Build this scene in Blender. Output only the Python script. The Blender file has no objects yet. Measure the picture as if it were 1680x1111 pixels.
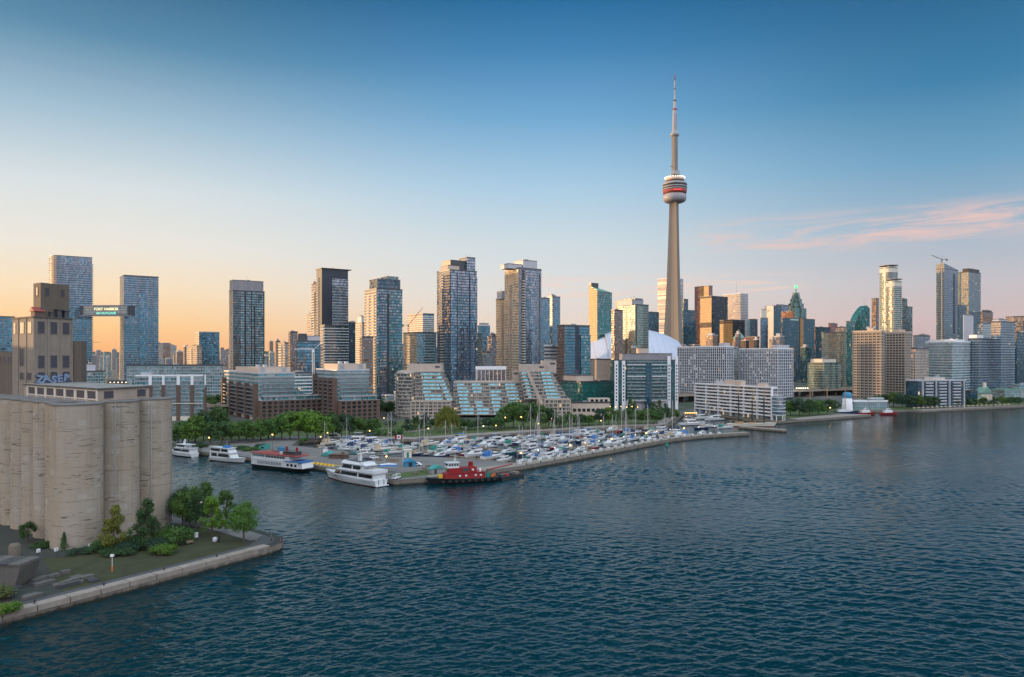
import bpy, math, random
from mathutils import Vector, Matrix
R = math.radians
random.seed(7)
S = bpy.context.scene
COL = S.collection
# ---------------------------------------------------------------- camera
F, CX, VH, H = 1200.0, 840.0, 583.0, 51.0        # focal length / optical centre of the photo in px, eye height in m
cam = bpy.data.cameras.new("camera"); camo = bpy.data.objects.new("camera", cam); COL.objects.link(camo)
camo.location = (0, 0, H); camo.rotation_euler = (R(90), 0, 0)
cam.sensor_width = 36; cam.lens = F / 1680 * 36; cam.shift_y = 27.5 / 1680
cam.clip_start = 1; cam.clip_end = 90000
S.camera = camo
S.view_settings.view_transform = 'Standard'; S.view_settings.look = 'None'
S.view_settings.exposure = 0; S.view_settings.gamma = 1
try: S.view_settings.use_curve_mapping = False
except Exception: pass
S.cycles.use_denoising = True
S.cycles.max_bounces = 6; S.cycles.glossy_bounces = 4; S.cycles.diffuse_bounces = 3
S.cycles.transmission_bounces = 4; S.cycles.caustics_reflective = False; S.cycles.caustics_refractive = False
S.cycles.sample_clamp_indirect = 2.5; S.cycles.sample_clamp_direct = 3.0
SUN_AZ, SUN_EL = -76.0, 3.6                       # degrees from the view axis (minus = to the left), degrees up

def lin(c):
    return tuple(((x / 255) / 12.92 if x / 255 <= 0.04045 else ((x / 255 + 0.055) / 1.055) ** 2.4) for x in c) + (1,)

class NT:
    """short hand for node trees"""
    def __init__(s, tree): s.t = tree; s.n = tree.nodes; s.l = tree.links
    def node(s, typ, **kw):
        n = s.n.new(typ)
        for k, v in kw.items(): setattr(n, k, v)
        return n
    def put(s, sock, val):
        if val is None: return
        if hasattr(val, 'is_linked') or isinstance(val, bpy.types.NodeSocket): s.l.new(val, sock)
        else:
            if isinstance(val, (tuple, list)) and len(val) == 3 and sock.type == 'RGBA': val = tuple(val) + (1,)
            sock.default_value = val
    def m(s, op, a, b=None, c=None, clamp=False):
        n = s.node('ShaderNodeMath', operation=op, use_clamp=clamp)
        s.put(n.inputs[0], a); s.put(n.inputs[1], b); s.put(n.inputs[2], c)
        return n.outputs[0]
    def vm(s, op, a, b=None):
        n = s.node('ShaderNodeVectorMath', operation=op)
        s.put(n.inputs[0], a); s.put(n.inputs[1], b)
        return n.outputs[0]
    def vscale(s, a, k):
        n = s.node('ShaderNodeVectorMath', operation='SCALE'); s.put(n.inputs[0], a); s.put(n.inputs[3], k)
        return n.outputs[0]
    def mix(s, f, a, b, blend='MIX'):
        n = s.node('ShaderNodeMix', data_type='RGBA', blend_type=blend, clamp_factor=True)
        s.put(n.inputs[0], f); s.put(n.inputs[6], a); s.put(n.inputs[7], b)
        return n.outputs[2]
    def mixf(s, f, a, b):
        n = s.node('ShaderNodeMix', data_type='FLOAT'); s.put(n.inputs[0], f); s.put(n.inputs[2], a); s.put(n.inputs[3], b)
        return n.outputs[0]
    def rng(s, v, a, b, c=0.0, d=1.0, smooth=False):
        n = s.node('ShaderNodeMapRange', interpolation_type='SMOOTHSTEP' if smooth else 'LINEAR', clamp=True)
        for i, x in enumerate((v, a, b, c, d)): s.put(n.inputs[i], x)
        return n.outputs[0]
    def ramp(s, fac, stops, interp='LINEAR'):
        n = s.node('ShaderNodeValToRGB'); e = n.color_ramp; e.interpolation = interp
        while len(e.elements) < len(stops): e.elements.new(0.5)
        for el, (p, c) in zip(e.elements, stops): el.position = p; el.color = c if len(c) == 4 else tuple(c) + (1,)
        s.put(n.inputs[0], fac); return n.outputs[0]
    def noise(s, vec, scale, detail=4, rough=0.55, dist=0.0):
        n = s.node('ShaderNodeTexNoise'); s.put(n.inputs['Vector'], vec)
        s.put(n.inputs['Scale'], scale); s.put(n.inputs['Detail'], detail); s.put(n.inputs['Roughness'], rough); s.put(n.inputs['Distortion'], dist)
        return n.outputs['Fac']
    def comb(s, x=0.0, y=0.0, z=0.0):
        n = s.node('ShaderNodeCombineXYZ'); s.put(n.inputs[0], x); s.put(n.inputs[1], y); s.put(n.inputs[2], z); return n.outputs[0]
    def sep(s, v):
        n = s.node('ShaderNodeSeparateXYZ'); s.put(n.inputs[0], v); return n.outputs

# ---------------------------------------------------------------- sky
W = bpy.data.worlds.new("World"); S.world = W; W.use_nodes = True
w = NT(W.node_tree); w.n.clear()
tc = w.node('ShaderNodeTexCoord').outputs['Generated']
dx, dy, dz = w.sep(tc)
el = w.m('MULTIPLY', w.m('ARCSINE', dz), 180 / math.pi)                 # elevation, degrees
az = w.m('MULTIPLY', w.m('ARCTAN2', dx, dy), 180 / math.pi)             # azimuth from the view axis, right positive
t = w.m('DIVIDE', el, 90.0, clamp=True)
def sky_ramp(stops): return w.ramp(t, [(e / 90, lin(c) if max(c) > 3 else c) for e, c in stops])
glow = sky_ramp([(0, (2.9, 1.15, .36)), (4, (2.6, 1.3, .5)), (9, (1.7, 1.15, .72)), (16, (1.25, 1.08, .98)), (28, (1.15, 1.2, 1.3)), (50, (1.1, 1.3, 1.5)), (90, (1.2, 1.55, 1.8))])
left = sky_ramp([(0, (252, 176, 112)), (2, (254, 204, 140)), (4.5, (248, 223, 188)), (7.5, (234, 229, 219)), (11.5, (214, 223, 226)), (16, (162, 191, 210)), (21, (86, 138, 170)), (26, (36, 94, 132)), (34, (30, 92, 128)), (52, (28, 84, 114)), (66, (.7, 1.1, 1.35)), (90, (1.2, 1.55, 1.8))])
cent = sky_ramp([(0, (238, 204, 182)), (2.5, (233, 216, 203)), (5, (223, 222, 220)), (8.5, (207, 219, 225)), (13, (168, 203, 227)), (18, (112, 168, 209)), (22.5, (66, 132, 182)), (26, (32, 106, 156)), (34, (30, 96, 136)), (52, (28, 84, 116)), (66, (.7, 1.1, 1.35)), (90, (1.2, 1.55, 1.8))])
rght = sky_ramp([(0, (202, 172, 172)), (2.5, (208, 186, 186)), (5, (196, 192, 198)), (8.5, (160, 183, 202)), (13, (108, 160, 194)), (18, (58, 126, 168)), (26, (18, 84, 128)), (34, (30, 92, 128)), (52, (28, 84, 114)), (66, (.7, 1.1, 1.35)), (90, (1.2, 1.55, 1.8))])
back = sky_ramp([(0, (.10, .36, .50)), (2, (.18, .44, .62)), (4.5, (.42, .52, .74)), (8, (.85, .78, .95)), (15, (1.65, 1.55, 1.62)), (28, (1.9, 1.97, 2.15)), (50, (1.5, 1.75, 2.0)), (90, (1.2, 1.55, 1.8))])
c = w.mix(w.rng(az, -80, -42, smooth=True), glow, left)
c = w.mix(w.rng(az, -30, 4, smooth=True), c, cent)
c = w.mix(w.rng(az, 2, 34, smooth=True), c, rght)
c = w.mix(w.rng(az, 40, 105, smooth=True), c, back)
c = w.mix(w.rng(az, -110, -160, smooth=True), c, back)
# thin evening cloud, drawn out along the horizon
def cloud(scale_az, scale_el, az0, az1, el0, el1, slope, lo, hi, seed):
    e2 = w.m('SUBTRACT', el, w.m('MULTIPLY', az, slope))
    v = w.comb(w.m('MULTIPLY', az, scale_az), w.m('MULTIPLY', e2, scale_el), seed)
    d = w.rng(w.noise(v, 1.0, 7, 0.6, 0.7), lo, hi, smooth=True)
    wa = w.m('MULTIPLY', w.rng(az, az0, az0 + 7, smooth=True), w.rng(az, az1, az1 - 5, smooth=True))
    hw = (el1 - el0) * 0.5
    we = w.m('MULTIPLY', w.rng(e2, el0, el0 + hw, smooth=True), w.rng(e2, el1, el1 - hw, smooth=True))
    return w.m('MULTIPLY', d, w.m('MULTIPLY', wa, we))
c1 = cloud(0.14, 1.25, 12, 60, 6.6, 10.4, 0.012, 0.36, 0.66, 3.3)
c2 = cloud(0.12, 1.6, -4, 24, 3.6, 6.6, 0.0, 0.42, 0.70, 8.1)
c3 = cloud(0.1, 0.8, -80, -18, 1.5, 7.0, 0.0, 0.45, 0.8, 5.7)
c = w.mix(w.m('MULTIPLY', c1, 0.95), c, lin((238, 198, 188)))
c = w.mix(w.m('MULTIPLY', c2, 0.7), c, lin((248, 208, 190)))
c = w.mix(w.m('MULTIPLY', c3, 0.35), c, lin((255, 214, 160)))
bg = w.node('ShaderNodeBackground'); w.put(bg.inputs[0], c); bg.inputs[1].default_value = 1.0
sk = w.node('ShaderNodeTexSky', sky_type='NISHITA', sun_disc=False)
sk.sun_elevation = R(SUN_EL); sk.sun_rotation = R(SUN_AZ % 360); sk.altitude = 80; sk.dust_density = 2
bn = w.node('ShaderNodeBackground'); w.put(bn.inputs[0], sk.outputs[0]); bn.inputs[1].default_value = 0.008
add = w.node('ShaderNodeAddShader'); w.l.new(bg.outputs[0], add.inputs[0]); w.l.new(bn.outputs[0], add.inputs[1])
out = w.node('ShaderNodeOutputWorld'); w.l.new(add.outputs[0], out.inputs[0])
# ---------------------------------------------------------------- sun, low on the left
sl = bpy.data.lights.new("sun", 'SUN'); sl.energy = 5.0; sl.angle = R(0.5); sl.color = (1.0, 0.62, 0.30)
so = bpy.data.objects.new("sun", sl); COL.objects.link(so)
sd = Vector((math.sin(R(SUN_AZ)) * math.cos(R(SUN_EL)), math.cos(R(SUN_AZ)) * math.cos(R(SUN_EL)), math.sin(R(SUN_EL))))
so.rotation_euler = sd.to_track_quat('Z', 'Y').to_euler(); so.location = sd * 3000

# ---------------------------------------------------------------- helpers
def X(u, Y): return (u - CX) / F * Y
def Z(v, Y): return H - (v - VH) / F * Y
def G(u, v, z=2.0):
    Y = (H - z) * F / (v - VH); return X(u, Y), Y

class MB:
    """collects faces, then links them as one mesh object"""
    def __init__(s): s.v = []; s.f = []; s.uv = []; s.mi = []; s.sm = []
    def face(s, pts, m=0, uv=None, smooth=False):
        b = len(s.v); s.v += [tuple(p) for p in pts]; s.f.append(tuple(range(b, b + len(pts))))
        s.uv.append(uv or [(p[0], p[1]) for p in pts]); s.mi.append(m); s.sm.append(smooth)
    def box(s, x0, x1, y0, y1, z0, z1, m=0, mt=None, top=True, bottom=True):
        mt = m if mt is None else mt
        P = [(x0, y0), (x1, y0), (x1, y1), (x0, y1)]; a = 0
        for i in range(4):
            p, q = P[i], P[(i + 1) % 4]; d = math.dist(p, q)
            s.face([(p[0], p[1], z0), (q[0], q[1], z0), (q[0], q[1], z1), (p[0], p[1], z1)], m, [(a, z0), (a + d, z0), (a + d, z1), (a, z1)]); a += d
        if top: s.face([(x0, y0, z1), (x1, y0, z1), (x1, y1, z1), (x0, y1, z1)], mt)
        if bottom: s.face([(x0, y1, z0), (x1, y1, z0), (x1, y0, z0), (x0, y0, z0)], mt)
        return s
    def prism(s, poly, z0, z1, m=0, mt=None, top=True, bottom=False, ztop=None, smooth=False):
        mt = m if mt is None else mt; n = len(poly); a = 0
        zt = ztop or [z1] * n
        if smooth:
            b = len(s.v)
            for i, p in enumerate(poly): s.v += [(p[0], p[1], z0), (p[0], p[1], zt[i])]
        for i in range(n):
            j = (i + 1) % n; p, q = poly[i], poly[j]; d = math.dist(p, q)
            uv = [(a, z0), (a + d, z0), (a + d, zt[j]), (a, zt[i])]; a += d
            if smooth:
                s.f.append((b + 2 * i, b + 2 * j, b + 2 * j + 1, b + 2 * i + 1)); s.uv.append(uv); s.mi.append(m); s.sm.append(True)
            else: s.face([(p[0], p[1], z0), (q[0], q[1], z0), (q[0], q[1], zt[j]), (p[0], p[1], zt[i])], m, uv)
        if top: s.face([(p[0], p[1], zt[i]) for i, p in enumerate(poly)], mt)
        if bottom: s.face([(p[0], p[1], z0) for p in reversed(poly)], mt)
        return s
    def loft(s, rings, m=0, closed=True, smooth=True, cap0=False, cap1=False):
        b = len(s.v); n = len(rings[0])
        for r in rings: s.v += [tuple(p) for p in r]
        for i in range(len(rings) - 1):
            for j in range(n if closed else n - 1):
                k = (j + 1) % n
                s.f.append((b + i * n + j, b + i * n + k, b + (i + 1) * n + k, b + (i + 1) * n + j))
                s.uv.append([(j, i), (j + 1, i), (j + 1, i + 1), (j, i + 1)]); s.mi.append(m); s.sm.append(smooth)
        if cap0: s.face(list(reversed(rings[0])), m)
        if cap1: s.face(rings[-1], m)
        return s
    def lathe(s, prof, n=24, cx=0, cy=0, m=0, smooth=True, cap1=True):
        rings = [[(cx + r * math.cos(2 * math.pi * k / n), cy + r * math.sin(2 * math.pi * k / n), z) for k in range(n)] for r, z in prof]
        return s.loft(rings, m, True, smooth, False, cap1)
    def tube(s, p, q, r0, r1=None, n=6, m=0):
        r1 = r0 if r1 is None else r1
        p, q = Vector(p), Vector(q); d = (q - p).normalized()
        a = d.cross(Vector((0, 0, 1)) if abs(d.z) < 0.9 else Vector((1, 0, 0))).normalized(); b2 = d.cross(a)
        ring = lambda c, r: [tuple(c + r * (math.cos(2 * math.pi * k / n) * a + math.sin(2 * math.pi * k / n) * b2)) for k in range(n)]
        return s.loft([ring(p, r0), ring(q, r1)], m, True, True, True, True)
    def ball(s, c, r, m=0, n=8, sz=1.0):
        rings = []
        for i in range(1, n):
            th = math.pi * i / n
            rings.append([(c[0] + r * math.sin(th) * math.cos(2 * math.pi * k / n), c[1] + r * math.sin(th) * math.sin(2 * math.pi * k / n), c[2] - sz * r * math.cos(th)) for k in range(n)])
        return s.loft(rings, m, True, True, True, True)
    def side(s, prof, y0, y1, m=0, inset=0.0):
        """a side profile of (x, z) points drawn out across y; inset narrows its upper points"""
        zs = [p[1] for p in prof]; lo, hi = min(zs), max(zs); n = len(prof)
        k = [inset * (p[1] - lo) / (hi - lo + 1e-9) for p in prof]
        A = [(p[0], y0 + k[i], p[1]) for i, p in enumerate(prof)]; B = [(p[0], y1 - k[i], p[1]) for i, p in enumerate(prof)]
        s.face(A, m, [(p[0], p[1]) for p in prof]); s.face(list(reversed(B)), m, [(p[0], p[1]) for p in reversed(prof)])
        for i in range(n):
            j = (i + 1) % n; s.face([A[j], A[i], B[i], B[j]], m)
        return s
    def mesh(s, name, mats):
        me = bpy.data.meshes.new(name); me.from_pydata(s.v, [], s.f)
        for mt in (mats if isinstance(mats, (list, tuple)) else [mats]): me.materials.append(mt)
        uvl = me.uv_layers.new(name="UVMap"); flat = []
        for u in s.uv:
            for p in u: flat += [p[0], p[1]]
        uvl.data.foreach_set("uv", flat)
        me.polygons.foreach_set("material_index", s.mi); me.polygons.foreach_set("use_smooth", s.sm)
        me.update(); return me
    def build(s, name, mats, parent=None, loc=(0, 0, 0), rz=0.0, **tags):
        return link(name, s.mesh(name, mats), parent, loc, rz, **tags)

def link(name, me, parent=None, loc=(0, 0, 0), rz=0.0, label=None, cat=None, group=None, kind=None):
    o = bpy.data.objects.new(name, me); COL.objects.link(o)
    o.location = loc; o.rotation_euler = (0, 0, rz)
    if parent: o.parent = parent
    return tag(o, label, cat, group, kind)
def tag(o, label=None, cat=None, group=None, kind=None):
    if label: o['label'] = label
    if cat: o['category'] = cat
    if group: o['group'] = group
    if kind: o['kind'] = kind
    return o
def empty(name, loc, rz=0.0, label=None, cat=None, group=None):
    o = link(name, None, None, loc, rz, label, cat, group); o.empty_display_size = 0.5; return o
def dup(root, loc, rz=0.0, label=None, group=None, scale=None, mats=None):
    """copy a thing with its parts and sub-parts (mesh data shared)"""
    def cp(o, parent):
        c_ = o.copy(); COL.objects.link(c_)
        if parent: c_.parent = parent
        for ch in KIDS.get(o.name, ()): cp(ch, c_)
        return c_
    def index(o):
        KIDS[o.name] = [ch for ch in COL.objects if ch.parent == o]
        for ch in KIDS[o.name]: index(ch)
    if root.name not in KIDS: index(root)
    r = cp(root, None); r.location = loc; r.rotation_euler = (0, 0, rz)
    if scale: r.scale = scale if isinstance(scale, (tuple, list)) else (scale,) * 3
    if label: r['label'] = label
    if group: r['group'] = group
    return r
KIDS = {}
ORD = ['', 'first', 'second', 'third', 'fourth', 'fifth', 'sixth', 'seventh', 'eighth', 'ninth', 'tenth', 'eleventh', 'twelfth', 'thirteenth', 'fourteenth', 'fifteenth', 'sixteenth', 'seventeenth', 'eighteenth', 'nineteenth', 'twentieth']
ORD += ['twenty-' + ORD[i] for i in range(1, 10)] + ['thirtieth'] + ['thirty-' + ORD[i] for i in range(1, 10)]
def text_mesh(txt, size, depth, mat, bold=0.0):
    cu = bpy.data.curves.new('lettering', 'FONT'); cu.body = txt; cu.size = size; cu.extrude = depth; cu.align_x = 'CENTER'; cu.offset = bold
    o = bpy.data.objects.new('lettering', cu); COL.objects.link(o)
    bpy.context.view_layer.update()
    me = bpy.data.meshes.new_from_object(o.evaluated_get(bpy.context.evaluated_depsgraph_get()))
    bpy.data.objects.remove(o); bpy.data.curves.remove(cu)
    me.materials.clear(); me.materials.append(mat); me.name = 'lettering'
    return me
# ---------------------------------------------------------------- materials
def mat(name):
    m = bpy.data.materials.new(name); m.use_nodes = True
    nt = NT(m.node_tree); b = nt.n['Principled BSDF']; return m, nt, b
def plain(name, col, rough=0.7, var=0.25, scale=0.6, metal=0.0, spec=None, streak=0.0, bump=0.0, ior=None):
    """a surface with uneven tone: broad blotches, fine grain and optional vertical streaks"""
    m, n, b = mat(name)
    g = n.node('ShaderNodeNewGeometry').outputs['Position']
    f = n.noise(g, scale, 5, 0.6)
    f2 = n.noise(g, scale * 9, 3, 0.6)
    k = n.m('ADD', n.m('MULTIPLY', f, 0.65), n.m('MULTIPLY', f2, 0.35))
    if streak:
        sv = n.vm('MULTIPLY', g, (1.3, 1.3, 0.06)); k = n.mixf(streak, k, n.noise(sv, 1.0, 4, 0.6))
    k = n.rng(k, 0.28, 0.72, 1 - var, 1 + var)
    n.put(b.inputs['Base Color'], n.mix(1.0, tuple(col) + (1,), n.comb(k, k, k), 'MULTIPLY'))
    b.inputs['Roughness'].default_value = rough; b.inputs['Metallic'].default_value = metal
    if ior: b.inputs['IOR'].default_value = ior
    if bump:
        bn = n.node('ShaderNodeBump'); bn.inputs['Strength'].default_value = bump; bn.inputs['Distance'].default_value = 0.3
        n.put(bn.inputs['Height'], f2); n.l.new(bn.outputs[0], b.inputs['Normal'])
    return m
def emit(name, col, strength):
    m, n, b = mat(name); b.inputs['Base Color'].default_value = tuple(col) + (1,)
    b.inputs['Emission Color'].default_value = tuple(col) + (1,); b.inputs['Emission Strength'].default_value = strength; return m
def facade(name, glass, frame, cw=1.5, fh=3.0, mull=0.1, band=0.2, bandcol=None, var=0.5, lit=0.0006, tilt=0.055, ior=3.4, strip=0.0, stripk=0.55, stripcol=None, rough=0.07, blind=0.07):
    """window wall in metres of UV: panes differ in tint, tilt and blinds; mullions and floor bands are matt"""
    m, n, b = mat(name)
    uv = n.node('ShaderNodeTexCoord').outputs['UV']; u, v, _ = n.sep(uv)
    oi = n.node('ShaderNodeObjectInfo').outputs['Random']
    cu = n.m('DIVIDE', u, cw); cv = n.m('DIVIDE', v, fh)
    fu = n.m('FRACT', cu); fv = n.m('FRACT', cv); iu = n.m('FLOOR', cu); iv = n.m('FLOOR', cv)
    wn = n.node('ShaderNodeTexWhiteNoise', noise_dimensions='3D'); n.put(wn.inputs['Vector'], n.comb(iu, iv, n.m('MULTIPLY', oi, 91.0)))
    r, g, bl = n.sep(wn.outputs['Color'])
    # neighbouring panes belong to one flat: slower noise on top of the per-pane one
    slow = n.noise(n.comb(n.m('MULTIPLY', iu, 0.23), n.m('MULTIPLY', iv, 0.31), n.m('MULTIPLY', oi, 57.0)), 1.0, 2, 0.6)
    k = n.m('ADD', n.m('MULTIPLY', wn.outputs['Value'], 0.6), n.m('MULTIPLY', slow, 0.7))
    k = n.rng(k, 0.15, 1.1, 1 - var, 1 + var * 1.3)
    gc = n.mix(1.0, tuple(glass) + (1,), n.comb(k, k, k), 'MULTIPLY')
    gc = n.mix(n.m('LESS_THAN', g, blind), gc, (0.30, 0.29, 0.27, 1))            # drawn blinds
    if strip:
        sn = n.node('ShaderNodeTexWhiteNoise', noise_dimensions='2D'); n.put(sn.inputs['Vector'], n.comb(n.m('FLOOR', n.m('DIVIDE', u, strip)), n.m('MULTIPLY', oi, 33.0), 0.0))
        sm = n.m('LESS_THAN', sn.outputs['Value'], 0.4)
        gc = n.mix(sm, gc, stripcol + (1,) if stripcol else n.mix(1.0, gc, (stripk,) * 3 + (1,), 'MULTIPLY'))
    mm = n.m('LESS_THAN', fu, mull); mb = n.m('LESS_THAN', fv, band)
    mask = n.m('MAXIMUM', mm, mb)
    wear = n.rng(n.noise(n.comb(n.m('MULTIPLY', u, 0.15), n.m('MULTIPLY', v, 0.03), oi), 1.0, 4), 0.3, 0.7, 0.8, 1.2)
    fc = n.mix(mb, tuple(frame) + (1,), tuple(bandcol or frame) + (1,))
    fc = n.mix(1.0, fc, n.comb(wear, wear, wear), 'MULTIPLY')
    n.put(b.inputs['Base Color'], n.mix(mask, gc, fc))
    n.put(b.inputs['Roughness'], n.mixf(mask, rough, 0.55)); n.put(b.inputs['IOR'], n.mixf(mask, ior, 1.4))
    nm = n.node('ShaderNodeNewGeometry').outputs['Normal']
    off = n.vscale(n.vm('SUBTRACT', wn.outputs['Color'], (0.5, 0.5, 0.5)), n.m('MULTIPLY', n.m('SUBTRACT', 1.0, mask), tilt))
    wv = n.node('ShaderNodeTexNoise'); n.put(wv.inputs['Vector'], n.comb(n.m('MULTIPLY', iu, .19), n.m('MULTIPLY', iv, .12), n.m('MULTIPLY', oi, 77.0))); wv.inputs['Detail'].default_value = 2
    off = n.vm('ADD', off, n.vscale(n.vm('SUBTRACT', wv.outputs['Color'], (0.5, 0.5, 0.5)), n.m('MULTIPLY', n.m('SUBTRACT', 1.0, mask), tilt * 4.5)))
    n.put(b.inputs['Normal'], n.vm('NORMALIZE', n.vm('ADD', nm, off)))
    if lit:
        on = n.m('MULTIPLY', n.m('LESS_THAN', bl, lit), n.m('SUBTRACT', 1.0, mask))
        b.inputs['Emission Color'].default_value = (1.0, 0.66, 0.33, 1); n.put(b.inputs['Emission Strength'], n.m('MULTIPLY', on, 0.9))
    return m
M = {}
M['conc'] = plain('concrete', (.345, .285, .235), .85, .3, .25, streak=.4)
M['conc_pale'] = plain('pale_concrete', (.50, .46, .42), .8, .18, .2)
M['conc_dark'] = plain('dark_concrete', (.10, .095, .09), .85, .35, .4, streak=.4)
M['beige'] = plain('beige_render', (.52, .42, .35), .8, .14, .2, streak=.3)
M['white'] = plain('white_panel', (.72, .73, .76), .5, .12, .2, streak=.3)
M['cream'] = plain('cream_panel', (.62, .57, .49), .6, .14, .2)
M['grey'] = plain('grey_metal_panel', (.30, .31, .34), .45, .15, .2)
M['lgrey'] = plain('light_grey_panel', (.45, .45, .49), .5, .12, .2)
M['dgrey'] = plain('charcoal_panel', (.055, .06, .07), .4, .25, .2)
M['black'] = plain('black_metal', (.02, .022, .026), .4, .3, .3)
M['navy'] = plain('navy_panel', (.022, .036, .06), .35, .2, .2)
M['brick'] = plain('red_brick', (.118, .074, .059), .85, .3, .5)
M['bbrick'] = plain('brown_brick', (.14, .088, .068), .85, .25, .5)
M['roofing'] = plain('roof_membrane', (.22, .21, .20), .85, .3, .15)
M['roofpale'] = plain('pale_roof', (.42, .42, .43), .8, .25, .15)
M['copper'] = plain('green_copper', (.16, .30, .25), .6, .25, .3)
M['steel'] = plain('steel', (.42, .42, .43), .35, .15, 1.0, metal=.6)
M['alu'] = plain('mast_alloy', (.55, .53, .50), .35, .1, 1.0, metal=.3)
M['wood'] = plain('weathered_wood', (.22, .17, .125), .85, .35, 1.2)
M['spar'] = plain('varnished_spar', (.34, .22, .12), .6, .25, 1.2)
M['gel'] = plain('white_gelcoat', (.62, .64, .66), .22, .06, 1.0)
M['gel2'] = plain('cream_gelcoat', (.66, .62, .54), .25, .06, 1.0)
M['navyhull'] = plain('navy_hull', (.018, .035, .09), .2, .1, 1.0)
M['tealhull'] = plain('teal_hull', (.03, .16, .17), .25, .1, 1.0)
M['redhull'] = plain('red_paint', (.26, .011, .013), .4, .2, .9)
M['redroof'] = plain('red_deck', (.30, .06, .05), .7, .25, .7)
M['blkhull'] = plain('black_hull', (.018, .02, .022), .45, .4, .8)
M['bluecv'] = plain('blue_canvas', (.03, .13, .36), .8, .25, 1.0)
M['navycv'] = plain('navy_canvas', (.015, .03, .09), .8, .25, 1.0)
M['greencv'] = plain('green_canvas', (.02, .18, .14), .8, .25, 1.0)
M['tancv'] = plain('tan_canvas', (.44, .34, .23), .8, .25, 1.0)
M['greycv'] = plain('grey_canvas', (.28, .29, .31), .8, .25, 1.0)
M['yellow'] = plain('yellow_paint', (.70, .42, .03), .6, .2, 1.0)
M['orange'] = plain('orange_paint', (.62, .17, .03), .6, .2, 1.0)
M['tealroof'] = plain('teal_roof', (.05, .27, .26), .6, .25, .8)
M['bluepaint'] = plain('blue_paint', (.03, .20, .36), .5, .2, .8)
M['tile'] = plain('rubber', (.015, .015, .016), .8, .2, 1.0)
def glassmat(name, col, rough=.06, ior=1.9):
    m, n, b = mat(name); g = n.node('ShaderNodeNewGeometry').outputs['Position']
    k = n.rng(n.noise(g, .9, 3), .3, .7, .4, 1.5)
    n.put(b.inputs['Base Color'], n.mix(1.0, tuple(col) + (1,), n.comb(k, k, k), 'MULTIPLY'))
    b.inputs['Roughness'].default_value = rough; b.inputs['IOR'].default_value = ior; return m
M['glass'] = glassmat('dark_window_glass', (.018, .026, .034))
M['boatglass'] = glassmat('boat_window_glass', (.012, .016, .02), .05, 1.7)
M['cyanglass'] = glassmat('greenhouse_glass', (.06, .30, .36), .1, 2.2)
M['balcglass'] = glassmat('balcony_glass', (.10, .17, .18), .1, 2.0)
M['louvre'] = plain('window_louvre', (.05, .052, .068), .6, .25, .8)
M['lampwarm'] = emit('lit_lamp', (1.0, .55, .16), 14.0)
M['lampwhite'] = emit('lit_white_lamp', (1.0, .86, .62), 10.0)
M['redlit'] = emit('lit_red_sign', (1.0, .06, .05), .5)
M['greenlit'] = emit('lit_green_beacon', (.08, 1.0, .25), 1.2)
M['letter'] = emit('lit_letters', (.95, .82, .42), 1.0)
M['letterteal'] = emit('lit_teal_letters', (.22, .85, .62), .8)
# window walls
FA = {}
FA['blue'] = facade('blue_window_wall', (.02, .12, .20), (.04, .075, .10), 1.6, 3.0, .10, .20, var=.5, strip=7.0, blind=.03, tilt=.035)
FA['bluelav'] = facade('grey_blue_window_wall', (.07, .13, .20), (.03, .038, .055), 1.5, 3.0, .10, .24, var=.7, strip=6.0)
FA['steelblue'] = facade('steel_blue_window_wall', (.035, .13, .21), (.03, .05, .075), 1.6, 2.9, .10, .24, var=.5, strip=5.0, lit=.0012, blind=.03, tilt=.03)
FA['teal'] = facade('teal_window_wall', (.015, .11, .13), (.035, .075, .085), 1.7, 3.0, .09, .22, var=.6, strip=8.0)
FA['green'] = facade('green_curtain_wall', (.012, .105, .09), (.02, .07, .065), 1.5, 3.8, .08, .16, tilt=.035, ior=2.6, var=.5, lit=.0012)
FA['emerald'] = facade('emerald_office_glass', (.008, .13, .115), (.015, .07, .065), 1.8, 3.8, .05, .22, bandcol=(.015, .075, .07), var=.35, lit=.0, blind=.0)
FA['dark'] = facade('black_office_wall', (.012, .018, .026), (.02, .022, .026), 1.5, 3.8, .25, .3, var=.6, lit=.0009, tilt=.02, ior=1.8, blind=.02)
FA['navy'] = facade('navy_office_glass', (.010, .05, .08), (.015, .045, .065), 1.6, 3.8, .12, .22, var=.6, lit=.0009, blind=.02, tilt=.03, ior=2.2)
FA['redgranite'] = facade('red_granite_wall', (.05, .022, .02), (.24, .085, .06), 1.6, 3.8, .42, .38, var=.5, lit=.0006, blind=.02)
FA['whitegrid'] = facade('white_stone_tower_wall', (.05, .06, .08), (.40, .37, .37), 1.6, 3.9, .30, .52, var=.5, lit=.0, blind=.05)
FA['whitestripe'] = facade('white_banded_wall', (.03, .04, .05), (.44, .42, .42), 60, 3.6, .0, .58, var=.4, lit=.0, blind=.0)
FA['beigeapt'] = facade('beige_apartment_wall', (.07, .055, .05), (.44, .34, .26), 3.4, 2.9, .46, .36, var=.6, lit=.0012)
FA['beigesmall'] = facade('tan_apartment_wall', (.07, .06, .055), (.40, .32, .26), 2.6, 2.9, .4, .34, var=.6, lit=.0009)
FA['darkgrid'] = facade('dark_framed_window_wall', (.16, .27, .32), (.035, .04, .048), 2.1, 3.0, .15, .22, var=.75, strip=9.0, stripk=.35, ior=2.2)
FA['resteal'] = facade('teal_residential_wall', (.03, .14, .17), (.28, .30, .31), 2.0, 2.9, .12, .30, var=.7, lit=.0018)
FA['resgrey'] = facade('grey_residential_wall', (.06, .14, .16), (.26, .29, .29), 2.2, 2.9, .16, .3, var=.7, lit=.0015)
FA['brickwin'] = facade('brick_window_wall', (.05, .06, .065), (.235, .10, .07), 2.8, 2.9, .48, .4, var=.6, lit=.0018)
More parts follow.
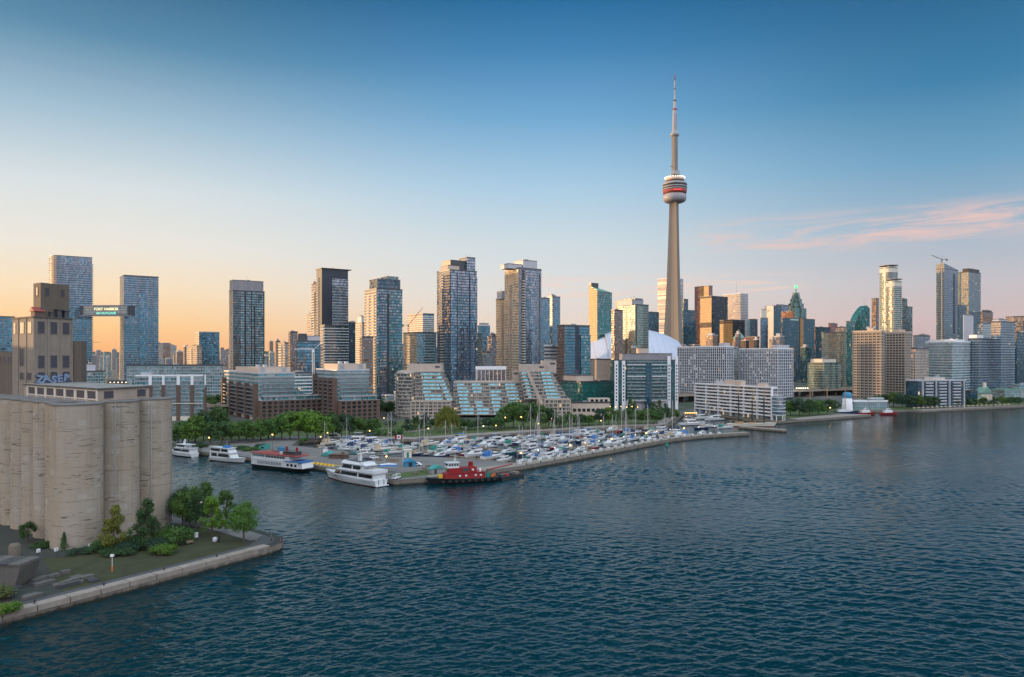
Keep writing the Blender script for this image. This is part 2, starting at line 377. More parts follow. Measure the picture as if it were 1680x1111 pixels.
FA['brownwin'] = facade('brown_window_wall', (.045, .045, .05), (.19, .12, .09), 2.2, 3.0, .4, .36, var=.6, lit=.0006)
FA['sunsetgold'] = facade('sunset_gold_glass', (.36, .19, .055), (.2, .12, .05), 1.5, 3.6, .1, .2, var=.4, ior=1.7, tilt=.008, rough=.5, lit=.0, blind=.0)  # gold reflection of the evening sun put into the glass colour
FA['palegreen'] = facade('pale_green_window_wall', (.09, .155, .125), (.26, .27, .24), 1.6, 3.0, .10, .24, var=.6, strip=6.0, stripk=.4, ior=2.2, rough=.13, tilt=.06)
FA['darkres'] = facade('dark_apartment_glass', (.012, .035, .045), (.05, .07, .075), 1.6, 2.95, .1, .15, var=.8, ior=2.0, lit=.0012)
FA['darkteal'] = facade('dark_teal_bowed_glass', (.012, .075, .08), (.02, .045, .05), 1.5, 3.0, .08, .15, var=.7, ior=2.2, lit=.0012)
FA['creamflank'] = facade('sunset_tinted_flank', (.09, .085, .075), (.58, .48, .36), 2.2, 3.0, .34, .36, var=.5, lit=.0003, ior=2.0)  # cream tone stands in for sunset gold mirrored by left flanks
FA['far'] = facade('distant_wall', (.07, .08, .10), (.22, .20, .20), 3.0, 3.2, .35, .38, var=.5, lit=.0006)
FA['farblue'] = facade('distant_glass', (.05, .08, .115), (.15, .16, .19), 2.4, 3.2, .2, .3, var=.5, lit=.0006)
FA['louvreband'] = facade('louvred_plant_wall', (.16, .16, .18), (.33, .32, .34), 3.0, 1.0, .06, .4, var=.2, lit=.0, ior=1.4, rough=.5, blind=.0)
# ---------------------------------------------------------------- water and ground
import numpy as np
def water_mat():
    m, n, b = mat('lake_water')
    p = n.node('ShaderNodeNewGeometry').outputs['Position']
    a = n.noise(n.vm('MULTIPLY', p, (0.9, 1.3, 1)), 1.0, 3, 0.6, 0.5)
    a2 = n.noise(n.vm('MULTIPLY', p, (0.16, 0.30, 1)), 1.0, 3, 0.55, 0.4)
    gust = n.rng(n.noise(n.vm('MULTIPLY', p, (0.006, 0.014, 1)), 1.0, 5, 0.62), .33, .68, .5, 1.4)
    h = n.m('MULTIPLY', n.m('ADD', n.m('MULTIPLY', a, .16), n.m('MULTIPLY', a2, .22)), gust)
    bn = n.node('ShaderNodeBump'); bn.inputs['Strength'].default_value = 1.0; bn.inputs['Distance'].default_value = 0.6
    n.put(bn.inputs['Height'], h); n.l.new(bn.outputs[0], b.inputs['Normal'])
    b.inputs['Base Color'].default_value = (.0, .019, .025, 1)
    b.inputs['Roughness'].default_value = 0.07; b.inputs['IOR'].default_value = 1.4; b.inputs['Specular Tint'].default_value = (.3, .86, 1.0, 1)
    return m
def water_mesh():
    """one round sheet to the horizon; wind waves are real relief wherever the sheet is fine enough to carry them"""
    rs = [0.0, 30.0, 60.0, 80.0, 95.0]; r = 95.0
    while r < 1150: r += max(.12, r * r / 61200 * .40); rs.append(r)
    while r < 34000: r *= 1.25; rs.append(r)
    rs = np.array(rs)
    th = np.concatenate([np.linspace(-math.pi, -1.3, 20)[:-1], np.linspace(-1.3, -.72, 230)[:-1], np.linspace(-.72, .72, 1100), np.linspace(.72, 1.3, 230)[1:], np.linspace(1.3, math.pi, 20)[1:-1]])
    nr, nt_ = len(rs), len(th)
    dr = np.gradient(rs); dt = np.gradient(th); dt = np.minimum(np.abs(dt), .2)
    Rr, Th = np.meshgrid(rs, th, indexing='ij'); x = Rr * np.sin(Th); y = Rr * np.cos(Th); z = np.zeros_like(x)
    sp = np.maximum(dr[:, None] * np.ones(nt_)[None, :], Rr * dt[None, :])
    rg = np.random.default_rng(5); N = 60
    gust = np.ones_like(x)
    for i in range(7):
        lam = rg.uniform(50, 260); a_ = rg.uniform(-.5, .5) + math.pi / 2; gust += .17 * np.cos(2 * math.pi / lam * (x * math.cos(a_) * .45 + y * math.sin(a_)) + rg.uniform(0, 6.28))
    gust = np.clip(gust, .35, 1.7); ox = np.zeros_like(x); oy = np.zeros_like(x)
    for i in range(N):
        lam = .6 * (6.5 / .6) ** ((i / (N - 1)) ** .85) * rg.uniform(.93, 1.07); k = 2 * math.pi / lam
        a_ = math.pi / 2 + .25 + rg.normal(0, .62); kx, ky = k * math.cos(a_), k * math.sin(a_)
        amp = .142 / math.sqrt(N) * 1.414 / k * (1.1 if lam < 3 else .8)
        f = np.clip((lam / sp - 1.8) / 1.8, 0, 1) * gust
        ph = kx * x + ky * y + rg.uniform(0, 6.28); A = amp * f
        z += A * np.cos(ph); ox -= .75 * A * kx / k * np.sin(ph); oy -= .75 * A * ky / k * np.sin(ph)
    co = np.stack([x + ox, y + oy, z], -1).reshape(-1, 3).astype(np.float32)
    i0 = (np.arange(nr - 1)[:, None] * nt_ + np.arange(nt_)[None, :]); i1 = (np.arange(nr - 1)[:, None] * nt_ + (np.arange(nt_)[None, :] + 1) % nt_)
    q = np.stack([i0, i0 + nt_, i1 + nt_, i1], -1).reshape(-1, 4)
    me = bpy.data.meshes.new('water'); me.vertices.add(len(co)); me.vertices.foreach_set('co', co.ravel())
    me.loops.add(q.size); me.loops.foreach_set('vertex_index', q.ravel().astype(np.int32)); me.polygons.add(len(q))
    me.polygons.foreach_set('loop_start', np.arange(0, q.size, 4, dtype=np.int32)); me.polygons.foreach_set('use_smooth', np.ones(len(q), dtype=bool))
    me.update(calc_edges=True); me.validate(); me.materials.append(water_mat()); return me
link('water', water_mesh(), kind='structure')

SHORE = [(-46, 286), (-33, 291.5), (5, 324), (49, 374), (95, 430), (118, 447), (150, 463), (152, 468), (150, 470.5), (117, 455),
         (91, 437), (43, 381), (0, 333), (-14, 342), (-30, 352), (-60, 356), (-88, 378), (-118, 398), (-121, 421), (-100, 433), (-56, 426), (8, 466), (75, 505), (107, 511), (114, 526),
         (140, 600), (152, 640), (158, 632), (191, 547), (199, 543), (216, 553), (252, 574), (296, 603), (297, 606), (280, 612), (272, 634), (352, 652), (362, 646), (496, 708), (900, 850), (3000, 1500), (15000, 2600)]
land = SHORE + [(15000, 30000), (-16000, 30000), (-16000, 900), (-3000, 700), (-420, 545), (-157, 371.5), (-88, 325.5)]
def ground_mat():
    m, n, b = mat('city_ground'); p = n.node('ShaderNodeNewGeometry').outputs['Position']
    k = n.noise(p, .02, 6, .6); k2 = n.noise(p, .5, 4, .6)
    c = n.ramp(k, [(.35, (.03, .05, .025)), (.48, (.055, .06, .045)), (.6, (.12, .115, .11))])
    kk = n.rng(k2, .3, .7, .75, 1.25)
    n.put(b.inputs['Base Color'], n.mix(1.0, c, n.comb(kk, kk, kk), 'MULTIPLY')); b.inputs['Roughness'].default_value = .9
    return m
gm = ground_mat()
M['quaywall'] = plain('stained_quay_wall', (.20, .175, .15), .9, .4, .5, streak=.5)
def quay_mat():
    m, n, b = mat('stained_quay_wall'); p = n.node('ShaderNodeNewGeometry').outputs['Position']; z = n.sep(p)[2]
    f = n.noise(n.vm('MULTIPLY', p, (.8, .8, .15)), 1.0, 5, .6); f2 = n.noise(p, 2.2, 4, .6)
    k = n.rng(n.m('ADD', n.m('MULTIPLY', f, .6), n.m('MULTIPLY', f2, .4)), .3, .7, .55, 1.3)
    c = n.mix(1.0, (.19, .165, .14, 1), n.comb(k, k, k), 'MULTIPLY')
    wet = n.rng(n.m('ADD', z, n.m('MULTIPLY', f, 1.1)), 1.35, .85)          # weed and wet stone up to the splash line
    n.put(b.inputs['Base Color'], n.mix(wet, c, (.018, .022, .014, 1))); n.put(b.inputs['Roughness'], n.mixf(wet, .9, .35)); return m
M['quaywall'] = quay_mat()
gb = MB(); gb.prism(land, -2.0, 2.0, 1, 0)
gb.build('ground', [gm, M['quaywall']], kind='structure')
M['asphalt'] = plain('asphalt', (.062, .064, .07), .9, .3, .12)
M['tarmac'] = plain('worn_tarmac', (.155, .145, .14), .9, .3, .1)
M['paving'] = plain('promenade_paving', (.25, .215, .19), .9, .25, .35)
M['quaytop'] = plain('quay_concrete', (.25, .215, .185), .9, .3, .35)
M['grass'] = plain('grass', (.055, .085, .02), .95, .45, .25)
M['drygrass'] = plain('dry_grass', (.032, .036, .012), .95, .5, .3)
M['soil'] = plain('scrub_soil', (.03, .035, .03), .95, .4, .4)
def sheet(name, poly, mt, z, kind='structure', **k):
    b = MB(); b.face([(p[0], p[1], z) for p in poly]); return b.build(name, mt, kind=kind, **k)
# seawall crown of the marina, promenade behind the basin, marina yard
sheet('seawall_top', [(-33, 292.5), (4.5, 325), (48.5, 375), (94.5, 431), (117.5, 448), (149.6, 464), (149, 469), (117, 454), (91.6, 436), (43.5, 379.8), (0.4, 331.8), (-16, 319), (-36, 303)], M['quaytop'], 2.004)
sheet('yard', [(-158, 372.5), (-88, 326.3), (-46, 287), (-33.6, 293), (-36, 303), (-16, 319), (0, 331), (-14, 340), (-30, 350), (-61, 354), (-89, 376), (-120, 397), (-123, 423), (-102, 434), (-130, 442), (-175, 415)], M['tarmac'], 2.004)
sheet('promenade', [(-99, 434.5), (-56, 427), (8, 467), (75, 506), (106, 512), (112, 526), (134, 592), (128, 594), (102, 524), (73, 517), (5, 477), (-58, 438), (-95, 442)], M['paving'], 2.008)
sheet('lawn', [(-175, 415), (-132, 443), (-95, 443), (-58, 439.5), (5, 478.5), (73, 518), (101, 525), (124, 587), (60, 577), (-60, 545), (-230, 530), (-260, 470)], M['grass'], 2.006)
sheet('park_path', [(-98, 452), (-94, 449), (-62, 470), (-30, 520), (-36, 522), (-66, 474)], M['paving'], 2.012)
sheet('lawn', [(-44, 292), (-30, 302), (-20, 312), (-30, 319), (-52, 300)], M['grass'], 2.010)
for i in range(9):   # parking lines
    x0 = -146 + i * 6; y0 = 386 - i * 4.4
    sheet('parking_line', [(x0, y0), (x0 + .35, y0 - .25), (x0 + 3.6, y0 + 4.3), (x0 + 3.25, y0 + 4.55)], M['yellow'], 2.010)
sheet('parking_line', [(-128, 360), (-62, 315.5), (-62.3, 314.8), (-128.3, 359.3)], M['yellow'], 2.010)
# beach promenade and road on the far right shore
sheet('promenade', [(218, 556), (252, 576), (294, 603.5), (294, 606), (278, 612), (252, 596), (214, 566)], M['paving'], 2.006)
sheet('promenade', [(364, 647), (498, 711), (900, 853), (900, 862), (494, 722), (360, 658)], M['paving'], 2.006)
sheet('lawn', [(214, 568), (252, 598), (276, 614), (270, 636), (347, 655), (494, 724), (900, 866), (900, 890), (480, 750), (330, 690), (200, 640)], M['grass'], 2.006)
# jetty lying off the white apartment house
jb = MB(); jb.prism([(157, 507), (179, 483), (182, 484.5), (183, 487.5), (163, 511)], -1.5, 1.6, 1, 0)
jb.build('jetty', [M['quaytop'], M['quaywall']], label='short stone jetty lying off the white terraced apartment house', cat='jetty')

# silo pier
PIER = [(-150, 58), (-96, 137.7), (-61.5, 187.5), (-60.2, 191.5), (-61.6, 197), (-85.7, 217), (-112, 240), (-210, 300), (-620, 420), (-620, 58)]
pb = MB(); pb.prism(PIER, -2.0, 2.0, 1, 0)
pb.build('pier_ground', [M['soil'], M['quaywall']], kind='structure')
def off(p, q, d): # point beside p, d metres inland of the quay line p-q
    vx, vy = q[0] - p[0], q[1] - p[1]; L_ = math.hypot(vx, vy); return (p[0] - vy / L_ * d, p[1] + vx / L_ * d)
A0, A1 = (-150, 58), (-61.8, 187.2)
pe = lambda s, d: (A0[0] + (A1[0] - A0[0]) * s - (A1[1] - A0[1]) / 156.4 * d, A0[1] + (A1[1] - A0[1]) * s + (A1[0] - A0[0]) / 156.4 * d)
cope = MB()
for i in range(26):
    s0, s1 = i / 26, (i + 1) / 26 - .0012
    cope.prism([pe(s0, -.05), pe(s1, -.05), pe(s1, 2.6), pe(s0, 2.6)], 1.2, 2.32, 0)
cope.build('quay_coping', M['quaytop'], kind='structure')
sheet('path', [pe(0, 2.7), pe(1.0, 2.7), (-62.5, 191), (-63.4, 195.6), (-68, 199), pe(.985, 5.5), pe(0, 5.5)], M['asphalt'], 2.011)
sheet('forecourt', [(-69.5, 193.5), (-63.6, 195.4), (-86, 215.5), (-110, 236), (-122, 232), (-100, 214), (-86, 207)], M['tarmac'], 2.008)
sheet('lawn', [pe(.70, 5.6), pe(.985, 5.6), (-72.5, 195.8), (-87, 206.5), (-99, 205), (-102, 190), (-106, 181), (-113, 176)], M['drygrass'], 2.007)
sheet('rubble_yard', [pe(.2, 5.6), pe(.715, 5.6), (-112, 176), (-135, 178), (-150, 150), (-150, 100)], M['soil'], 2.003)
# ---------------------------------------------------------------- grain silo on the near pier
def silo_mat():
    m, n, b = mat('board_marked_silo_concrete'); uv = n.node('ShaderNodeTexCoord').outputs['UV']; u, v, _ = n.sep(uv)
    oi = n.node('ShaderNodeObjectInfo').outputs['Random']; o2 = n.m('MULTIPLY', oi, 40.0)
    blot = n.noise(n.comb(n.m('MULTIPLY', u, .12), n.m('MULTIPLY', v, .07), o2), 1.0, 5, .6)
    streak = n.noise(n.comb(n.m('MULTIPLY', u, .9), n.m('MULTIPLY', v, .03), o2), 1.0, 4, .6)
    lift = n.noise(n.comb(0.0, n.m('MULTIPLY', v, .8), o2), 1.0, 2, .5)
    grain = n.noise(n.comb(n.m('MULTIPLY', u, 1.2), n.m('MULTIPLY', v, 3.0), o2), 1.0, 4, .65)
    k = n.m('ADD', n.m('MULTIPLY', blot, .35), n.m('ADD', n.m('MULTIPLY', streak, .25), n.m('ADD', n.m('MULTIPLY', lift, .12), n.m('MULTIPLY', grain, .28))))
    k = n.rng(k, .34, .66, .74, 1.2)
    col = n.mix(n.rng(blot, .4, .62), (.355, .295, .222, 1), (.325, .285, .24, 1))
    col = n.mix(1.0, col, n.comb(k, k, k), 'MULTIPLY')
    # spalled horizontal scars: short dark ragged dashes gathered in groups
    sc = n.noise(n.comb(n.m('ADD', n.m('MULTIPLY', u, .33), o2), n.m('MULTIPLY', v, 2.6), o2), 1.0, 4, .62, .5)
    grp = n.noise(n.comb(n.m('ADD', n.m('MULTIPLY', u, .10), o2), n.m('MULTIPLY', v, .22), 5.0), 1.0, 2, .5)
    scar = n.m('MULTIPLY', n.rng(sc, .585, .64), n.rng(grp, .47, .57))
    jz = n.m('FRACT', n.m('DIVIDE', n.m('ADD', v, n.m('MULTIPLY', n.noise(n.comb(n.m('MULTIPLY', u, .25), o2, 0.0), 1.0, 2), .5)), 6.1))
    jt = n.m('MULTIPLY', n.m('LESS_THAN', jz, .016), n.rng(n.noise(n.comb(n.m('MULTIPLY', u, .35), n.m('MULTIPLY', v, .1), o2), 1.0, 3), .42, .55))
    dk = n.m('MAXIMUM', scar, n.m('MULTIPLY', jt, .8))
    col = n.mix(n.m('MULTIPLY', dk, .88), col, (.045, .04, .036, 1))
    rain = n.m('MULTIPLY', n.rng(n.noise(n.comb(n.m('ADD', n.m('MULTIPLY', u, .75), o2), n.m('MULTIPLY', v, .012), 2.0), 1.0, 5, .7), .54, .68), n.rng(n.noise(n.comb(n.m('MULTIPLY', u, .3), n.m('MULTIPLY', v, .05), o2), 1.0, 3), .35, .65))
    col = n.mix(n.m('MULTIPLY', rain, .45), col, (.13, .105, .085, 1))
    patch = n.m('MULTIPLY', n.m('GREATER_THAN', n.noise(n.comb(n.m('ADD', n.m('FLOOR', n.m('MULTIPLY', u, .5)), o2), n.m('FLOOR', n.m('MULTIPLY', v, .8)), 9.0), .9, 1), .66), .35)
    col = n.mix(patch, col, (.42, .40, .36, 1))
    n.put(b.inputs['Base Color'], col); b.inputs['Roughness'].default_value = .9
    bn = n.node('ShaderNodeBump'); bn.inputs['Strength'].default_value = .6; bn.inputs['Distance'].default_value = .12
    n.put(bn.inputs['Height'], n.m('SUBTRACT', grain, dk)); n.l.new(bn.outputs[0], b.inputs['Normal'])
    return m
M['silo'] = silo_mat()
M['silotop'] = plain('silo_roof_felt', (.15, .14, .135), .9, .4, .5)
ZT = 38.3
dR = Vector((.34, .94)).normalized(); dL = Vector((-.79, .61)).normalized()
silo = empty('grain_silo', (-113, 190, 2), 0, 'tall row of pale concrete grain silos with scarred walls standing on the near pier', 'silo')
SO = Vector((-113, 190, 2))
def rel(p, o): return (p[0] - o[0], p[1] - o[1])
def circ(cx, cy, r, n=40): return [(cx + r * math.cos(2 * math.pi * k / n), cy + r * math.sin(2 * math.pi * k / n)) for k in range(n)]
bins = [((-113, 190), 6.05), ((-109, 201), 5.95), ((-105, 212), 5.9)]
for i in range(1, 9):
    c_ = Vector((-113, 190)) + dL * (8.2 * i) + Vector((.4, .3)); bins.append(((c_.x, c_.y), 4.75))
for c_, r in bins:
    b = MB(); b.prism(circ(0, 0, r), -.2, ZT - 2, 0, 1, smooth=True)
    b.build('silo_bin', [M['silo'], M['silotop']], silo, (c_[0] + 113, c_[1] - 190, 0))
q0 = Vector((-113, 190)); q1 = q0 + dR * 26; q2 = q1 + dL * 66; q3 = q0 + dL * 66
core = MB(); core.prism([rel(p, SO) for p in (q0 + dL * 1, q1, q2, q3)], 0, ZT - 2.05, 0, 1)
core.build('core_wall', [M['silo'], M['silotop']], silo)
rs = MB()
for c_, r in bins:
    rs.prism([(c_[0] + 113 + (r + .18) * math.cos(2 * math.pi * k / 40), c_[1] - 190 + (r + .18) * math.sin(2 * math.pi * k / 40)) for k in range(40)], ZT - 2.0, ZT - 1.72, 0, smooth=False)
rs.build('bin_cap', M['silotop'], silo)
for (px_, py_) in ((-105.3, 194.0), (-101.2, 205.2), (-118.6, 189.2)):
    b = MB(); b.tube((0, 0, .2), (0, 0, ZT - 2.4), .16, .16, 6)
    for z_ in range(3, 36, 4): b.box(-.24, .24, -.05, .35, z_, z_ + .2)
    b.build('drain_pipe', M['steel'], silo, (px_ + 113, py_ - 190, 0))
# conveyor gallery on the roof
def slabw(mb, P, d, s0, s1, z0, z1, nrm, t, m=0, back=0.02):
    a = Vector(P) + d * s0; b2 = Vector(P) + d * s1; nn = Vector(nrm)
    pts = [a + nn * t, b2 + nn * t, b2 - nn * back, a - nn * back]
    area = sum(pts[i].x * pts[(i + 1) % 4].y - pts[(i + 1) % 4].x * pts[i].y for i in range(4))
    if area < 0: pts.reverse()
    mb.prism([(p.x, p.y) for p in pts], z0, z1, m, m, True, True)
def windowpart(name, parent, P, d, s0, s1, z0, z1, nrm, mt, frame=M['conc_dark'], t=.06, fw=.14):
    fr = MB()
    for (a, b2, c_, e) in ((s0 - fw, s0, z0 - fw, z1 + fw), (s1, s1 + fw, z0 - fw, z1 + fw), (s0, s1, z1, z1 + fw), (s0, s1, z0 - fw, z0)):
        slabw(fr, P, d, a, b2, c_, e, nrm, t + .08)
    o = MB(); slabw(o, P, d, s0, s1, z0, z1, nrm, t); w_ = o.build(name, mt, parent)
    fr.build('window_frame', frame, w_); return w_
nR = Vector((dR.y, -dR.x)); nL = Vector((-dL.y, dL.x))
if nR.dot(Vector((0, -1))) < 0: nR = -nR
if nL.dot(Vector((-1, 0))) < 0: nL = -nL
if nL.dot(Vector((0, -1))) < 0: nL = -nL
gc0 = Vector((-112, 198)); gl = (gc0 - Vector((SO.x, SO.y)))
gal = MB(); gp = [gl, gl + dR * 17.1, gl + dR * 17.1 + dL * 52, gl + dL * 52]
gal.prism([(p.x, p.y) for p in gp], ZT - 2.3, 39.7, 0, 1)
galo = gal.build('gallery', [M['conc'], M['roofing']], silo)
gr = MB(); ro = [gl - dR * .5 - dL * .5, gl + dR * 17.6 - dL * .5, gl + dR * 17.6 + dL * 52.5, gl - dR * .5 + dL * 52.5]
gr.prism([(p.x, p.y) for p in ro], 39.7, 40.1, 0, 1, True, True); gr.build('gallery_roof', [M['conc_dark'], M['roofing']], galo)
windowpart('window', galo, gl, dR, 1.9, 4.6, 37.3, 39.0, nR, M['louvre'])
windowpart('window', galo, gl, dR, 13.0, 15.6, 37.3, 39.0, nR, M['louvre'])
for i in range(7):
    s0 = 1.3 + i * 7.0
    windowpart('window', galo, gl, dL, s0, s0 + 5.3, 37.1, 39.2, nL, M['louvre'], M['cream'], .05, .3)
for s0 in [.2] + [6.95 + i * 7.0 for i in range(7)]:
    pv = MB(); slabw(pv, gl, dL, s0, s0 + .7, 36.3, 39.7, nL, .22); pv.build('gallery_post', M['cream'], galo)
# scattered roof gear on the bins
for i in range(5):
    p = gl + dL * (4 + i * 9) - dR * 3.4; b = MB(); b.box(-.6, .6, -.5, .5, 36.2, 36.9 + .2 * (i % 2)); b.build('roof_hatch', M['steel'], silo, (p.x, p.y, 0), .9)

# workhouse behind the gallery
WH = Vector((-150.5, 230)); wh = empty('silo_workhouse', (WH.x, WH.y, 2), 0, 'tall weathered concrete workhouse with dark louvred windows and graffiti behind the silos', 'workhouse')
Z0v = Vector((0, 0))
M['whconc'] = plain('workhouse_concrete', (.235, .20, .168), .9, .28, .35, streak=.45, bump=.2)
b = MB(); b.prism([(0, 0), tuple(dR * 13.6), tuple(dR * 13.6 + dL * 17.7), tuple(dL * 17.7)], 0, 60.9, 0, 1)
b.build('wall', [M['whconc'], M['roofing']], wh)
b = MB(); e_ = .35; pts = [-dR * e_ - dL * e_, dR * (13.6 + e_) - dL * e_, dR * (13.6 + e_) + dL * (17.7 + e_), -dR * e_ + dL * (17.7 + e_)]
b.prism([tuple(p) for p in pts], 60.9, 61.3, 0, 1, True, True); b.build('roof', [M['conc_dark'], M['roofing']], wh)
for f0, f1 in ((.11, .27), (.42, .59), (.735, .91)):
    for z0, z1 in ((55.9, 59.7), (44.9, 48.9), (41.0, 43.6)):
        windowpart('window', wh, Z0v, dR, 13.6 * f0, 13.6 * f1, z0, z1, nR, M['louvre'], M['whconc'], .05, .12)
for f0, f1, z0, z1 in ((.08, .27, 56, 59.6), (.43, .63, 56, 59.6), (.83, .95, 56, 59.6), (.43, .63, 45.6, 51.6), (.08, .27, 41.2, 43.4), (.43, .63, 41.2, 43.4)):
    windowpart('window', wh, Z0v, dL, 17.7 * f0, 17.7 * f1, z0, z1, nL, M['louvre'], M['whconc'], .05, .12)
b = MB()
for f in (.0, .345, .665, .96): slabw(b, Z0v, dR, 13.6 * f, 13.6 * f + .5, 0, 60.8, nR, .2)
for f in (.3, .68): slabw(b, Z0v, dL, 17.7 * f, 17.7 * f + .5, 0, 60.8, nL, .2)
b.build('pilaster', M['whconc'], wh)
b = MB(); p0 = dR * 3.2 + dL * 1.8
b.prism([tuple(p0), tuple(p0 + dR * 10.0), tuple(p0 + dR * 10.0 + dL * 6), tuple(p0 + dL * 6)], 61.3, 72.3, 0, 1)
M['tower2'] = plain('brown_stained_concrete', (.13, .107, .086), .9, .25, .35, streak=.5)
up = b.build('upper_tower', [M['tower2'], M['roofing']], wh)
for s0 in (1.5, 7.0): windowpart('window', up, p0, dR, s0, s0 + 1.3, 68.3, 70.6, nR, M['louvre'], M['tower2'])
windowpart('window', up, p0, dL, 2.2, 3.8, 68.3, 70.9, nL, M['louvre'], M['tower2'])
b = MB(); p1 = dR * 1.0 + dL * 1.5   # pitched roof hut, tank, vents on the roof
b.prism([tuple(p1), tuple(p1 + dR * 3), tuple(p1 + dR * 3 + dL * 3), tuple(p1 + dL * 3)], 61.3, 63.0, 0)
hut = b.build('roof_hut', M['bbrick'], wh)
c0 = [p1 - dR * .5 - dL * .5, p1 + dR * 3.5 - dL * .5, p1 + dR * 3.5 + dL * 3.5, p1 - dR * .5 + dL * 3.5]; rd = [(c0[0] + c0[3]) / 2, (c0[1] + c0[2]) / 2]
b = MB(); t3 = lambda p, z: (p.x, p.y, z)
b.face([t3(c0[0], 63), t3(c0[1], 63), t3(rd[1], 64.4), t3(rd[0], 64.4)]); b.face([t3(c0[2], 63), t3(c0[3], 63), t3(rd[0], 64.4), t3(rd[1], 64.4)])
b.face([t3(c0[3], 63), t3(c0[0], 63), t3(rd[0], 64.4)]); b.face([t3(c0[1], 63), t3(c0[2], 63), t3(rd[1], 64.4)])
b.build('hut_roof', M['redroof'], hut)
for s, r_, h_ in ((6.5, .5, 1.6), (9.2, .9, 2.5), (11.6, .9, 2.2)):
    b = MB(); b.tube((0, 0, 61.3), (0, 0, 61.3 + h_), r_, r_, 10); b.tube((0, 0, 61.3 + h_), (0, 0, 61.5 + h_), r_ * 1.5, r_ * 1.5, 10)
    p = dR * s + dL * 1.0; b.build('roof_vent', M['dgrey'], wh, (p.x, p.y, 0))
gpaint = plain('graffiti_paint', (.20, .27, .40), .6, .45, 1.5); gdark = plain('graffiti_shadow', (.03, .045, .09), .7, .4, 1.5); rg_ = random.Random(6)
for i, ch in enumerate('ZASER'):
    for mt_, dz, do_, of in ((gdark, -.12, .27, .30), (gpaint, 0, .33, .12)):
        q_ = link('graffiti', text_mesh(ch, 3.2, .02, mt_, of), wh, tuple(dR * (1.9 + i * 2.35) + nR * do_) + (40.35 + dz + .25 * math.sin(i * 2.1),), 0)
        q_.rotation_euler = (R(90), R([7, -6, 9, -4, 5][i]), math.atan2(dR.y, dR.x)); q_.scale = (1.25, 1, .95 + .1 * (i % 2))
gb_ = MB(); slabw(gb_, Z0v, dR, .7, 13.0, 39.9, 40.9, nR, .24); gb_.build('graffiti', plain('graffiti_shadow', (.05, .07, .12), .7, .3, 1.5), wh)
# stair shaft and lower store beside the workhouse
b = MB(); b.prism([(0, 0), (3.0, .8), (1.6, 6), (-1.4, 5.2)], 0, 53.7, 0, 1)
b.build('stair_shaft', [M['tower2'], M['roofing']], label='narrow dark brown shaft beside the graffiti covered concrete workhouse', cat='shaft', loc=(-146.6, 243.3, 2))
low = empty('silo_store', (X(26, 246), 246, 2), 0, 'low weathered concrete store behind the workhouse with small dark openings', 'store')
b = MB(); b.prism([(0, 0), tuple(dR * 12), tuple(dR * 12 + dL * 40), tuple(dL * 40)], 0, 50.2, 0, 1); b.build('wall', [M['tower2'], M['roofing']], low)
for s0 in (1.5, 5.0, 9, 13): windowpart('window', low, Z0v, dL, s0, s0 + 1.9, 46.2, 48.6, nL, M['louvre'], M['whconc'])

# things standing on the pier yard
def concrete_block():
    o = empty('concrete_bunker', (-109.3, 157.5, 2.0), R(-7), 'dark cast concrete bunker with slanted end and slab roof beside the pier wall', 'bunker')
    b = MB(); b.side([(-8.5, 0), (4.6, 0), (6.2, 4.6), (-8.5, 4.6)], -2.6, 2.8, 0); b.build('wall', M['conc_dark'], o)
    for i in range(5):
        c = MB(); c.box(-8.5 + i * 2.95, -8.5 + i * 2.95 + 2.75, -2.9, 3.1, 4.62, 5.0); c.build('roof_slab', M['dgrey'] if i % 2 else M['conc_dark'], o)
    return o
concrete_block()
b = MB(); b.lathe([(1.25, 0), (1.25, 4.2), (.95, 4.7), (0.01, 4.85)], 16); b.build('concrete_silo_tank', M['tower2'], label='short round concrete tank with domed top beside the bunker', cat='tank', loc=(X(24, 172), 172, 2))
rnd = random.Random(3)
for i in range(18):
    s_, d_ = rnd.uniform(.625, .76), rnd.uniform(6.5, 19); p = pe(s_, d_); L_ = rnd.uniform(1.6, 4.2)
    b = MB(); b.box(-L_ / 2, L_ / 2, -.6, .6, 0, rnd.uniform(.35, .8)); b.box(-L_ * .3, L_ * .45, .7, 1.7, 0, rnd.uniform(.3, .5))
    b.build('concrete_slab', M['conc_dark'] if i % 3 else M['dgrey'], loc=(p[0], p[1], 2.0), rz=math.atan2(129, 88) + rnd.uniform(-.25, .25),
            label='broken grey concrete slab lying in the rubble yard beside the bunker', cat='slab', group='concrete slabs in the rubble yard')
# mesh fence round the silo foot
def fence(pts, h, name, label, spacing=3.0, mt=M['dgrey']):
    o = empty(name, (pts[0][0], pts[0][1], 2), 0, label, 'fence'); w_ = MB()
    for p, q in zip(pts, pts[1:]):
        L_ = math.dist(p, q); n_ = max(1, int(L_ / spacing))
        for i in range(n_ + 1):
            t_ = i / n_; x_, y_ = p[0] + (q[0] - p[0]) * t_ - pts[0][0], p[1] + (q[1] - p[1]) * t_ - pts[0][1]
            k_ = MB(); k_.tube((0, 0, 0), (0, 0, h), .05, .05, 5); k_.build('fence_post', mt, o, (x_, y_, 0))
        for zz in [h * j / 7 for j in range(1, 8)]:
            w_.tube((p[0] - pts[0][0], p[1] - pts[0][1], zz), (q[0] - pts[0][0], q[1] - pts[0][1], zz), .018, .018, 3)
    w_.build('fence_wire', mt, o); return o
fence([(-141, 178), (-128, 172), (-116, 172.8), (-104, 180.5), (-97, 192)], 2.4, 'wire_fence', 'dark green wire fence round the foot of the silos')
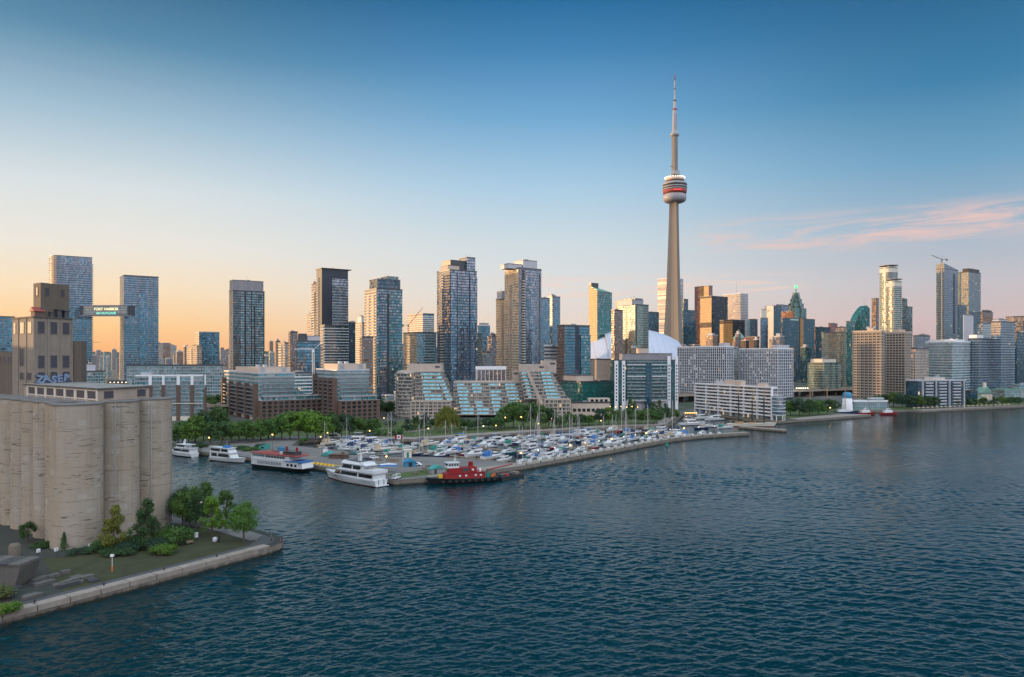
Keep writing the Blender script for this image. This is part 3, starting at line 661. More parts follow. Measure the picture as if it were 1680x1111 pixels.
for (u, v) in ((92, 912), (148, 905), (63, 914)):
    x_, y_ = G(u, v); o = empty('notice_board', (x_, y_, 2), .9, ['white notice board on the fence just below the silo', 'small white notice board at the foot of the big corner silo', 'white notice board nearest the bunker'][(92, 148, 63).index(u)], 'notice')
    b = MB(); b.box(-.42, .42, -.04, .04, 1.1, 2.0); b.build('board', M['white'], o); b = MB(); b.tube((0, .1, 0), (0, .1, 2.0), .04); b.build('post', M['dgrey'], o)
x_, y_ = G(184, 938); o = empty('lifebuoy_post', (x_, y_, 2), 0, 'white and orange lifebuoy post on the pier wall path', 'lifebuoy post')
b = MB(); b.tube((0, 0, 0), (0, 0, 1.3), .14, .14); b.build('base', M['orange'], o)
b = MB(); b.tube((0, 0, 1.3), (0, 0, 3.4), .06, .06); b.build('post', M['white'], o)
b = MB(); b.box(-.32, .32, -.3, .3, 3.4, 3.9); b.build('lamp_box', M['white'], o)
x_, y_ = G(322, 886); o = empty('notice_board', (x_, y_, 2), .5, 'white notice board on the dry lawn near the street trees', 'notice')
b = MB(); b.box(-.45, .45, -.04, .04, .7, 2.0); b.build('board', M['white'], o); b = MB(); b.tube((0, .1, 0), (0, .1, 1.9), .04); b.build('post', M['dgrey'], o)
x_, y_ = G(353, 889); b = MB(); b.lathe([(.5, 0), (.75, .5), (.6, 1.1), (.01, 1.3)], 10); b.build('round_planter', M['lgrey'], label='pale round planter on the lawn beside the dark path', cat='planter', loc=(x_, y_, 2))
x_, y_ = G(359, 890); b = MB(); b.tube((0, 0, 0), (0, 0, 1.6), .28, .25, 8); b.ball((0, 0, 1.6), .27); b.build('bollard', M['black'], label='black bollard beside the pale planter on the lawn', cat='bollard', loc=(x_, y_, 2))
x_, y_ = G(312, 893); o = empty('park_bench', (x_, y_, 2), .8, 'wooden park bench on the dry lawn at the silo foot', 'bench')
b = MB(); b.box(-.9, .9, -.25, .25, .42, .5); b.build('seat', M['wood'], o); b = MB(); b.box(-.9, .9, .22, .28, .55, .95); b.build('backrest', M['wood'], o)
for sx in (-.75, .75): b = MB(); b.box(sx - .05, sx + .05, -.22, .22, 0, .42); b.build('leg', M['dgrey'], o)
for i in range(7):
    p = pe(.40 + i * .085, 1.9); b = MB(); b.tube((0, 0, 0), (0, 0, .45), .16, .14, 8); b.tube((0, 0, .45), (0, 0, .6), .24, .22, 8)
    b.build('mooring_bollard', M['black'], label='small black mooring bollard on the near pier coping', cat='bollard', group='mooring bollards on the near pier', loc=(p[0], p[1], 2.32))
# two people at the pier end
def person(loc, rz, label, sit, shirt, trousers):
    hz = .45 if sit else .92
    J = [(0, 0, hz), (0, 0, hz + .25), (0, 0, hz + .5), (0, 0, hz + .6), (0, -.02, hz + .72), (0, -.02, hz + .84)]
    Rr = [.15, .14, .17, .065, .1, .085]; E = [(0, 1), (1, 2), (2, 3), (3, 4), (4, 5)]
    for sx in (-1, 1):
        k = len(J)
        if sit: J += [(sx * .1, -.08, hz), (sx * .12, -.5, hz + .02), (sx * .12, -.52, .06), (sx * .12, -.66, .04)]
        else: J += [(sx * .1, 0, hz - .08), (sx * .11, -.02, .5), (sx * .12, 0, .08), (sx * .13, -.14, .04)]
        Rr += [.105, .075, .05, .04]; E += [(0, k), (k, k + 1), (k + 1, k + 2), (k + 2, k + 3)]
        k = len(J); J += [(sx * .2, 0, hz + .48), (sx * .27, -.03, hz + .2), (sx * .22, -.2, hz + .02), (sx * .2, -.27, hz)]
        Rr += [.065, .05, .04, .035]; E += [(2, k), (k, k + 1), (k + 1, k + 2), (k + 2, k + 3)]
    me = bpy.data.meshes.new('person'); me.from_pydata(J, E, [])
    for m_ in (trousers, shirt, SKIN): me.materials.append(m_)
    o = link('person', me, None, loc, rz, label, 'person', 'people on the pier end')
    sk_ = o.modifiers.new('s', 'SKIN'); 
    for i, r_ in enumerate(Rr): me.skin_vertices[0].data[i].radius = (r_, r_)
    me.skin_vertices[0].data[0].use_root = True
    o.modifiers.new('d', 'SUBSURF').levels = 1; o.modifiers['d'].render_levels = 1
    bpy.context.view_layer.update()
    m2 = bpy.data.meshes.new_from_object(o.evaluated_get(bpy.context.evaluated_depsgraph_get()))
    o.modifiers.clear(); o.data = m2; m2.materials.clear()
    for m_ in (trousers, shirt, SKIN): m2.materials.append(m_)
    for p in m2.polygons:
        z_ = p.center.z; p.use_smooth = True
        p.material_index = 2 if (z_ > hz + .56 or (abs(p.center.x) > .17 and z_ < hz + .12 and z_ > hz - .1 and p.center.y < -.1 and not sit)) else (1 if z_ > hz + .04 else 0)
    hb = MB(); hb.ball((0, .01, hz + .82), .115, sz=.95); hb.build('hair', M['black'], o)
    return o
SKIN = plain('skin', (.42, .26, .19), .6, .1, 2)
person((-60.7, 191.8, 1.62), R(95), 'person in a red top sitting on the pier end facing the water', True, M['redhull'], M['navycv'])
person((-63.2, 192.2, 2.0), R(40), 'person in dark clothes standing at the pier end', False, M['dgrey'], M['black'])
# ---------------------------------------------------------------- city towers
def proj_t(u): return (u - CX) / F
def solve(uL, uC, uR, Y, psi, asp=1.0):
    s, c = math.sin(R(psi)), math.cos(R(psi))
    def wd(uc):
        Cx = X(uc, Y); tl, tr = proj_t(uL), proj_t(uR)
        return Cx, (tr * Y - Cx) / (c - tr * s), (Cx - tl * Y) / (s + tl * c)
    if uC is not None: return wd(uC)
    if s + proj_t(uL) * c < .08:                        # its left flank is turned away
        Cx, w_, _ = wd(uL); return Cx, w_, w_ * asp
    lo, hi = uL, uR
    for _ in range(60):
        mid = (lo + hi) / 2; Cx, w_, d_ = wd(mid)
        if d_ / max(w_, 1e-6) > asp: hi = mid
        else: lo = mid
    return Cx, w_, d_
def rect(w_, d_, e=0.0): return [(-e, -e), (w_ + e, -e), (w_ + e, d_ + e), (-e, d_ + e)]
BALC = {}
def balcony_mesh(wd_, dp, mt, slabm):
    k = (round(wd_, 1), dp, mt, slabm)
    if k not in BALC:
        b = MB(); b.box(0, wd_, -dp, .02, 0, .22, 1); b.box(0, wd_, -dp - .02, -dp + .05, .22, 1.2, 0); b.box(-.01, .05, -dp, .02, .22, 1.2, 0); b.box(wd_ - .05, wd_ + .01, -dp, .02, .22, 1.2, 0)
        BALC[k] = b.mesh('balcony', [M[mt], M[slabm]])
    return BALC[k]
def balconies(root, w_, d_, face, s, wd_, dp=1.5, z0=6, z1=60, step=3.0, mt='balcglass', slabm='conc_pale'):
    me = balcony_mesh(wd_, dp, mt, slabm); z = z0
    while z < z1:
        if face == 'F': link('balcony', me, root, (s * w_ - wd_ / 2, 0, z))
        elif face == 'L': link('balcony', me, root, (0, s * d_ + wd_ / 2, z), R(-90))
        elif face == 'R': link('balcony', me, root, (w_, s * d_ - wd_ / 2, z), R(90))
        z += step
def recess(root, w_, d_, face, s, wd_, z0, z1, mt='black'):
    b = MB()
    if face == 'F': b.box(s * w_ - wd_ / 2, s * w_ + wd_ / 2, -.06, .1, z0, z1)
    else: b.box(-.06, .1, s * d_ - wd_ / 2, s * d_ + wd_ / 2, z0, z1)
    b.build('balcony_recess', M[mt], root)
def tower(name, label, Y, uL, uR, vT, fa, uC=None, psi=35, asp=1.0, cat='tower', roof='roofing', rim='dgrey', bands=None, bstep=3.0, mech=(), balc=(), piers=None, group=None, gear=True, plan=None, z0=2.0, bandh=.35, bandout=.25, part='facade', rimh=.9, flank=None):
    Cx, w_, d_ = solve(uL, uC, uR, Y, psi, asp)
    h = Z(vT, Y) - z0
    o = empty(name, (Cx, Y, z0), R(psi), label, cat, group)
    poly = plan(w_, d_) if plan else rect(w_, d_)
    b = MB(); b.prism(poly, 0, h, 0, 1)
    if bands:
        z = bstep
        big = [(p[0] + (bandout if p[0] > w_ / 2 else -bandout), p[1] + (bandout if p[1] > d_ / 2 else -bandout)) for p in poly]
        while z < h - 1:
            b.prism(big, z - bandh / 2, z + bandh / 2, 2, 2, True, True); z += bstep
    if piers:
        pm, n_, pw, po = piers
        for i in range(n_ + 1):
            x_ = i / n_ * (w_ - pw); b.box(x_, x_ + pw, -po, .01, 0, h, 3)
        nd = max(1, int(n_ * d_ / max(w_, 1)))
        for i in range(nd + 1):
            y_ = i / nd * (d_ - pw); b.box(-po, .01, y_, y_ + pw, 0, h, 3)
    b.build(part, [FA[fa] if fa in FA else M[fa], M[roof], M[bands or 'grey'], M[piers[0] if piers else 'grey']], o)
    if not plan:
        r_ = MB(); e = .32
        for (x0, x1, y0, y1) in ((-e, w_ + e, -e, .25), (-e, w_ + e, d_ - .25, d_ + e), (-e, .25, .25, d_ - .25), (w_ - .25, w_ + e, .25, d_ - .25)): r_.box(x0, x1, y0, y1, h - .35, h + rimh)
        r_.build('parapet', M[rim], o)
    else:
        r_ = MB(); cxp = sum(p[0] for p in poly) / len(poly); cyp = sum(p[1] for p in poly) / len(poly)
        r_.prism([(cxp + (p[0] - cxp) * 1.012, cyp + (p[1] - cyp) * 1.012) for p in poly], h - .3, h + .6, 0, 0, True, True); r_.build('parapet', M[rim], o)
    for (fx0, fx1, fy0, fy1, zt, mt) in mech:
        hh = Z(zt, Y) - z0 if zt > 100 else h + zt
        p_ = MB(); p_.box(fx0 * w_, fx1 * w_, fy0 * d_, fy1 * d_, h - .2, hh, 0, 1); po_ = p_.build('plant_room', [FA[mt] if mt in FA else M[mt], M['roofing']], o)
        q_ = MB(); q_.box(fx0 * w_ - .3, fx1 * w_ + .3, fy0 * d_ - .3, fy1 * d_ + .3, hh, hh + .45); q_.build('roof', M[rim], po_)
    if gear:
        rr = random.Random(name + label); ht = max([h] + [(Z(m_[4], Y) - z0 if m_[4] > 100 else h + m_[4]) for m_ in mech])
        for i in range(rr.randint(2, 4)):
            a_ = MB(); fx, fy = (.5, .5) if not mech else ((mech[-1][0] + mech[-1][1]) / 2, (mech[-1][2] + mech[-1][3]) / 2)
            px_, py_ = w_ * (fx + rr.uniform(-.15, .15)), d_ * (fy + rr.uniform(-.15, .15))
            if rr.random() < .5: a_.tube((0, 0, 0), (0, 0, rr.uniform(3, 6)), .16, .1, 4); nm = 'antenna'
            else: s_ = rr.uniform(1, 2.2); a_.box(-s_, s_, -s_ * .7, s_ * .7, 0, rr.uniform(1.2, 2.4)); nm = 'roof_unit'
            a_.build(nm, M['grey'], o, (px_, py_, (ht if mech else h)))
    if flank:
        fl_ = MB(); fl_.box(-.32, .02, .3, d_ - .3, 0, h - .4); fl_.build('flank_wall', [FA[flank]], o)  # thin skin on the sunward side, sunset reflection held in its colour
    for kw in balc: balconies(o, w_, d_, **kw)
    return o, w_, d_, h
def ell(n=36, pw=2.6):
    def f(w_, d_):
        P = []
        for k in range(n):
            a_ = 2 * math.pi * k / n; ca, sa = math.cos(a_), math.sin(a_)
            r_ = (abs(ca) ** pw + abs(sa) ** pw) ** (-1 / pw); P.append((w_ / 2 + w_ / 2 * r_ * ca, d_ / 2 + d_ / 2 * r_ * sa))
        return P
    return f
def roundleft(w_, d_):     # flat long front, bowed left end
    return [(w_ * .22, 0), (w_, 0), (w_, d_), (w_ * .22, d_)] + [(w_ * (.22 - .22 * math.sin(math.pi * k / 10)), d_ * (.5 + .5 * math.cos(math.pi * k / 10))) for k in range(1, 10)]
def roundfront(w_, d_):
    n = 12; return [(w_ * k / n, -.0 - d_ * .30 * math.sin(math.pi * k / n)) for k in range(n + 1)] + [(w_, d_), (0, d_)]
T = tower
M['gridpanel'] = plain('pale_blue_grey_panel', (.50, .52, .57), .55, .15, .2, streak=.3)
M['navypanel'] = plain('dark_navy_cladding', (.018, .03, .048), .3, .3, .15)
M['tanwall'] = plain('tan_concrete_wall', (.31, .265, .225), .8, .2, .25, streak=.3)
# ---- far left: pair of towers joined by a lit bridge
o, w_, d_, h = T('glass_tower', 'curved blue glass tower rising behind the silo workhouse', 930, 82, 151, 418.5, 'steelblue', psi=35, plan=roundleft, asp=.8, bands='grey', bandout=.5)
b = MB(); b.prism([(p[0], p[1]) for p in [(w_ * .24, -.4), (w_ * .99, -.4), (w_ * .99, .1), (w_ * .24, .1)]], h - 9, h - .5, 0); b.build('crown_glazing', FA['blue'], o)
balconies(o, w_, d_, 'R', .12, 5, 1.6, 8, h - 8, 3.0, slabm='grey')
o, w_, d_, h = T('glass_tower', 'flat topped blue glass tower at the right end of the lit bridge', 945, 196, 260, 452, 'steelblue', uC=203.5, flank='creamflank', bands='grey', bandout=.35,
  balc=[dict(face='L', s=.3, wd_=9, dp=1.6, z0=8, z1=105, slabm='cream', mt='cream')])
b = MB(); b.box(w_ * .45, w_ * .62, -.5, .1, 12, h - 22); b.build('glass_bay', FA['blue'], o)
# the bridge between them, with lit lettering
Yb = 915; xb0, xb1 = X(131, Yb), X(214.5, Yb - 4); zb0, zb1 = Z(518.5, Yb), Z(501, Yb); Lb = xb1 - xb0
sb = empty('sky_bridge', (xb0, Yb, zb0), R(-3), 'dark glass sky bridge with lit lettering between two blue towers', 'bridge')
hb = zb1 - zb0
b = MB(); b.box(0, Lb, 0, 9, 0, hb, 0, 1); b.build('bridge_box', [M['navy'], M['grey']], sb)
b = MB(); b.box(4.5, Lb - 4.5, -.2, .05, 1.6, hb - 1.4); b.build('glazing', FA['teal'], sb)
for zz in (0, hb - .55): b = MB(); b.box(-.3, Lb + .3, -.5, .1, zz, zz + .55); b.build('bridge_girder', M['grey'], sb)
for txt, zz, sz, k, nm in (('FORT HARBOR', hb * .52, 4.6, 'letter', 'lettering'), ('AN OUTLOOK', hb * .15, 3.9, 'letterteal', 'lettering')):
    l_ = link(nm, text_mesh(txt, sz, .06, M[k], .06), sb, (Lb * .52, -.42, zz)); l_.rotation_euler = (R(90), 0, 0); l_.scale = (1.0, 1, 1)
T('glass_block', 'blue glass block at the left edge beyond the silo workhouse', 760, -40, 24, 519, 'blue', bands='grey')
T('pale_block', 'small pale flat roofed block between the silo workhouse and the twin towers', 700, 132, 172, 610, 'resgrey', cat='block', mech=[(.1, .6, .2, .8, 598, 'lgrey')], roof='roofpale')
T('podium', 'low lamp lit podium in front of the right bridge tower', 720, 176, 226, 626, 'brownwin', cat='block', asp=.6, roof='roofpale')
# ---- left centre
o, w_, d_, h = T('slab_block', 'long low grey apartment slab behind the brick piered glass house', 690, 208, 366, 600, 'resgrey', psi=8, asp=.16, bands='lgrey', cat='apartment block')
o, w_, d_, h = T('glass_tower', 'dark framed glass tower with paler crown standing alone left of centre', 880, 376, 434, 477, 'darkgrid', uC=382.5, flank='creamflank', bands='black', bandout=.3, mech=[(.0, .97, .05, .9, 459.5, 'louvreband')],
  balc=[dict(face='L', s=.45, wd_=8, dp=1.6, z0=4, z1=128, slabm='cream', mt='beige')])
b = MB(); b.box(w_ * .36, w_ * .41, -.4, .1, 0, h); b.box(w_ * .66, w_ * .70, -.4, .1, h * .12, h * .86); b.box(w_ * .56, w_ * .59, -.35, .1, h * .3, h); b.build('recess_panel', M['black'], o)
T('glass_midrise', 'mid rise with sunset gold flank and blue glass front beside the dark framed tower', 1080, 321, 360, 545, 'blue', uC=327, flank='creamflank', bands='dgrey', rim='grey')
T('glass_midrise', 'lower beige balcony wing on the golden mid rise', 1060, 306, 332, 568, 'beigesmall', uC=323, balc=[dict(face='L', s=.5, wd_=12, z0=4, z1=60, slabm='cream', mt='cream')])
# dark capped tower
o, w_, d_, h = T('dark_tower', 'navy tower with flat overhanging cap and pale glass bay', 800, 519, 571, 441, 'navypanel', uC=528, rim='black', rimh=.3)
zb = Z(534, 800) - 2; zt = Z(456, 800) - 2
b = MB(); b.box(w_ * .38, w_ * 1.0, -.7, d_ * .5, zb, zt, 0, 1)
z = zb + 1.5
while z < zt: b.box(w_ * .38 - .15, w_ + .15, -.95, -.6, z, z + .4, 2); z += 3.0
b.build('glass_bay', [FA['bluelav'], M['dgrey'], M['lgrey']], o)
b = MB(); b.box(-1.0, w_ + 3.6, -1.2, d_ + 1, h + .3, h + 1.1); b.build('roof_slab', M['black'], o)
balconies(o, w_, d_, 'L', .62, 6, 1.6, 4, zt, 3.0, slabm='cream', mt='beige')
T('dark_wing', 'dark glass wing with white bands below the navy capped tower', 785, 526, 571.5, 534, 'navy', uC=533, bands='white', bandh=.5, bandout=.3, balc=[dict(face='L', s=.4, wd_=8, dp=1.7, z0=4, z1=80, slabm='cream', mt='beige')])
T('balcony_sliver', 'narrow cream balcony wing left of the navy capped tower', 830, 511, 520, 465, 'beigesmall', uC=518, balc=[dict(face='L', s=.5, wd_=10, dp=1.4, z0=20, z1=120, slabm='cream', mt='cream')])
T('beige_tower', 'beige tower peeping out left of the navy capped tower', 960, 504, 514, 516, 'beigeapt', uC=511, flank='creamflank')
T('glass_midrise', 'bright blue glass mid rise with grey plant room left of the crane mast', 690, 486, 525, 560, 'blue', uC=488, bands='dgrey', mech=[(.05, .42, .1, .8, 548, 'dgrey'), (.45, 1.0, .1, .8, 551, 'lgrey')])
T('dark_midrise', 'dark brown mid rise just left of the bright blue glass one', 760, 473, 488, 545, 'brownwin', uC=476)
T('cream_midrise', 'cream balcony mid rise left of the dark brown one', 800, 456, 476, 563, 'beigesmall', uC=467, balc=[dict(face='L', s=.5, wd_=8, z0=4, z1=60, slabm='cream', mt='cream')])
T('white_apartments', 'white banded apartment block between the two brick terraces', 640, 474, 511, 612, 'resteal', uC=478, bands='white', bandh=.9, cat='apartment block', roof='roofpale')
T('dark_midrise', 'dark blue mid rise just right of the navy capped tower', 900, 571, 583, 529, 'navy', uC=572)
T('beige_tower', 'slim beige tower with sunset gold flank left of the tall teal tower', 980, 583, 600, 530, 'beigeapt', uC=594, flank='creamflank', mech=[(.2, .9, .2, .8, 519, 'lgrey')], balc=[dict(face='L', s=.5, wd_=16, dp=1.2, z0=20, z1=90, slabm='cream', mt='cream')])
# teal tower with sunset gold painted on its left flank
o, w_, d_, h = T('teal_tower', 'teal glass tower with cream balconies on its sunset gold flank and dark stepped crown', 745, 598, 660, 474, 'teal', uC=618, flank='creamflank', bands='dgrey', mech=[(.10, 1.0, .15, .8, 456.5, 'navy'), (.5, .95, .2, .7, 451.5, 'teal')],
  balc=[dict(face='L', s=.62, wd_=5, dp=1.5, z0=40, z1=110, slabm='cream', mt='cream'), dict(face='L', s=.22, wd_=5, dp=1.5, z0=40, z1=110, slabm='cream', mt='cream')])
b = MB(); b.box(w_ * .12, w_ * .36, -.8, .1, 6, h - 3, 0, 1)
z = 7
while z < h - 4: b.box(w_ * .12 - .1, w_ * .36 + .1, -1.0, -.7, z, z + .35, 1); z += 3
b.build('glass_bay', [FA['bluelav'], M['dgrey']], o)
recess(o, w_, d_, 'F', .44, 2.4, 3, h - 4, 'black')
T('dark_midrise', 'dark brown grid block at the foot of the teal tower', 725, 590, 612, 553, 'brownwin', uC=594)
# between
T('glass_midrise', 'teal mid rise with sunset gold flank and red crane beside it', 800, 662, 716, 546, 'teal', uC=684, flank='creamflank', bands='lgrey', bandh=.5, balc=[dict(face='L', s=.3, wd_=5, z0=4, z1=70, slabm='cream', mt='cream')])
T('beige_tower', 'striped blue tower with sunset gold flank behind the teal mid rise', 1050, 668, 712, 515, 'steelblue', uC=694, flank='creamflank', bands='cream', bandh=.9, bandout=.4)
# the two tall towers left of the centre
o, w_, d_, h = T('glass_tower', 'tall grey blue residential tower with gold balcony stripe left of the dome', 790, 717, 782, 443, 'bluelav', uC=738, bands='dgrey', bandout=.2,
  mech=[(.0, .42, .15, .75, 434.5, 'beige'), (.12, .85, .2, .85, 425.5, 'dgrey'), (.68, 1.0, .1, .7, 419, 'bluelav')], balc=[dict(face='L', s=.58, wd_=4.5, dp=1.7, z0=4, z1=135, slabm='cream', mt='beige')])
recess(o, w_, d_, 'L', .58, 4.2, 2, h - 3); recess(o, w_, d_, 'F', .27, 1.3, 2, h - 3, 'navy'); recess(o, w_, d_, 'F', .74, 1.3, 2, h - 3, 'navy')
b = MB(); b.box(w_ * .74, w_ * 1.0, -1.4, d_ * .3, 0, h - 6, 0, 1); b.build('glass_bay', [FA['bluelav'], M['grey']], o)
b = MB(); b.box(w_ * .02, w_ * .24, -1.0, .2, 0, h - 3, 0, 1); b.build('glass_bay', [FA['bluelav'], M['grey']], o)
o, w_, d_, h = T('glass_tower', 'tall grey residential tower with rounded front and sunset gold flank', 810, 828, 888, 440, 'bluelav', uC=852, flank='creamflank', bands='grey', bandout=.3, plan=None,
  mech=[(-.35, .25, .2, .75, 433, 'lgrey'), (.30, .95, .2, .8, 425, 'lgrey')] , balc=[dict(face='L', s=.55, wd_=4.0, dp=1.6, z0=4, z1=128, slabm='beige', mt='beige'), dict(face='F', s=.17, wd_=4.2, dp=1.5, z0=14, z1=134, slabm='cream', mt='beige')])
recess(o, w_, d_, 'L', .55, 4.0, 2, h - 4); recess(o, w_, d_, 'F', .17, 4.0, 10, h - 2)
b = MB(); b.prism([(w_ * (.30 + .6 * k / 8), -2.4 * math.sin(math.pi * k / 8)) for k in range(9)] + [(w_ * .9, .3), (w_ * .3, .3)], 0, h - 4, 0, 1)
z = 3
while z < h - 5: b.prism([(w_ * (.30 + .6 * k / 8), -.25 - 2.5 * math.sin(math.pi * k / 8)) for k in range(9)] + [(w_ * .9, .2), (w_ * .3, .2)], z, z + .3, 1, 1, True, True); z += 3
b.build('bowed_bay', [FA['bluelav'], M['grey']], o)
recess(o, w_, d_, 'F', .93, 1.6, 4, h - 5, 'navy')
T('gold_tower', 'lower tower with sunset gold flank attached left of the rounded grey tower', 850, 814, 836, 490, 'steelblue', uC=830, flank='creamflank', bands='grey', mech=[(-.6, .9, .2, .7, 478, 'lgrey')], balc=[dict(face='L', s=.35, wd_=4, dp=1.5, z0=4, z1=110, slabm='cream', mt='beige')])
T('teal_midrise', 'teal glass mid rise right of the tall grey blue tower', 830, 768, 791, 548, 'teal', uC=769, bands='lgrey')
T('teal_midrise', 'grey green office tower with pale top rail behind the teal mid rise', 1100, 782, 804, 534, 'steelblue', uC=784, rim='cream', mech=[(.1, .9, .1, .9, 530, 'grey')])
T('grey_block', 'small grey block between the tall towers', 950, 800, 818, 553, 'farblue', mech=[(.2, .7, .2, .8, 548, 'navy')])
T('grey_block', 'blue grey block low between the tall towers', 880, 792, 806, 578, 'resteal', bands='lgrey')
T('colonnade_hall', 'low pale roofed hall with tall dark columns behind the greenhouse terraces', 680, 782, 830, 606, 'brownwin', psi=5, asp=.5, cat='hall', roof='roofpale', rim='white', rimh=2.6, piers=('lgrey', 7, .9, .5))
T('blue_tower', 'slim blue tower behind the rounded grey tower on its right', 1000, 884, 902, 489, 'blue', uC=887, bands='grey')
o, w_, d_, h = T('blue_tower', 'blue tower with pale left edge right of the rounded grey tower', 1080, 899, 919, 487, 'steelblue', uC=906, bands='grey', mech=[(.0, .5, .1, .6, 484.5, 'grey')])
T('white_block', 'low white block with bold dark stripes behind the right terrace', 760, 893, 920, 567, 'whitestripe', uC=894, cat='block', roof='roofpale', rim='white')
o, w_, d_, h = T('blue_tower', 'blue glass tower with brown flank left of the white dome', 740, 915, 967.5, 534, 'blue', uC=926, bands='dgrey')
b = MB(); b.box(-.25, .1, 0, d_, 0, h - 1); b.build('brown_flank', FA['brownwin'], o); b = MB(); b.box(w_ * .42, w_ * .58, -.1, .3, 0, h - .5); b.build('recess_panel', M['navy'], o)
b = MB(); b.box(w_ * .62, w_, -1.5, d_ * .4, 0, h - 9, 0, 1); b.build('glass_bay', [FA['teal'], M['dgrey']], o)
# slanted roof tower
Cx, w_, d_ = solve(966, 980, 1004, 1120, 35); Yt = 1120
o = empty('slant_tower', (Cx, Yt, 2), R(35), 'green glass tower with slanted top and sunset gold flank beyond the dome', 'tower')
zl, zr = Z(467, Yt) - 2, Z(478.5, Yt) - 2; P4 = rect(w_, d_)
b = MB(); b.prism(P4, 0, 0, 0, 1, True, False, [zr + 2, zr, zl - 5, zl + 1]); b.build('facade', [FA['green'], M['copper']], o)
b = MB(); b.box(0, w_ * .5, d_ * .72, d_, zl - 3, zl + 4); b.build('plant_room', M['dgrey'], o)
b = MB(); b.prism([(-.35, 0), (0.02, 0), (.02, d_), (-.35, d_)], 0, 0, 0, 0, True, False, [zr + 1, zr + 1, zl, zl]); b.build('sunset_gold_face', FA['sunsetgold'], o)  # sunset glare on this side is painted into the colour
# tower in front of the dome
o, w_, d_, h = T('glass_tower', 'pale glass tower standing in front of the white dome', 900, 1013, 1064, 500, 'palegreen', uC=1042, bands='dgrey', bandout=.15, bandh=.25, mech=[(-.1, .75, .1, .95, 491.5, 'grey'), (.4, .96, .3, 1.0, 488.5, 'bluelav')], rim='dgrey')
recess(o, w_, d_, 'L', .5, 3, 2, h - 3, 'dgrey'); b = MB(); b.box(w_ * .1, w_ * .55, -.9, .1, 0, h - 3, 0, 1); b.build('glass_bay', [FA['palegreen'], M['grey']], o)
T('dark_wing', 'dark lit-window wing on the left of the pale glass tower', 880, 1003, 1022, 509, 'brownwin', uC=1008)
T('gold_tower', 'small block painted in sunset gold peeping over the pale glass tower', 1500, 1010, 1024, 494, 'sunsetgold', uC=1021)
# round fronted waterfront apartment house
o, w_, d_, h = T('waterfront_house', 'dark glass waterfront apartment house with bowed balconies and white corner piers', 640, 1001, 1112, 592, 'darkteal', uC=1008, psi=8, asp=.4, cat='apartment house', bands='dgrey', roof='roofpale', mech=[(.14, .92, .15, .9, 580.5, 'louvreband'), (.40, .56, .3, .8, 571, 'beige')])
for x0, x1 in ((.0, .055), (.115, .165), (.83, .88), (.955, 1.0)):
    b = MB(); b.box(x0 * w_, x1 * w_, -1.0, .2, 0, h + (0 if x0 < .5 else 4)); po_ = b.build('corner_pier', M['white'], o)
    for k in range(11):
        c = MB(); c.box((x0 + x1) / 2 * w_ - .55, (x0 + x1) / 2 * w_ + .55, -1.05, -.9, 9 + k * 3.0, 10.7 + k * 3.0); c.build('window', M['glass'], po_)
b = MB(); bow = lambda s_, o_: [(w_ * (.19 + .62 * k / 16), -(1 + 3.5 * math.sin(math.pi * k / 16)) - o_) for k in range(17)] + [(w_ * .81, .1), (w_ * .19, .1)]
b.prism(bow(0, 0), 9.5, h - 1, 0, 1); b.build('bowed_bay', [FA['darkteal'], M['roofing']], o)
z = 10
while z < h - 1:
    c = MB(); c.prism(bow(0, 1.3), z, z + .25, 0, 0, True, True); c.prism([(p[0], p[1] - 1.28) for p in bow(0, 0)[:17]] + [(p[0], p[1] - 1.2) for p in reversed(bow(0, 0)[:17])], z + .25, z + 1.2, 1); c.build('balcony', [M['lgrey'], M['balcglass']], o); z += 3.0
c = MB(); c.box(w_ * .46, w_ * .55, -6.2, -3, 0, h - 2); c.build('glass_bay', FA['navy'], o)
for zz in (9, h - 14, h - 3.5): c = MB(); c.prism(bow(0, 1.5), zz, zz + .5, 0, 0, True, True); c.build('cornice', M['white'], o)
for k in range(30):
    c = MB(); x_ = w_ * (.17 + .66 * k / 29); c.box(x_ - .45, x_ + .45, -2.2, .1, 0, 9); c.build('arcade_pier', M['lgrey'], o)
c = MB(); c.box(.17 * w_, .83 * w_, -1.2, 0, 0, 8.9); c.build('arcade_glazing', FA['navy'], o)
# emerald offices
o, w_, d_, h = T('emerald_offices', 'emerald glass office block with cream arcade between the terraces and the dome', 650, 921, 1002, 627, 'emerald', uC=957, psi=35, cat='office block', roof='roofpale', rim='dgrey', mech=[(.0, .6, .3, .9, 617, 'beige')])
o, w_, d_, h = T('cream_arcade', 'cream arcade building with square openings in front of the emerald offices', 590, 935, 1001, 661, 'beige', psi=3, asp=.3, cat='arcade')
for k in range(8): c = MB(); c.box(w_ * (.04 + .12 * k), w_ * (.04 + .12 * k) + 2.6, -.06, .1, 3.4, 6.0); c.build('window', M['glass'], o)
c = MB(); c.box(w_ * .45, w_, .5, d_, h, h + 3.5); c.build('upper_storey', M['beige'], o)
for k in range(4): c = MB(); c.box(w_ * (.5 + .12 * k), w_ * (.5 + .12 * k) + 2.4, .42, .6, h + .8, h + 2.7); c.build('window', M['glass'], o)
T('retaining_wall', 'bare grey concrete drum wall under the left of the dome', 900, 967, 1002, 590, 'conc', psi=20, cat='wall', roof='roofing')
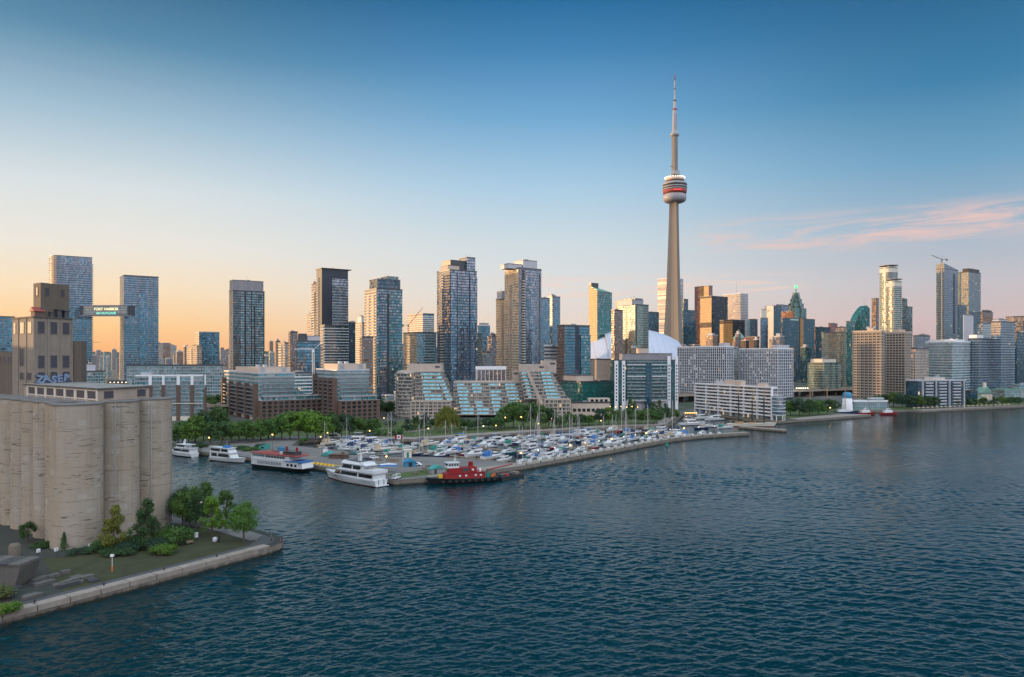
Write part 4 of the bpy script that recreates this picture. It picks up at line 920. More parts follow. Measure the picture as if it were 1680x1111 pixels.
# ---- downtown behind the tower
T('white_tower', 'white banded bank tower right behind the needle tower', 1750, 1079, 1121, 456, 'whitestripe', uC=1101, rim='white')
T('navy_tower', 'dark blue office block low left of the needle tower', 1400, 1061, 1081, 512, 'navy', uC=1063)
T('dark_tower', 'black green office block at the right foot of the needle tower', 1500, 1119, 1142, 509, 'navy', uC=1121)
T('dark_tower', 'slim dark tower stepping down right of the needle tower', 1700, 1120, 1129, 491, 'navy', uC=1122)
o, w_, d_, h = T('red_tower', 'red granite office tower with notched golden top', 1720, 1139.5, 1169, 469, 'redgranite', uC=1163)
b = MB(); b.box(-.4, .1, 0, d_ * .55, h * .55, h - 1); b.build('sunset_gold_face', FA['sunsetgold'], o)  # gold of the reflected sunset painted on the upper left side
o, w_, d_, h = T('black_tower', 'black office tower with sunset gold left flank and dark belt', 1560, 1149, 1194, 486, 'dark', uC=1167.5)
for z0_, z1_ in ((.30, .62), (.68, .98)): b = MB(); b.box(-.4, .1, 0, d_, h * z0_, h * z1_); b.build('sunset_gold_face', FA['sunsetgold'], o)  # reflected evening gold painted above and below the dark belt
o, w_, d_, h = T('white_tower', 'white stone tower with roof mast right of the black tower', 1800, 1186, 1227.5, 481.5, 'whitegrid', uC=1215, rim='white')
b = MB(); b.tube((0, 0, 0), (0, 0, 34), .55, .2, 5); b.build('mast', M['grey'], o, (w_ * .2, d_ * .3, h))
o, w_, d_, h = T('black_tower', 'lower black office tower with sunset gold flank below the white stone one', 1450, 1181, 1222, 525, 'dark', uC=1202)
b = MB(); b.box(-.4, .1, 0, d_, h * .45, h * .94); b.build('sunset_gold_face', FA['sunsetgold'], o)  # painted sunset gold, left side only
T('glass_tower', 'small mirrored blue tower right of the white stone tower', 1500, 1226, 1243, 524, 'blue', uC=1230)
# copper roofed hotel
o, w_, d_, h = T('stone_hotel', 'old stone hotel with green copper roof and red lit sign', 1380, 1202, 1246, 560, 'brownwin', uC=1240, cat='hotel', gear=False)
b = MB(); b.box(-1, 14, d_ - 18, d_ - 2, h - 2, h + 6, 0); b.build('centre_block', FA['brownwin'], o)
b = MB(); pk = (6, d_ - 10, h + 21); q_ = [(-2, d_ - 19, h + 6), (15, d_ - 19, h + 6), (15, d_ - 1, h + 6), (-2, d_ - 1, h + 6)]
for i in range(4): b.face([q_[i], q_[(i + 1) % 4], pk])
b.tube((6, d_ - 10, h + 17), (6, d_ - 10, h + 24), 1.2, .6, 6); b.build('roof', M['copper'], o)
b = MB(); b.box(-1.5, -.9, 10, 25, h - .5, h + 7); b.build('sign_board', M['redroof'], o)
l_ = link('lettering', text_mesh('HOTEL', 5.0, .1, M['redlit'], .08), o, (-1.75, 17.5, h + 1.5)); l_.rotation_euler = (R(90), 0, R(-90))
o, w_, d_, h = T('orange_block', 'orange lit brick block right of the copper roofed hotel', 1300, 1224, 1246, 553, 'bbrick', uC=1240, cat='block')
T('narrow_tower', 'narrow dark tower with gold cap left of the pale gold tower', 1500, 1247.5, 1260, 522, 'steelblue', uC=1249, mech=[(.0, .8, .1, .8, 508, 'cream')])
o, w_, d_, h = T('gold_tower', 'smooth pale gold tower with glass right side', 1520, 1255, 1282, 502, 'navy', uC=1269)
b = MB(); b.box(-.5, .1, -.3, d_ + .3, 0, h + .5); b.build('cream_flank', M['cream'], o)
for zz in (h - 11, h - 9): b = MB(); b.box(-.62, -.4, d_ * .35, d_ * .7, zz, zz + 1.1); b.build('emblem', M['conc'], o)
T('lavender_tower', 'plain lavender grey tower behind the pale gold one', 1700, 1273, 1294, 500, 'bluelav', uC=1274)
T('red_tower', 'short red granite block below the stepped tower', 1600, 1282, 1303, 511, 'redgranite', uC=1301)
# stepped crown tower
o, w_, d_, h = T('stepped_tower', 'stepped tower with pointed crown and green lit beacon', 1760, 1289, 1323, 522, 'green', uC=1305, gear=False)
for i, (k, v0, v1) in enumerate(((.0, 522, 505), (.13, 505, 497), (.22, 497, 489.5), (.31, 489.5, 482.5))):
    z0_, z1_ = Z(v0, 1760) - 2, Z(v1, 1760) - 2; c = MB(); c.box(k * w_, (1 - k) * w_, k * d_, (1 - k) * d_, z0_, z1_, 0, 1); c.build('crown_step', [FA['green'], M['copper']], o)
    for x_, y_ in ((k * w_, .5 * d_), (.5 * w_, k * d_)):
        c = MB(); c.box(x_ - 2.5, x_ + 2.5, y_ - 2.5, y_ + 2.5, z0_, z1_ + 5, 0, 1); c.build('crown_pier', [FA['palegreen'], M['copper']], o)
c = MB(); c.tube((w_ / 2, d_ / 2, Z(482.5, 1760) - 2), (w_ / 2, d_ / 2, Z(467.5, 1760) - 2), 1.7, 1.0, 6); sp_ = c.build('spire', M['copper'], o)
c = MB(); c.ball((w_ / 2, d_ / 2, Z(470.5, 1760)), 3.4, n=8, sz=1.2); c.build('beacon', M['greenlit'], sp_)
o, w_, d_, h = T('navy_tower', 'wide dark teal bank tower with a gold corner strip', 1420, 1281, 1337, 522, 'navy', uC=1284)
b = MB(); b.box(w_ * .52, w_ * .62, -1.2, .1, h * .38, h + .8); b.build('sunset_gold_face', FA['sunsetgold'], o)  # gold strip painted as a sunset reflection
b = MB(); b.box(w_ * .22, w_ * .48, -.3, .1, h - 3.6, h - .8); b.build('lit_crown', plain('pale_green_sign', (.35, .55, .45), .5), o)
T('dark_tower', 'dark teal office block right of the wide bank tower', 1250, 1336, 1362, 537, 'navy', uC=1338)
T('brown_tower', 'brown block peeping behind the green glass block', 1500, 1359, 1374, 531, 'redgranite', uC=1362)
T('gold_block', 'glowing cream topped block behind the green glass block', 1400, 1371, 1389, 537, 'beigesmall', uC=1384)
T('glass_block', 'green gold glass block left of the tan apartment tower', 1050, 1348, 1400, 545, 'palegreen', uC=1384, bands='dgrey')
T('glass_block', 'low pale green glass block with cream roof box below the gold glass block', 900, 1324, 1380, 596, 'palegreen', uC=1352, mech=[(.1, .9, .2, .9, 589, 'cream')])
T('dark_tower', 'dark green slab directly left of the tan apartment tower', 1000, 1388, 1402, 528, 'green', uC=1389)
# sail shaped glass tower
Ys = 1300; o = empty('sail_tower', (X(1402, Ys), Ys, 2), 0, 'sail shaped green glass tower with curved edge and roof mast', 'tower')
prof = [(0, 0), (X(1427, Ys) - X(1402, Ys), 0)] + [((X(u_, Ys) - X(1402, Ys)), Z(v_, Ys) - 2) for u_, v_ in ((1427, 506), (1422, 501), (1417, 506), (1411, 514), (1406, 524), (1402, 534))]
b = MB(); b.side(prof, 0, 26); b.build('facade', FA['green'], o); b = MB(); b.tube((0, 0, 0), (0, 0, 14), .4, .15, 4); b.build('mast', M['grey'], o, (X(1422, Ys) - X(1402, Ys), 10, Z(502, Ys) - 2))
# ---- right group
def slabroof(o, w_, d_, h, ov, mt='grey'):
    b = MB(); b.prism([(w_ / 2 + w_ * .62 * math.cos(k * math.pi / 12), d_ / 2 + d_ * .62 * math.sin(k * math.pi / 12)) for k in range(24)], h, h + .9, 0, 0, True, True); r_ = b.build('roof_disc', M[mt], o, (0, 0, ov))
    for fx, fy in ((.25, .25), (.75, .25), (.25, .75), (.75, .75)): c = MB(); c.tube((fx * w_, fy * d_, h - .5), (fx * w_, fy * d_, h + ov + .1), .4, .4, 5); c.build('roof_column', M['grey'], o)
for (lab, Y_, uL, uR, vT) in (('taller pale gold round cornered tower with disc roof', 1150, 1439.5, 1476.5, 438), ('shorter pale gold round cornered tower with disc roof in front of its twin', 1090, 1451.5, 1482.5, 461)):
    o, w_, d_, h = T('disc_roof_tower', lab, Y_, uL, uR, vT, 'palegreen', psi=20, asp=1.0, bands='lgrey', bandout=.2, plan=ell(36, 3.2), rim='cream', group=None)
    b = MB(); b.prism([(w_ / 2 + (p[0] - w_ / 2) * 1.02, d_ / 2 + (p[1] - d_ / 2) * 1.02) for p in ell(36, 3.2)(w_, d_)], h - 8, h - 2, 0); b.build('crown_band', M['cream'], o); slabroof(o, w_, d_, h, 3.0)
T('teal_tower', 'dark teal tower half hidden right of the disc roof pair', 1250, 1478, 1497, 503, 'teal', uC=1480, mech=[(.0, .5, .0, 1, 490, 'teal')])
T('brown_tower', 'brown grid tower half hidden left of the disc roof pair', 1350, 1430, 1442, 490, 'brownwin', uC=1437)
T('grey_tower', 'grey green block just right of the tan apartment tower', 950, 1498, 1526, 551, 'farblue', uC=1502, mech=[(.3, .9, .1, .8, 549, 'grey')])
T('tan_block', 'lower tan brick block right of the tan apartment tower', 760, 1495, 1524, 572, 'beigesmall', uC=1502, asp=1.2, cat='block')
# tan twin slab apartment tower: walls with real windows
def windowed(root, w_, d_, h, ncf, ncl, nf, z0, fh, ww, wh_, cap=100, t=.12):
    n = 0; rest = MB(); one = MB(); one.box(-ww / 2, ww / 2, -t, .02, 0, wh_); me = one.mesh('window', M['glass'])
    cells = [(f, 'F', i) for f in range(nf) for i in range(ncf)] + [(f, 'L', i) for f in range(nf) for i in range(ncl)]
    cells.sort(key=lambda c_: (-c_[0], c_[1], c_[2]))
    for f, fc, i in cells:
        z = z0 + f * fh
        if z + wh_ > h: continue
        if fc == 'F': lx, ly, rz = (i + .5) / ncf * w_, 0, 0
        else: lx, ly, rz = 0, (i + .5) / ncl * d_, R(-90)
        if n < cap: link('window', me, root, (lx, ly, z), rz)
        elif fc == 'F': rest.box(lx - ww / 2, lx + ww / 2, -t, .02, z, z + wh_)
        else: rest.box(-t, .02, ly - ww / 2, ly + ww / 2, z, z + wh_)
        n += 1
    if rest.v: rest.build('window', M['glass'], root, kind='stuff')
for (lab, uL, uC, uR, vT) in (('left slab of the tan apartment tower, evenly lit grid of windows', 1399, 1446, 1452, 543), ('right slab of the tan apartment tower, darker and set back', 1450, 1485, 1497, 545)):
    o, w_, d_, h = T('tan_apartments', lab, 790 if uL < 1440 else 830, uL, uR, vT, 'tanwall', uC=uC, cat='apartment tower', rim='beige', mech=[(.1, .9, .3, .5, 3, 'beige')])
    b = MB()
    for k in range(8): y_ = d_ * k / 7; b.box(-.3, .1, min(y_, d_ - .9), min(y_ + .9, d_), 0, h)
    b.build('wall_rib', M['tanwall'], o)
    windowed(o, w_, d_, h, max(1, int(w_ / 3.4)), 14, 24, 2.5, 3.0, 1.75, 1.5)
# blue tower under construction with crane on top
o, w_, d_, h = T('blue_tower', 'tall slate blue tower with sloped top under a small crane', 1180, 1536, 1572, 441, 'steelblue', uC=1549, bands='grey', gear=False)
b = MB(); b.prism(rect(w_, d_), h - .5, h, 0, 1, True, False, [h + 9, h + 1, h + 1, h + 9]); b.build('sloped_crown', [FA['blue'], M['grey']], o)
b = MB(); b.box(w_ * .66, w_ * .76, -.5, .1, h * .45, h - 6); b.build('recess_panel', M['navy'], o); b = MB(); b.box(-1.2, -.3, d_ * .2, d_ * .3, 0, h); b.build('hoist_mast', M['grey'], o)
def crane(name, label, u, Y, v0, v1, jib, back, rise, mt, rz=0, luff=False):
    z0_, z1_ = Z(v0, Y), Z(v1, Y); o = empty(name, (X(u, Y), Y, z0_), rz, label, 'crane'); hh = z1_ - z0_; s = .8
    m = MB()
    for sx in (-s, s):
        for sy in (-s, s): m.tube((sx, sy, 0), (sx, sy, hh), .16, .16, 4)
    z = 0; k = 0
    while z < hh - 2:
        m.tube((-s, -s, z), (s, -s, z + 2), .1, .1, 3); m.tube((s, s, z), (-s, s, z + 2), .1, .1, 3); m.tube((-s, s, z), (-s, -s, z + 2), .1, .1, 3); z += 2
    m.build('mast', mt, o); j = MB()
    e_ = (jib, 0, hh + rise)
    for dy_, dz_ in ((-.6, 0), (.6, 0), (0, 1.3)): j.tube((0, dy_, hh + dz_), (e_[0], dy_ * .4, e_[2] + dz_ * .4), .16, .12, 4)
    n_ = 14
    for i in range(n_):
        t0, t1 = i / n_, (i + 1) / n_; j.tube((e_[0] * t0, -.6, hh + rise * t0), (e_[0] * t1, 0, hh + rise * t1 + 1.2), .08, .08, 3)
    j.build('jib', mt, o)
    c = MB(); c.tube((0, 0, hh), (-back, 0, hh + 1), .3, .3, 4); c.box(-back - 1, -back + 1.6, -1, 1, hh - 1.6, hh + .6); c.build('counterweight', M['conc_dark'], o)
    c = MB(); c.tube((0, 0, hh), (-back * .3, 0, hh + 6), .2, .15, 4); c.tube((-back * .3, 0, hh + 6), (jib * .8, 0, hh + rise * .8 + .6), .06, .06, 3); c.tube((-back * .3, 0, hh + 6), (-back, 0, hh + 1), .06, .06, 3); c.build('stay', mt, o)
    c = MB(); c.box(-.9, .9, -1.6, -.6, hh - 2, hh); c.build('cab', mt, o); return o
crane('roof_crane', 'small dark crane on top of the slate blue tower', 1545, 1192, 436, 426, -17, -8, 7, M['dgrey'])
crane('tower_crane', 'white tower crane in front of the bright blue glass mid rise', 514, 640, 645, 574, -16, -22, 0, M['white'], .3)
crane('tower_crane', 'red and white luffing crane beside the teal and gold mid rise', 670, 1000, 600, 534, 20, 8, 24, M['redroof'])
crane('tower_crane', 'tiny far crane between the twin bridge towers', 151, 1900, 600, 562, 22, 6, 0, M['dgrey'])
# right hand towers
T('slim_tower', 'slim glass sliver left of the black capped tower', 1220, 1571, 1577, 448, 'palegreen', uC=1575, rim='black')
o, w_, d_, h = T('black_cap_tower', 'green grey tower with black cap at the right', 1240, 1577, 1609, 446, 'teal', uC=1589, bands='grey', rim='black', mech=[(.05, .95, .1, .9, 440.5, 'black')])
T('navy_tower', 'dark block under the black capped tower', 1120, 1571, 1586, 501, 'navy', uC=1573)
T('lavender_tower', 'pale lavender slab between the slate blue and black capped towers', 1060, 1580, 1597, 516, 'lgrey', uC=1581, cat='tower')
T('navy_tower', 'dark teal lower half tower in front of the black capped tower', 1150, 1588, 1609, 512, 'navy', uC=1590)
T('brown_tower', 'yellow brown glass block right of the black capped tower', 1300, 1609, 1629, 512, 'brownwin', uC=1612, mech=[(.1, .9, .1, .9, 509, 'black')])
T('gold_block', 'broad yellow lit tower at the right edge', 1300, 1650, 1700, 519, 'beigesmall', uC=1686)
T('dark_tower', 'dark slab near the right edge', 900, 1663, 1700, 546, 'navy', uC=1668)
T('white_apartments', 'white and green stepped apartment block left of the two blue ones at the right', 830, 1519, 1592, 561, 'resteal', uC=1562, bands='white', bandh=.4, cat='apartment block', roof='roofpale', rim='white', mech=[(.0, .4, .3, .9, 558, 'white'), (.5, 1.0, .2, .8, 557, 'white')])
T('blue_apartments', 'blue glass apartment tower with white plant room near the right edge', 850, 1588, 1630, 556, 'steelblue', uC=1606, bands='lgrey', cat='apartment tower', mech=[(.0, .45, .2, .9, 549, 'white')])
T('blue_apartments', 'taller grey blue apartment tower with stepped roof near the right edge', 860, 1626, 1665, 528, 'steelblue', uC=1642, bands='lgrey', cat='apartment tower', mech=[(.0, .6, .2, .9, 524, 'lgrey')])
T('white_apartments', 'small white apartment block with antenna clutter behind the blue ones', 1000, 1604, 1632, 530, 'resgrey', uC=1612, cat='apartment block', bands='white', mech=[(.1, .5, .2, .8, 528, 'white')])
o, w_, d_, h = T('terrace_block', 'low dark terrace block with pale balcony stacks on the right shore', 680, 1486, 1584, 625, 'navy', psi=12, asp=.3, cat='apartment block', roof='roofpale', rim='lgrey', mech=[(.38, .62, .2, .9, 620, 'cream')])
for s_ in (.22, .5, .8): balconies(o, w_, d_, 'F', s_, 8, 1.6, 3, h - 1, 2.8, mt='lgrey', slabm='lgrey')
for s_ in (.08, .36, .64, .95): c = MB(); c.box(s_ * w_ - .4, s_ * w_ + .4, -1.8, .1, 0, h + 1); c.build('wall_fin', M['lgrey'], o)
T('harbour_building', 'long low pale harbour building at the right edge', 760, 1628, 1720, 640, 'resgrey', psi=10, asp=.3, cat='building', roof='roofpale', rim='copper', mech=[(.4, .7, .2, .8, 632, 'resteal')])
o, w_, d_, h = T('gabled_hall', 'small hall with green gabled roof on the right shore', 800, 1598, 1630, 646, 'cream', psi=10, asp=.7, cat='hall')
b = MB(); b.side([(-1, h), (w_ + 1, h), (w_ / 2, h + 7)], -.5, d_ + .5); b.build('gable_roof', M['copper'], o); b = MB(); b.box(w_ * .4, w_ * .6, d_ * .3, d_ * .5, h, h + 12); b.build('turret', M['cream'], o)
T('dark_block', 'low dark block with pale balconies behind the right shore trees', 720, 1582, 1604, 642, 'navy', psi=10, cat='block')

# ---- white gridded apartment slabs
def gridslab(label, Y, uL, uC, uR, vT, nl, nf_):
    o, w_, d_, h = T('white_grid_slab', label, Y, uL, uR, vT, 'darkres', uC=uC, cat='apartment slab', rim='white', gear=False, roof='roofpale', mech=[(.1, .9, .05, .16, 3.5, 'lgrey')])
    g = MB(); po = .55
    for i in range(nl + 1): y_ = d_ * i / nl; g.box(-po, .01, y_ - .33, y_ + .33, 6, h)
    for i in range(nf_ + 1): x_ = w_ * i / nf_; g.box(x_ - .33, x_ + .33, -po, .01, 6, h)
    z = 6
    while z < h: g.box(-po + .06, .01, 0, d_, z, z + .6); g.box(0, w_, -po + .06, .01, z, z + .6); z += 2.95
    g.build('facade_grid', M['gridpanel'], o)
    bl = MB(); rr = random.Random(label)
    for i in range(26):
        y_ = d_ * (rr.randrange(nl) + .2) / nl; z = 6 + 2.95 * rr.randrange(3, max(4, int((h - 8) / 2.95))) + .95
        c = MB(); c.box(-.2, -.06, y_, y_ + d_ / nl * .6, z, z + 1.6); c.build('window_blind', M['white'], o)
    return o
gridslab('left white gridded apartment slab behind the waterfront house', 760, 1112, 1192, 1203, 569, 26, 4)
gridslab('right white gridded apartment slab behind the white terraced house', 740, 1213, 1276, 1300.5, 572.5, 22, 8)
T('grey_block', 'recessed grey link between the two white gridded slabs', 800, 1200, 1216, 572, 'resgrey', uC=1202, cat='block')
# ---- distant and low filler blocks, each one of its own
rnd = random.Random(21)
def fill(n, u0, u1, Y0, Y1, v0, v1, label, wpx=(10, 24), styles=('far', 'farblue', 'beigesmall', 'resgrey', 'brownwin')):
    for i in range(n):
        u_ = u0 + (u1 - u0) * (i + rnd.uniform(.15, .85)) / n; Y_ = rnd.uniform(Y0, Y1); w2 = rnd.uniform(*wpx)
        T('distant_block', label, Y_, u_ - w2 / 2, u_ + w2 / 2, rnd.uniform(v0, v1), rnd.choice(styles), cat='block', group=label, gear=False, rim=rnd.choice(['grey', 'lgrey', 'dgrey']), asp=rnd.uniform(.6, 1.4),
          mech=[(.2, .7, .2, .8, rnd.uniform(2.5, 5), 'grey')] if rnd.random() < .6 else ())
fill(12, 148, 198, 1500, 3000, 572, 592, 'low distant block seen between the twin bridge towers', (7, 14))
fill(16, 258, 312, 1400, 3000, 562, 590, 'low distant block between the right bridge tower and the golden mid rise', (8, 16))
fill(8, 356, 380, 1500, 3200, 556, 585, 'low distant block left of the dark framed tower', (6, 12), ('farblue', 'far'))
fill(16, 432, 476, 1200, 3000, 558, 590, 'low distant block right of the dark framed tower', (7, 15))
fill(7, 656, 720, 1300, 2400, 560, 590, 'low distant block around the red crane', (8, 16))
fill(8, 764, 832, 1200, 2000, 562, 588, 'low distant block between the two tallest apartment towers', (8, 14))
fill(6, 884, 970, 1200, 2000, 560, 590, 'low distant block left of the white dome', (8, 18), ('farblue', 'far'))
fill(12, 1120, 1290, 1100, 1400, 545, 575, 'office block rising behind the white gridded slabs', (9, 20), ('navy', 'far', 'dark', 'brownwin'))
fill(8, 1300, 1400, 1000, 1400, 560, 600, 'office block behind the low pale green glass block', (10, 18), ('navy', 'teal', 'green'))
fill(12, 1490, 1680, 1100, 1800, 545, 590, 'distant block behind the right shore apartments', (8, 18), ('farblue', 'navy', 'far'))
fill(16, 140, 500, 640, 880, 628, 644, 'low flat roofed block deep behind the brick terraces', (14, 30), ('brownwin', 'resgrey', 'brickwin'))
fill(8, 600, 720, 660, 800, 622, 650, 'low grey block between the right brick terrace and the greenhouse terraces', (12, 24), ('brownwin', 'resgrey', 'navy'))

# unseen slabs added west of the silo, beyond the left edge of the frame: they keep the evening sun off the pier and the marina
for x_, y_, d_, h_, lab in ((-330, 205, 95, 64, 'tall unseen slab added west of the silos'), (-345, 302, 90, 62, 'second unseen slab added west of the silos'), (-425, 390, 95, 70, 'unseen slab added west of the tour boat quay'), (-500, 485, 105, 70, 'unseen slab added west of the park'), (-580, 590, 110, 66, 'apartment slab west of the brick terraces')):
    w_ = 24; T('unseen_west_slab', lab, y_, CX + F * (x_ - w_) / y_, CX + F * x_ / y_, VH - (h_ - H) / y_ * F, 'resgrey', psi=0, asp=d_ / w_, cat='apartment block', bands='lgrey')
# ---------------------------------------------------------------- the needle tower
YN = 1307; pxm = YN / F; NX = X(1107, YN)
M['needle'] = plain('tower_concrete', (.175, .16, .143), .85, .12, .03, streak=.5)
M['needle_dark'] = plain('tower_recess_concrete', (.22, .20, .18), .85, .12, .03, streak=.5)
M['radome'] = plain('white_radome', (.31, .30, .32), .5, .06, .1)
nt_ = empty('observation_tower', (NX, YN, 2), R(12), 'very tall concrete needle tower with round observation pod and antenna mast', 'tower')
def zn(v): return Z(v, YN) - 2
def yring(wpx, z, fin, core):        # three legged section
    P = []; w_ = wpx * pxm / 2
    for k in range(3):
        a_ = math.radians(-90 + 120 * k + 4)
        ca, sa = math.cos(a_), math.sin(a_); px_, py_ = -sa, ca
        Rf = w_ * 1.1; t_ = fin
        P += [(Rf * ca + px_ * -t_ * .8, Rf * sa + py_ * -t_ * .8, z), (Rf * ca + px_ * t_ * .8, Rf * sa + py_ * t_ * .8, z)]
        P += [(core * ca + px_ * t_, core * sa + py_ * t_, z)] if False else []
        b_ = a_ + math.radians(60); P += [(core * math.cos(b_ - .42), core * math.sin(b_ - .42), z), (core * math.cos(b_ + .42), core * math.sin(b_ + .42), z)]
    return P
b = MB(); prof = [(625, 50, 4.2, 9.5), (600, 42, 4.0, 9.0), (575, 35.5, 3.7, 8.4), (550, 32, 3.5, 8.0), (520, 28.6, 3.3, 7.6), (480, 25, 3.1, 7.2), (440, 22, 2.9, 6.8), (400, 19.4, 2.8, 6.4), (360, 17, 2.6, 6.0), (326, 15.6, 2.5, 5.7)]
b.loft([yring(w_, zn(v_) if v_ < 625 else 0, f_, c_) for v_, w_, f_, c_ in prof], 0, True, False); b.build('shaft', M['needle'], nt_)
lt = lambda name, pts, mt, n=36, parent=nt_, sm=True: MB().lathe([(r_ * pxm * .96, zn(v_)) for r_, v_ in pts], n, smooth=sm).build(name, mt, parent)
pod = lt('pod', [(7.5, 332), (15, 331.5), (17, 329), (17, 300), (10, 299)], M['dgrey'])
lt('radome', [(8, 333), (14, 332.5), (17.5, 331), (19.4, 327.5), (19.6, 323), (18.4, 319.5), (16, 318.2)], M['radome'], parent=pod)
lt('red_band', [(17, 318.6), (19.6, 317.8), (20.2, 312.8), (17, 312.4)], M['redroof'], parent=pod)
lt('deck_band', [(17, 312.4), (20.4, 312.2), (20.5, 310.6), (17, 310.4)], M['radome'], parent=pod)
lt('deck_band', [(17, 309), (20.6, 308.8), (20.7, 306.8), (17, 306.6)], M['radome'], parent=pod)
lt('window_band', [(17, 306.6), (19.8, 306.4), (20.0, 303.8), (17, 303.6)], M['boatglass'], parent=pod)
lt('window_band', [(17, 310.4), (19.9, 310.3), (19.9, 309.1), (17, 309)], M['boatglass'], parent=pod)
lt('deck_band', [(17, 304.4), (20.8, 304.2), (20.6, 302.2), (19.2, 300.6), (15, 300)], M['radome'], parent=pod)
lt('upper_deck', [(15, 301), (15.2, 298), (15.6, 297.6), (15.4, 293.4), (6, 292.6)], M['bbrick'], parent=pod)
lt('deck_band', [(15.2, 297.6), (16.0, 297.4), (15.8, 293.0), (15, 292.6), (6, 292.4)], M['beige'], parent=pod)
lc = MB(); lc.lathe([(.5, 0), (.55, .6), (.01, .9)], 6); lme = MB().ball((0, 0, 0), .75, n=6).mesh('deck_light', M['lampwhite'])
for k in range(26):
    a_ = 2 * math.pi * k / 26; link('deck_light', lme, pod, (15.9 * pxm * math.cos(a_), 15.9 * pxm * math.sin(a_), zn(292.0)))
rl = MB().box(-2.0, 2.0, -.5, .5, 0, 2.2).mesh('red_light', M['redlit'])
for k in range(5):
    a_ = R(-90 - 12 + (k - 2) * 7); link('red_light', rl, pod, (20.1 * pxm * math.cos(a_), 20.1 * pxm * math.sin(a_), zn(316.3)), a_ + R(90))
b = MB(); b.lathe([(5.6 * pxm, zn(293)), (5.4 * pxm, zn(224))], 6, smooth=False); b.build('upper_shaft', M['needle_dark'], nt_)
b = MB()
for (x0, x1, y0, y1, v0, v1) in ((-7.5, -4, -3, 3, 291, 287), (3, 8, -3, 3, 290, 282), (-5.5, 5.5, -6.5, -4.6, 287, 281), (-8, -6, -1, 1, 274, 272.5)): b.box(x0 * pxm, x1 * pxm, y0 * pxm, y1 * pxm, zn(v0), zn(v1))
b.build('equipment_box', M['grey'], nt_)
lt('upper_pod', [(5.4, 224.5), (7.4, 223), (7.6, 220.5), (6.2, 218), (4.6, 216.5), (4.3, 212)], M['radome'])
an = lt('antenna_mast', [(4.2, 217), (3.7, 190), (3.4, 181), (2.7, 180), (2.5, 166), (1.5, 165), (1.3, 146), (1.2, 131), (.7, 130.5), (.55, 122.5)], M['grey'], 12)
for v_, r_, mt in ((179.5, 3.9, 'redhull'), (165, 2.9, 'dgrey'), (146, 1.7, 'dgrey'), (130.5, 1.6, 'dgrey')): lt('mast_ring', [(r_ * .6, v_ + 1.3), (r_, v_ + 1), (r_, v_ - .6), (r_ * .6, v_ - 1)], M[mt], 12, an)
lt('mast_tip', [(.75, 130), (.7, 122.8)], M['redhull'], 8, an)

# ---------------------------------------------------------------- the stadium with the sliding white roof
YD = 1150; k_ = YD / F; st = empty('stadium', (X(1034, YD), YD, 2), 0, 'stadium with big white arched sliding roof behind the pale glass tower', 'stadium')
b = MB(); b.lathe([(95, 0), (95, 29), (92, 31), (0.1, 31.5)], 48, smooth=False); b.build('drum_wall', M['conc'], st)
M['roofshell'] = plain('white_roof_membrane', (.46, .50, .60), .5, .05, .05)
def shell(name, rx, ry, zc, hz, xa, xb, thick, mt, y0=-1.0):
    nX, nY = 30, 14; rings = []
    for j in range(nY + 1):
        ph = math.pi * j / nY; row = []
        for i in range(nX + 1):
            t_ = xa + (xb - xa) * i / nX; c_ = math.sqrt(max(0, 1 - t_ * t_))
            row.append((rx * t_, -ry * c_ * math.cos(ph), zc + hz * c_ * math.sin(ph)))
        rings.append(row)
    m = MB(); m.loft(rings, 0, False, True)
    rims = MB()
    for i in (0, nX):   # edge girders of the moving panel
        for j in range(nY): rims.tube(rings[j][i], rings[j + 1][i], thick, thick, 4)
    o_ = m.build(name, M[mt], st)
    for q_ in range(4, nX, 5):
        se = MB()
        for j in range(nY): se.tube(rings[j][q_], rings[j + 1][q_], .3, .3, 4)
        se.build('roof_seam', M['lgrey'], o_)
    rims.build('edge_girder', M['lgrey'], o_); return o_
zt_ = Z(540.5, YD) - 2
shell('fixed_roof', 93, 93, 30, zt_ - 33, -1, .1, .5, 'roofshell'); shell('sliding_roof', 95.5, 95.5, 30, zt_ - 30, -.45, .99, 1.1, 'roofshell')
shell('sliding_roof', 97.5, 97.5, 30, zt_ - 28.6, .12, .72, .9, 'roofshell')
# ---------------------------------------------------------------- greenhouse terraces (stepped waterfront apartment house)
YK = 575; mp = YK / F; Kx = lambda u: (u - 648) * mp
kg = empty('terraced_apartments', (X(648, YK), YK, 2), 0, 'long stepped cream apartment house with turquoise greenhouse terraces behind the marina park', 'apartment house')
M['kcream'] = plain('pinkish_cream_concrete', (.41, .345, .30), .8, .15, .25)
FA['kwin'] = facade('recessed_window_wall', (.05, .07, .08), (.30, .27, .25), 1.3, 2.9, .12, .12, var=.8, lit=.012, blind=.3, ior=1.7)
rnd = random.Random(5)
def greenhouse(x0, x1, y0, y1, z0, z1):
    m = MB(); n_ = max(2, int((x1 - x0) / 1.2))
    m.face([(x0, y0, z0), (x1, y0, z0), (x1, y1, z1), (x0, y1, z1)]); m.face([(x0, y1, z1), (x1, y1, z1), (x1, y1, z0), (x0, y1, z0)])
    m.face([(x0, y0, z0), (x0, y1, z1), (x0, y1, z0)]); m.face([(x1, y0, z0), (x1, y1, z0), (x1, y1, z1)])
    for i in range(n_ + 1):
        x_ = x0 + (x1 - x0) * i / n_; m.tube((x_, y0 - .03, z0 + .03), (x_, y1 - .03, z1 + .03), .05, .05, 3, 1)
    m.build('greenhouse', [M['cyanglass'], M['lgrey']], kg)
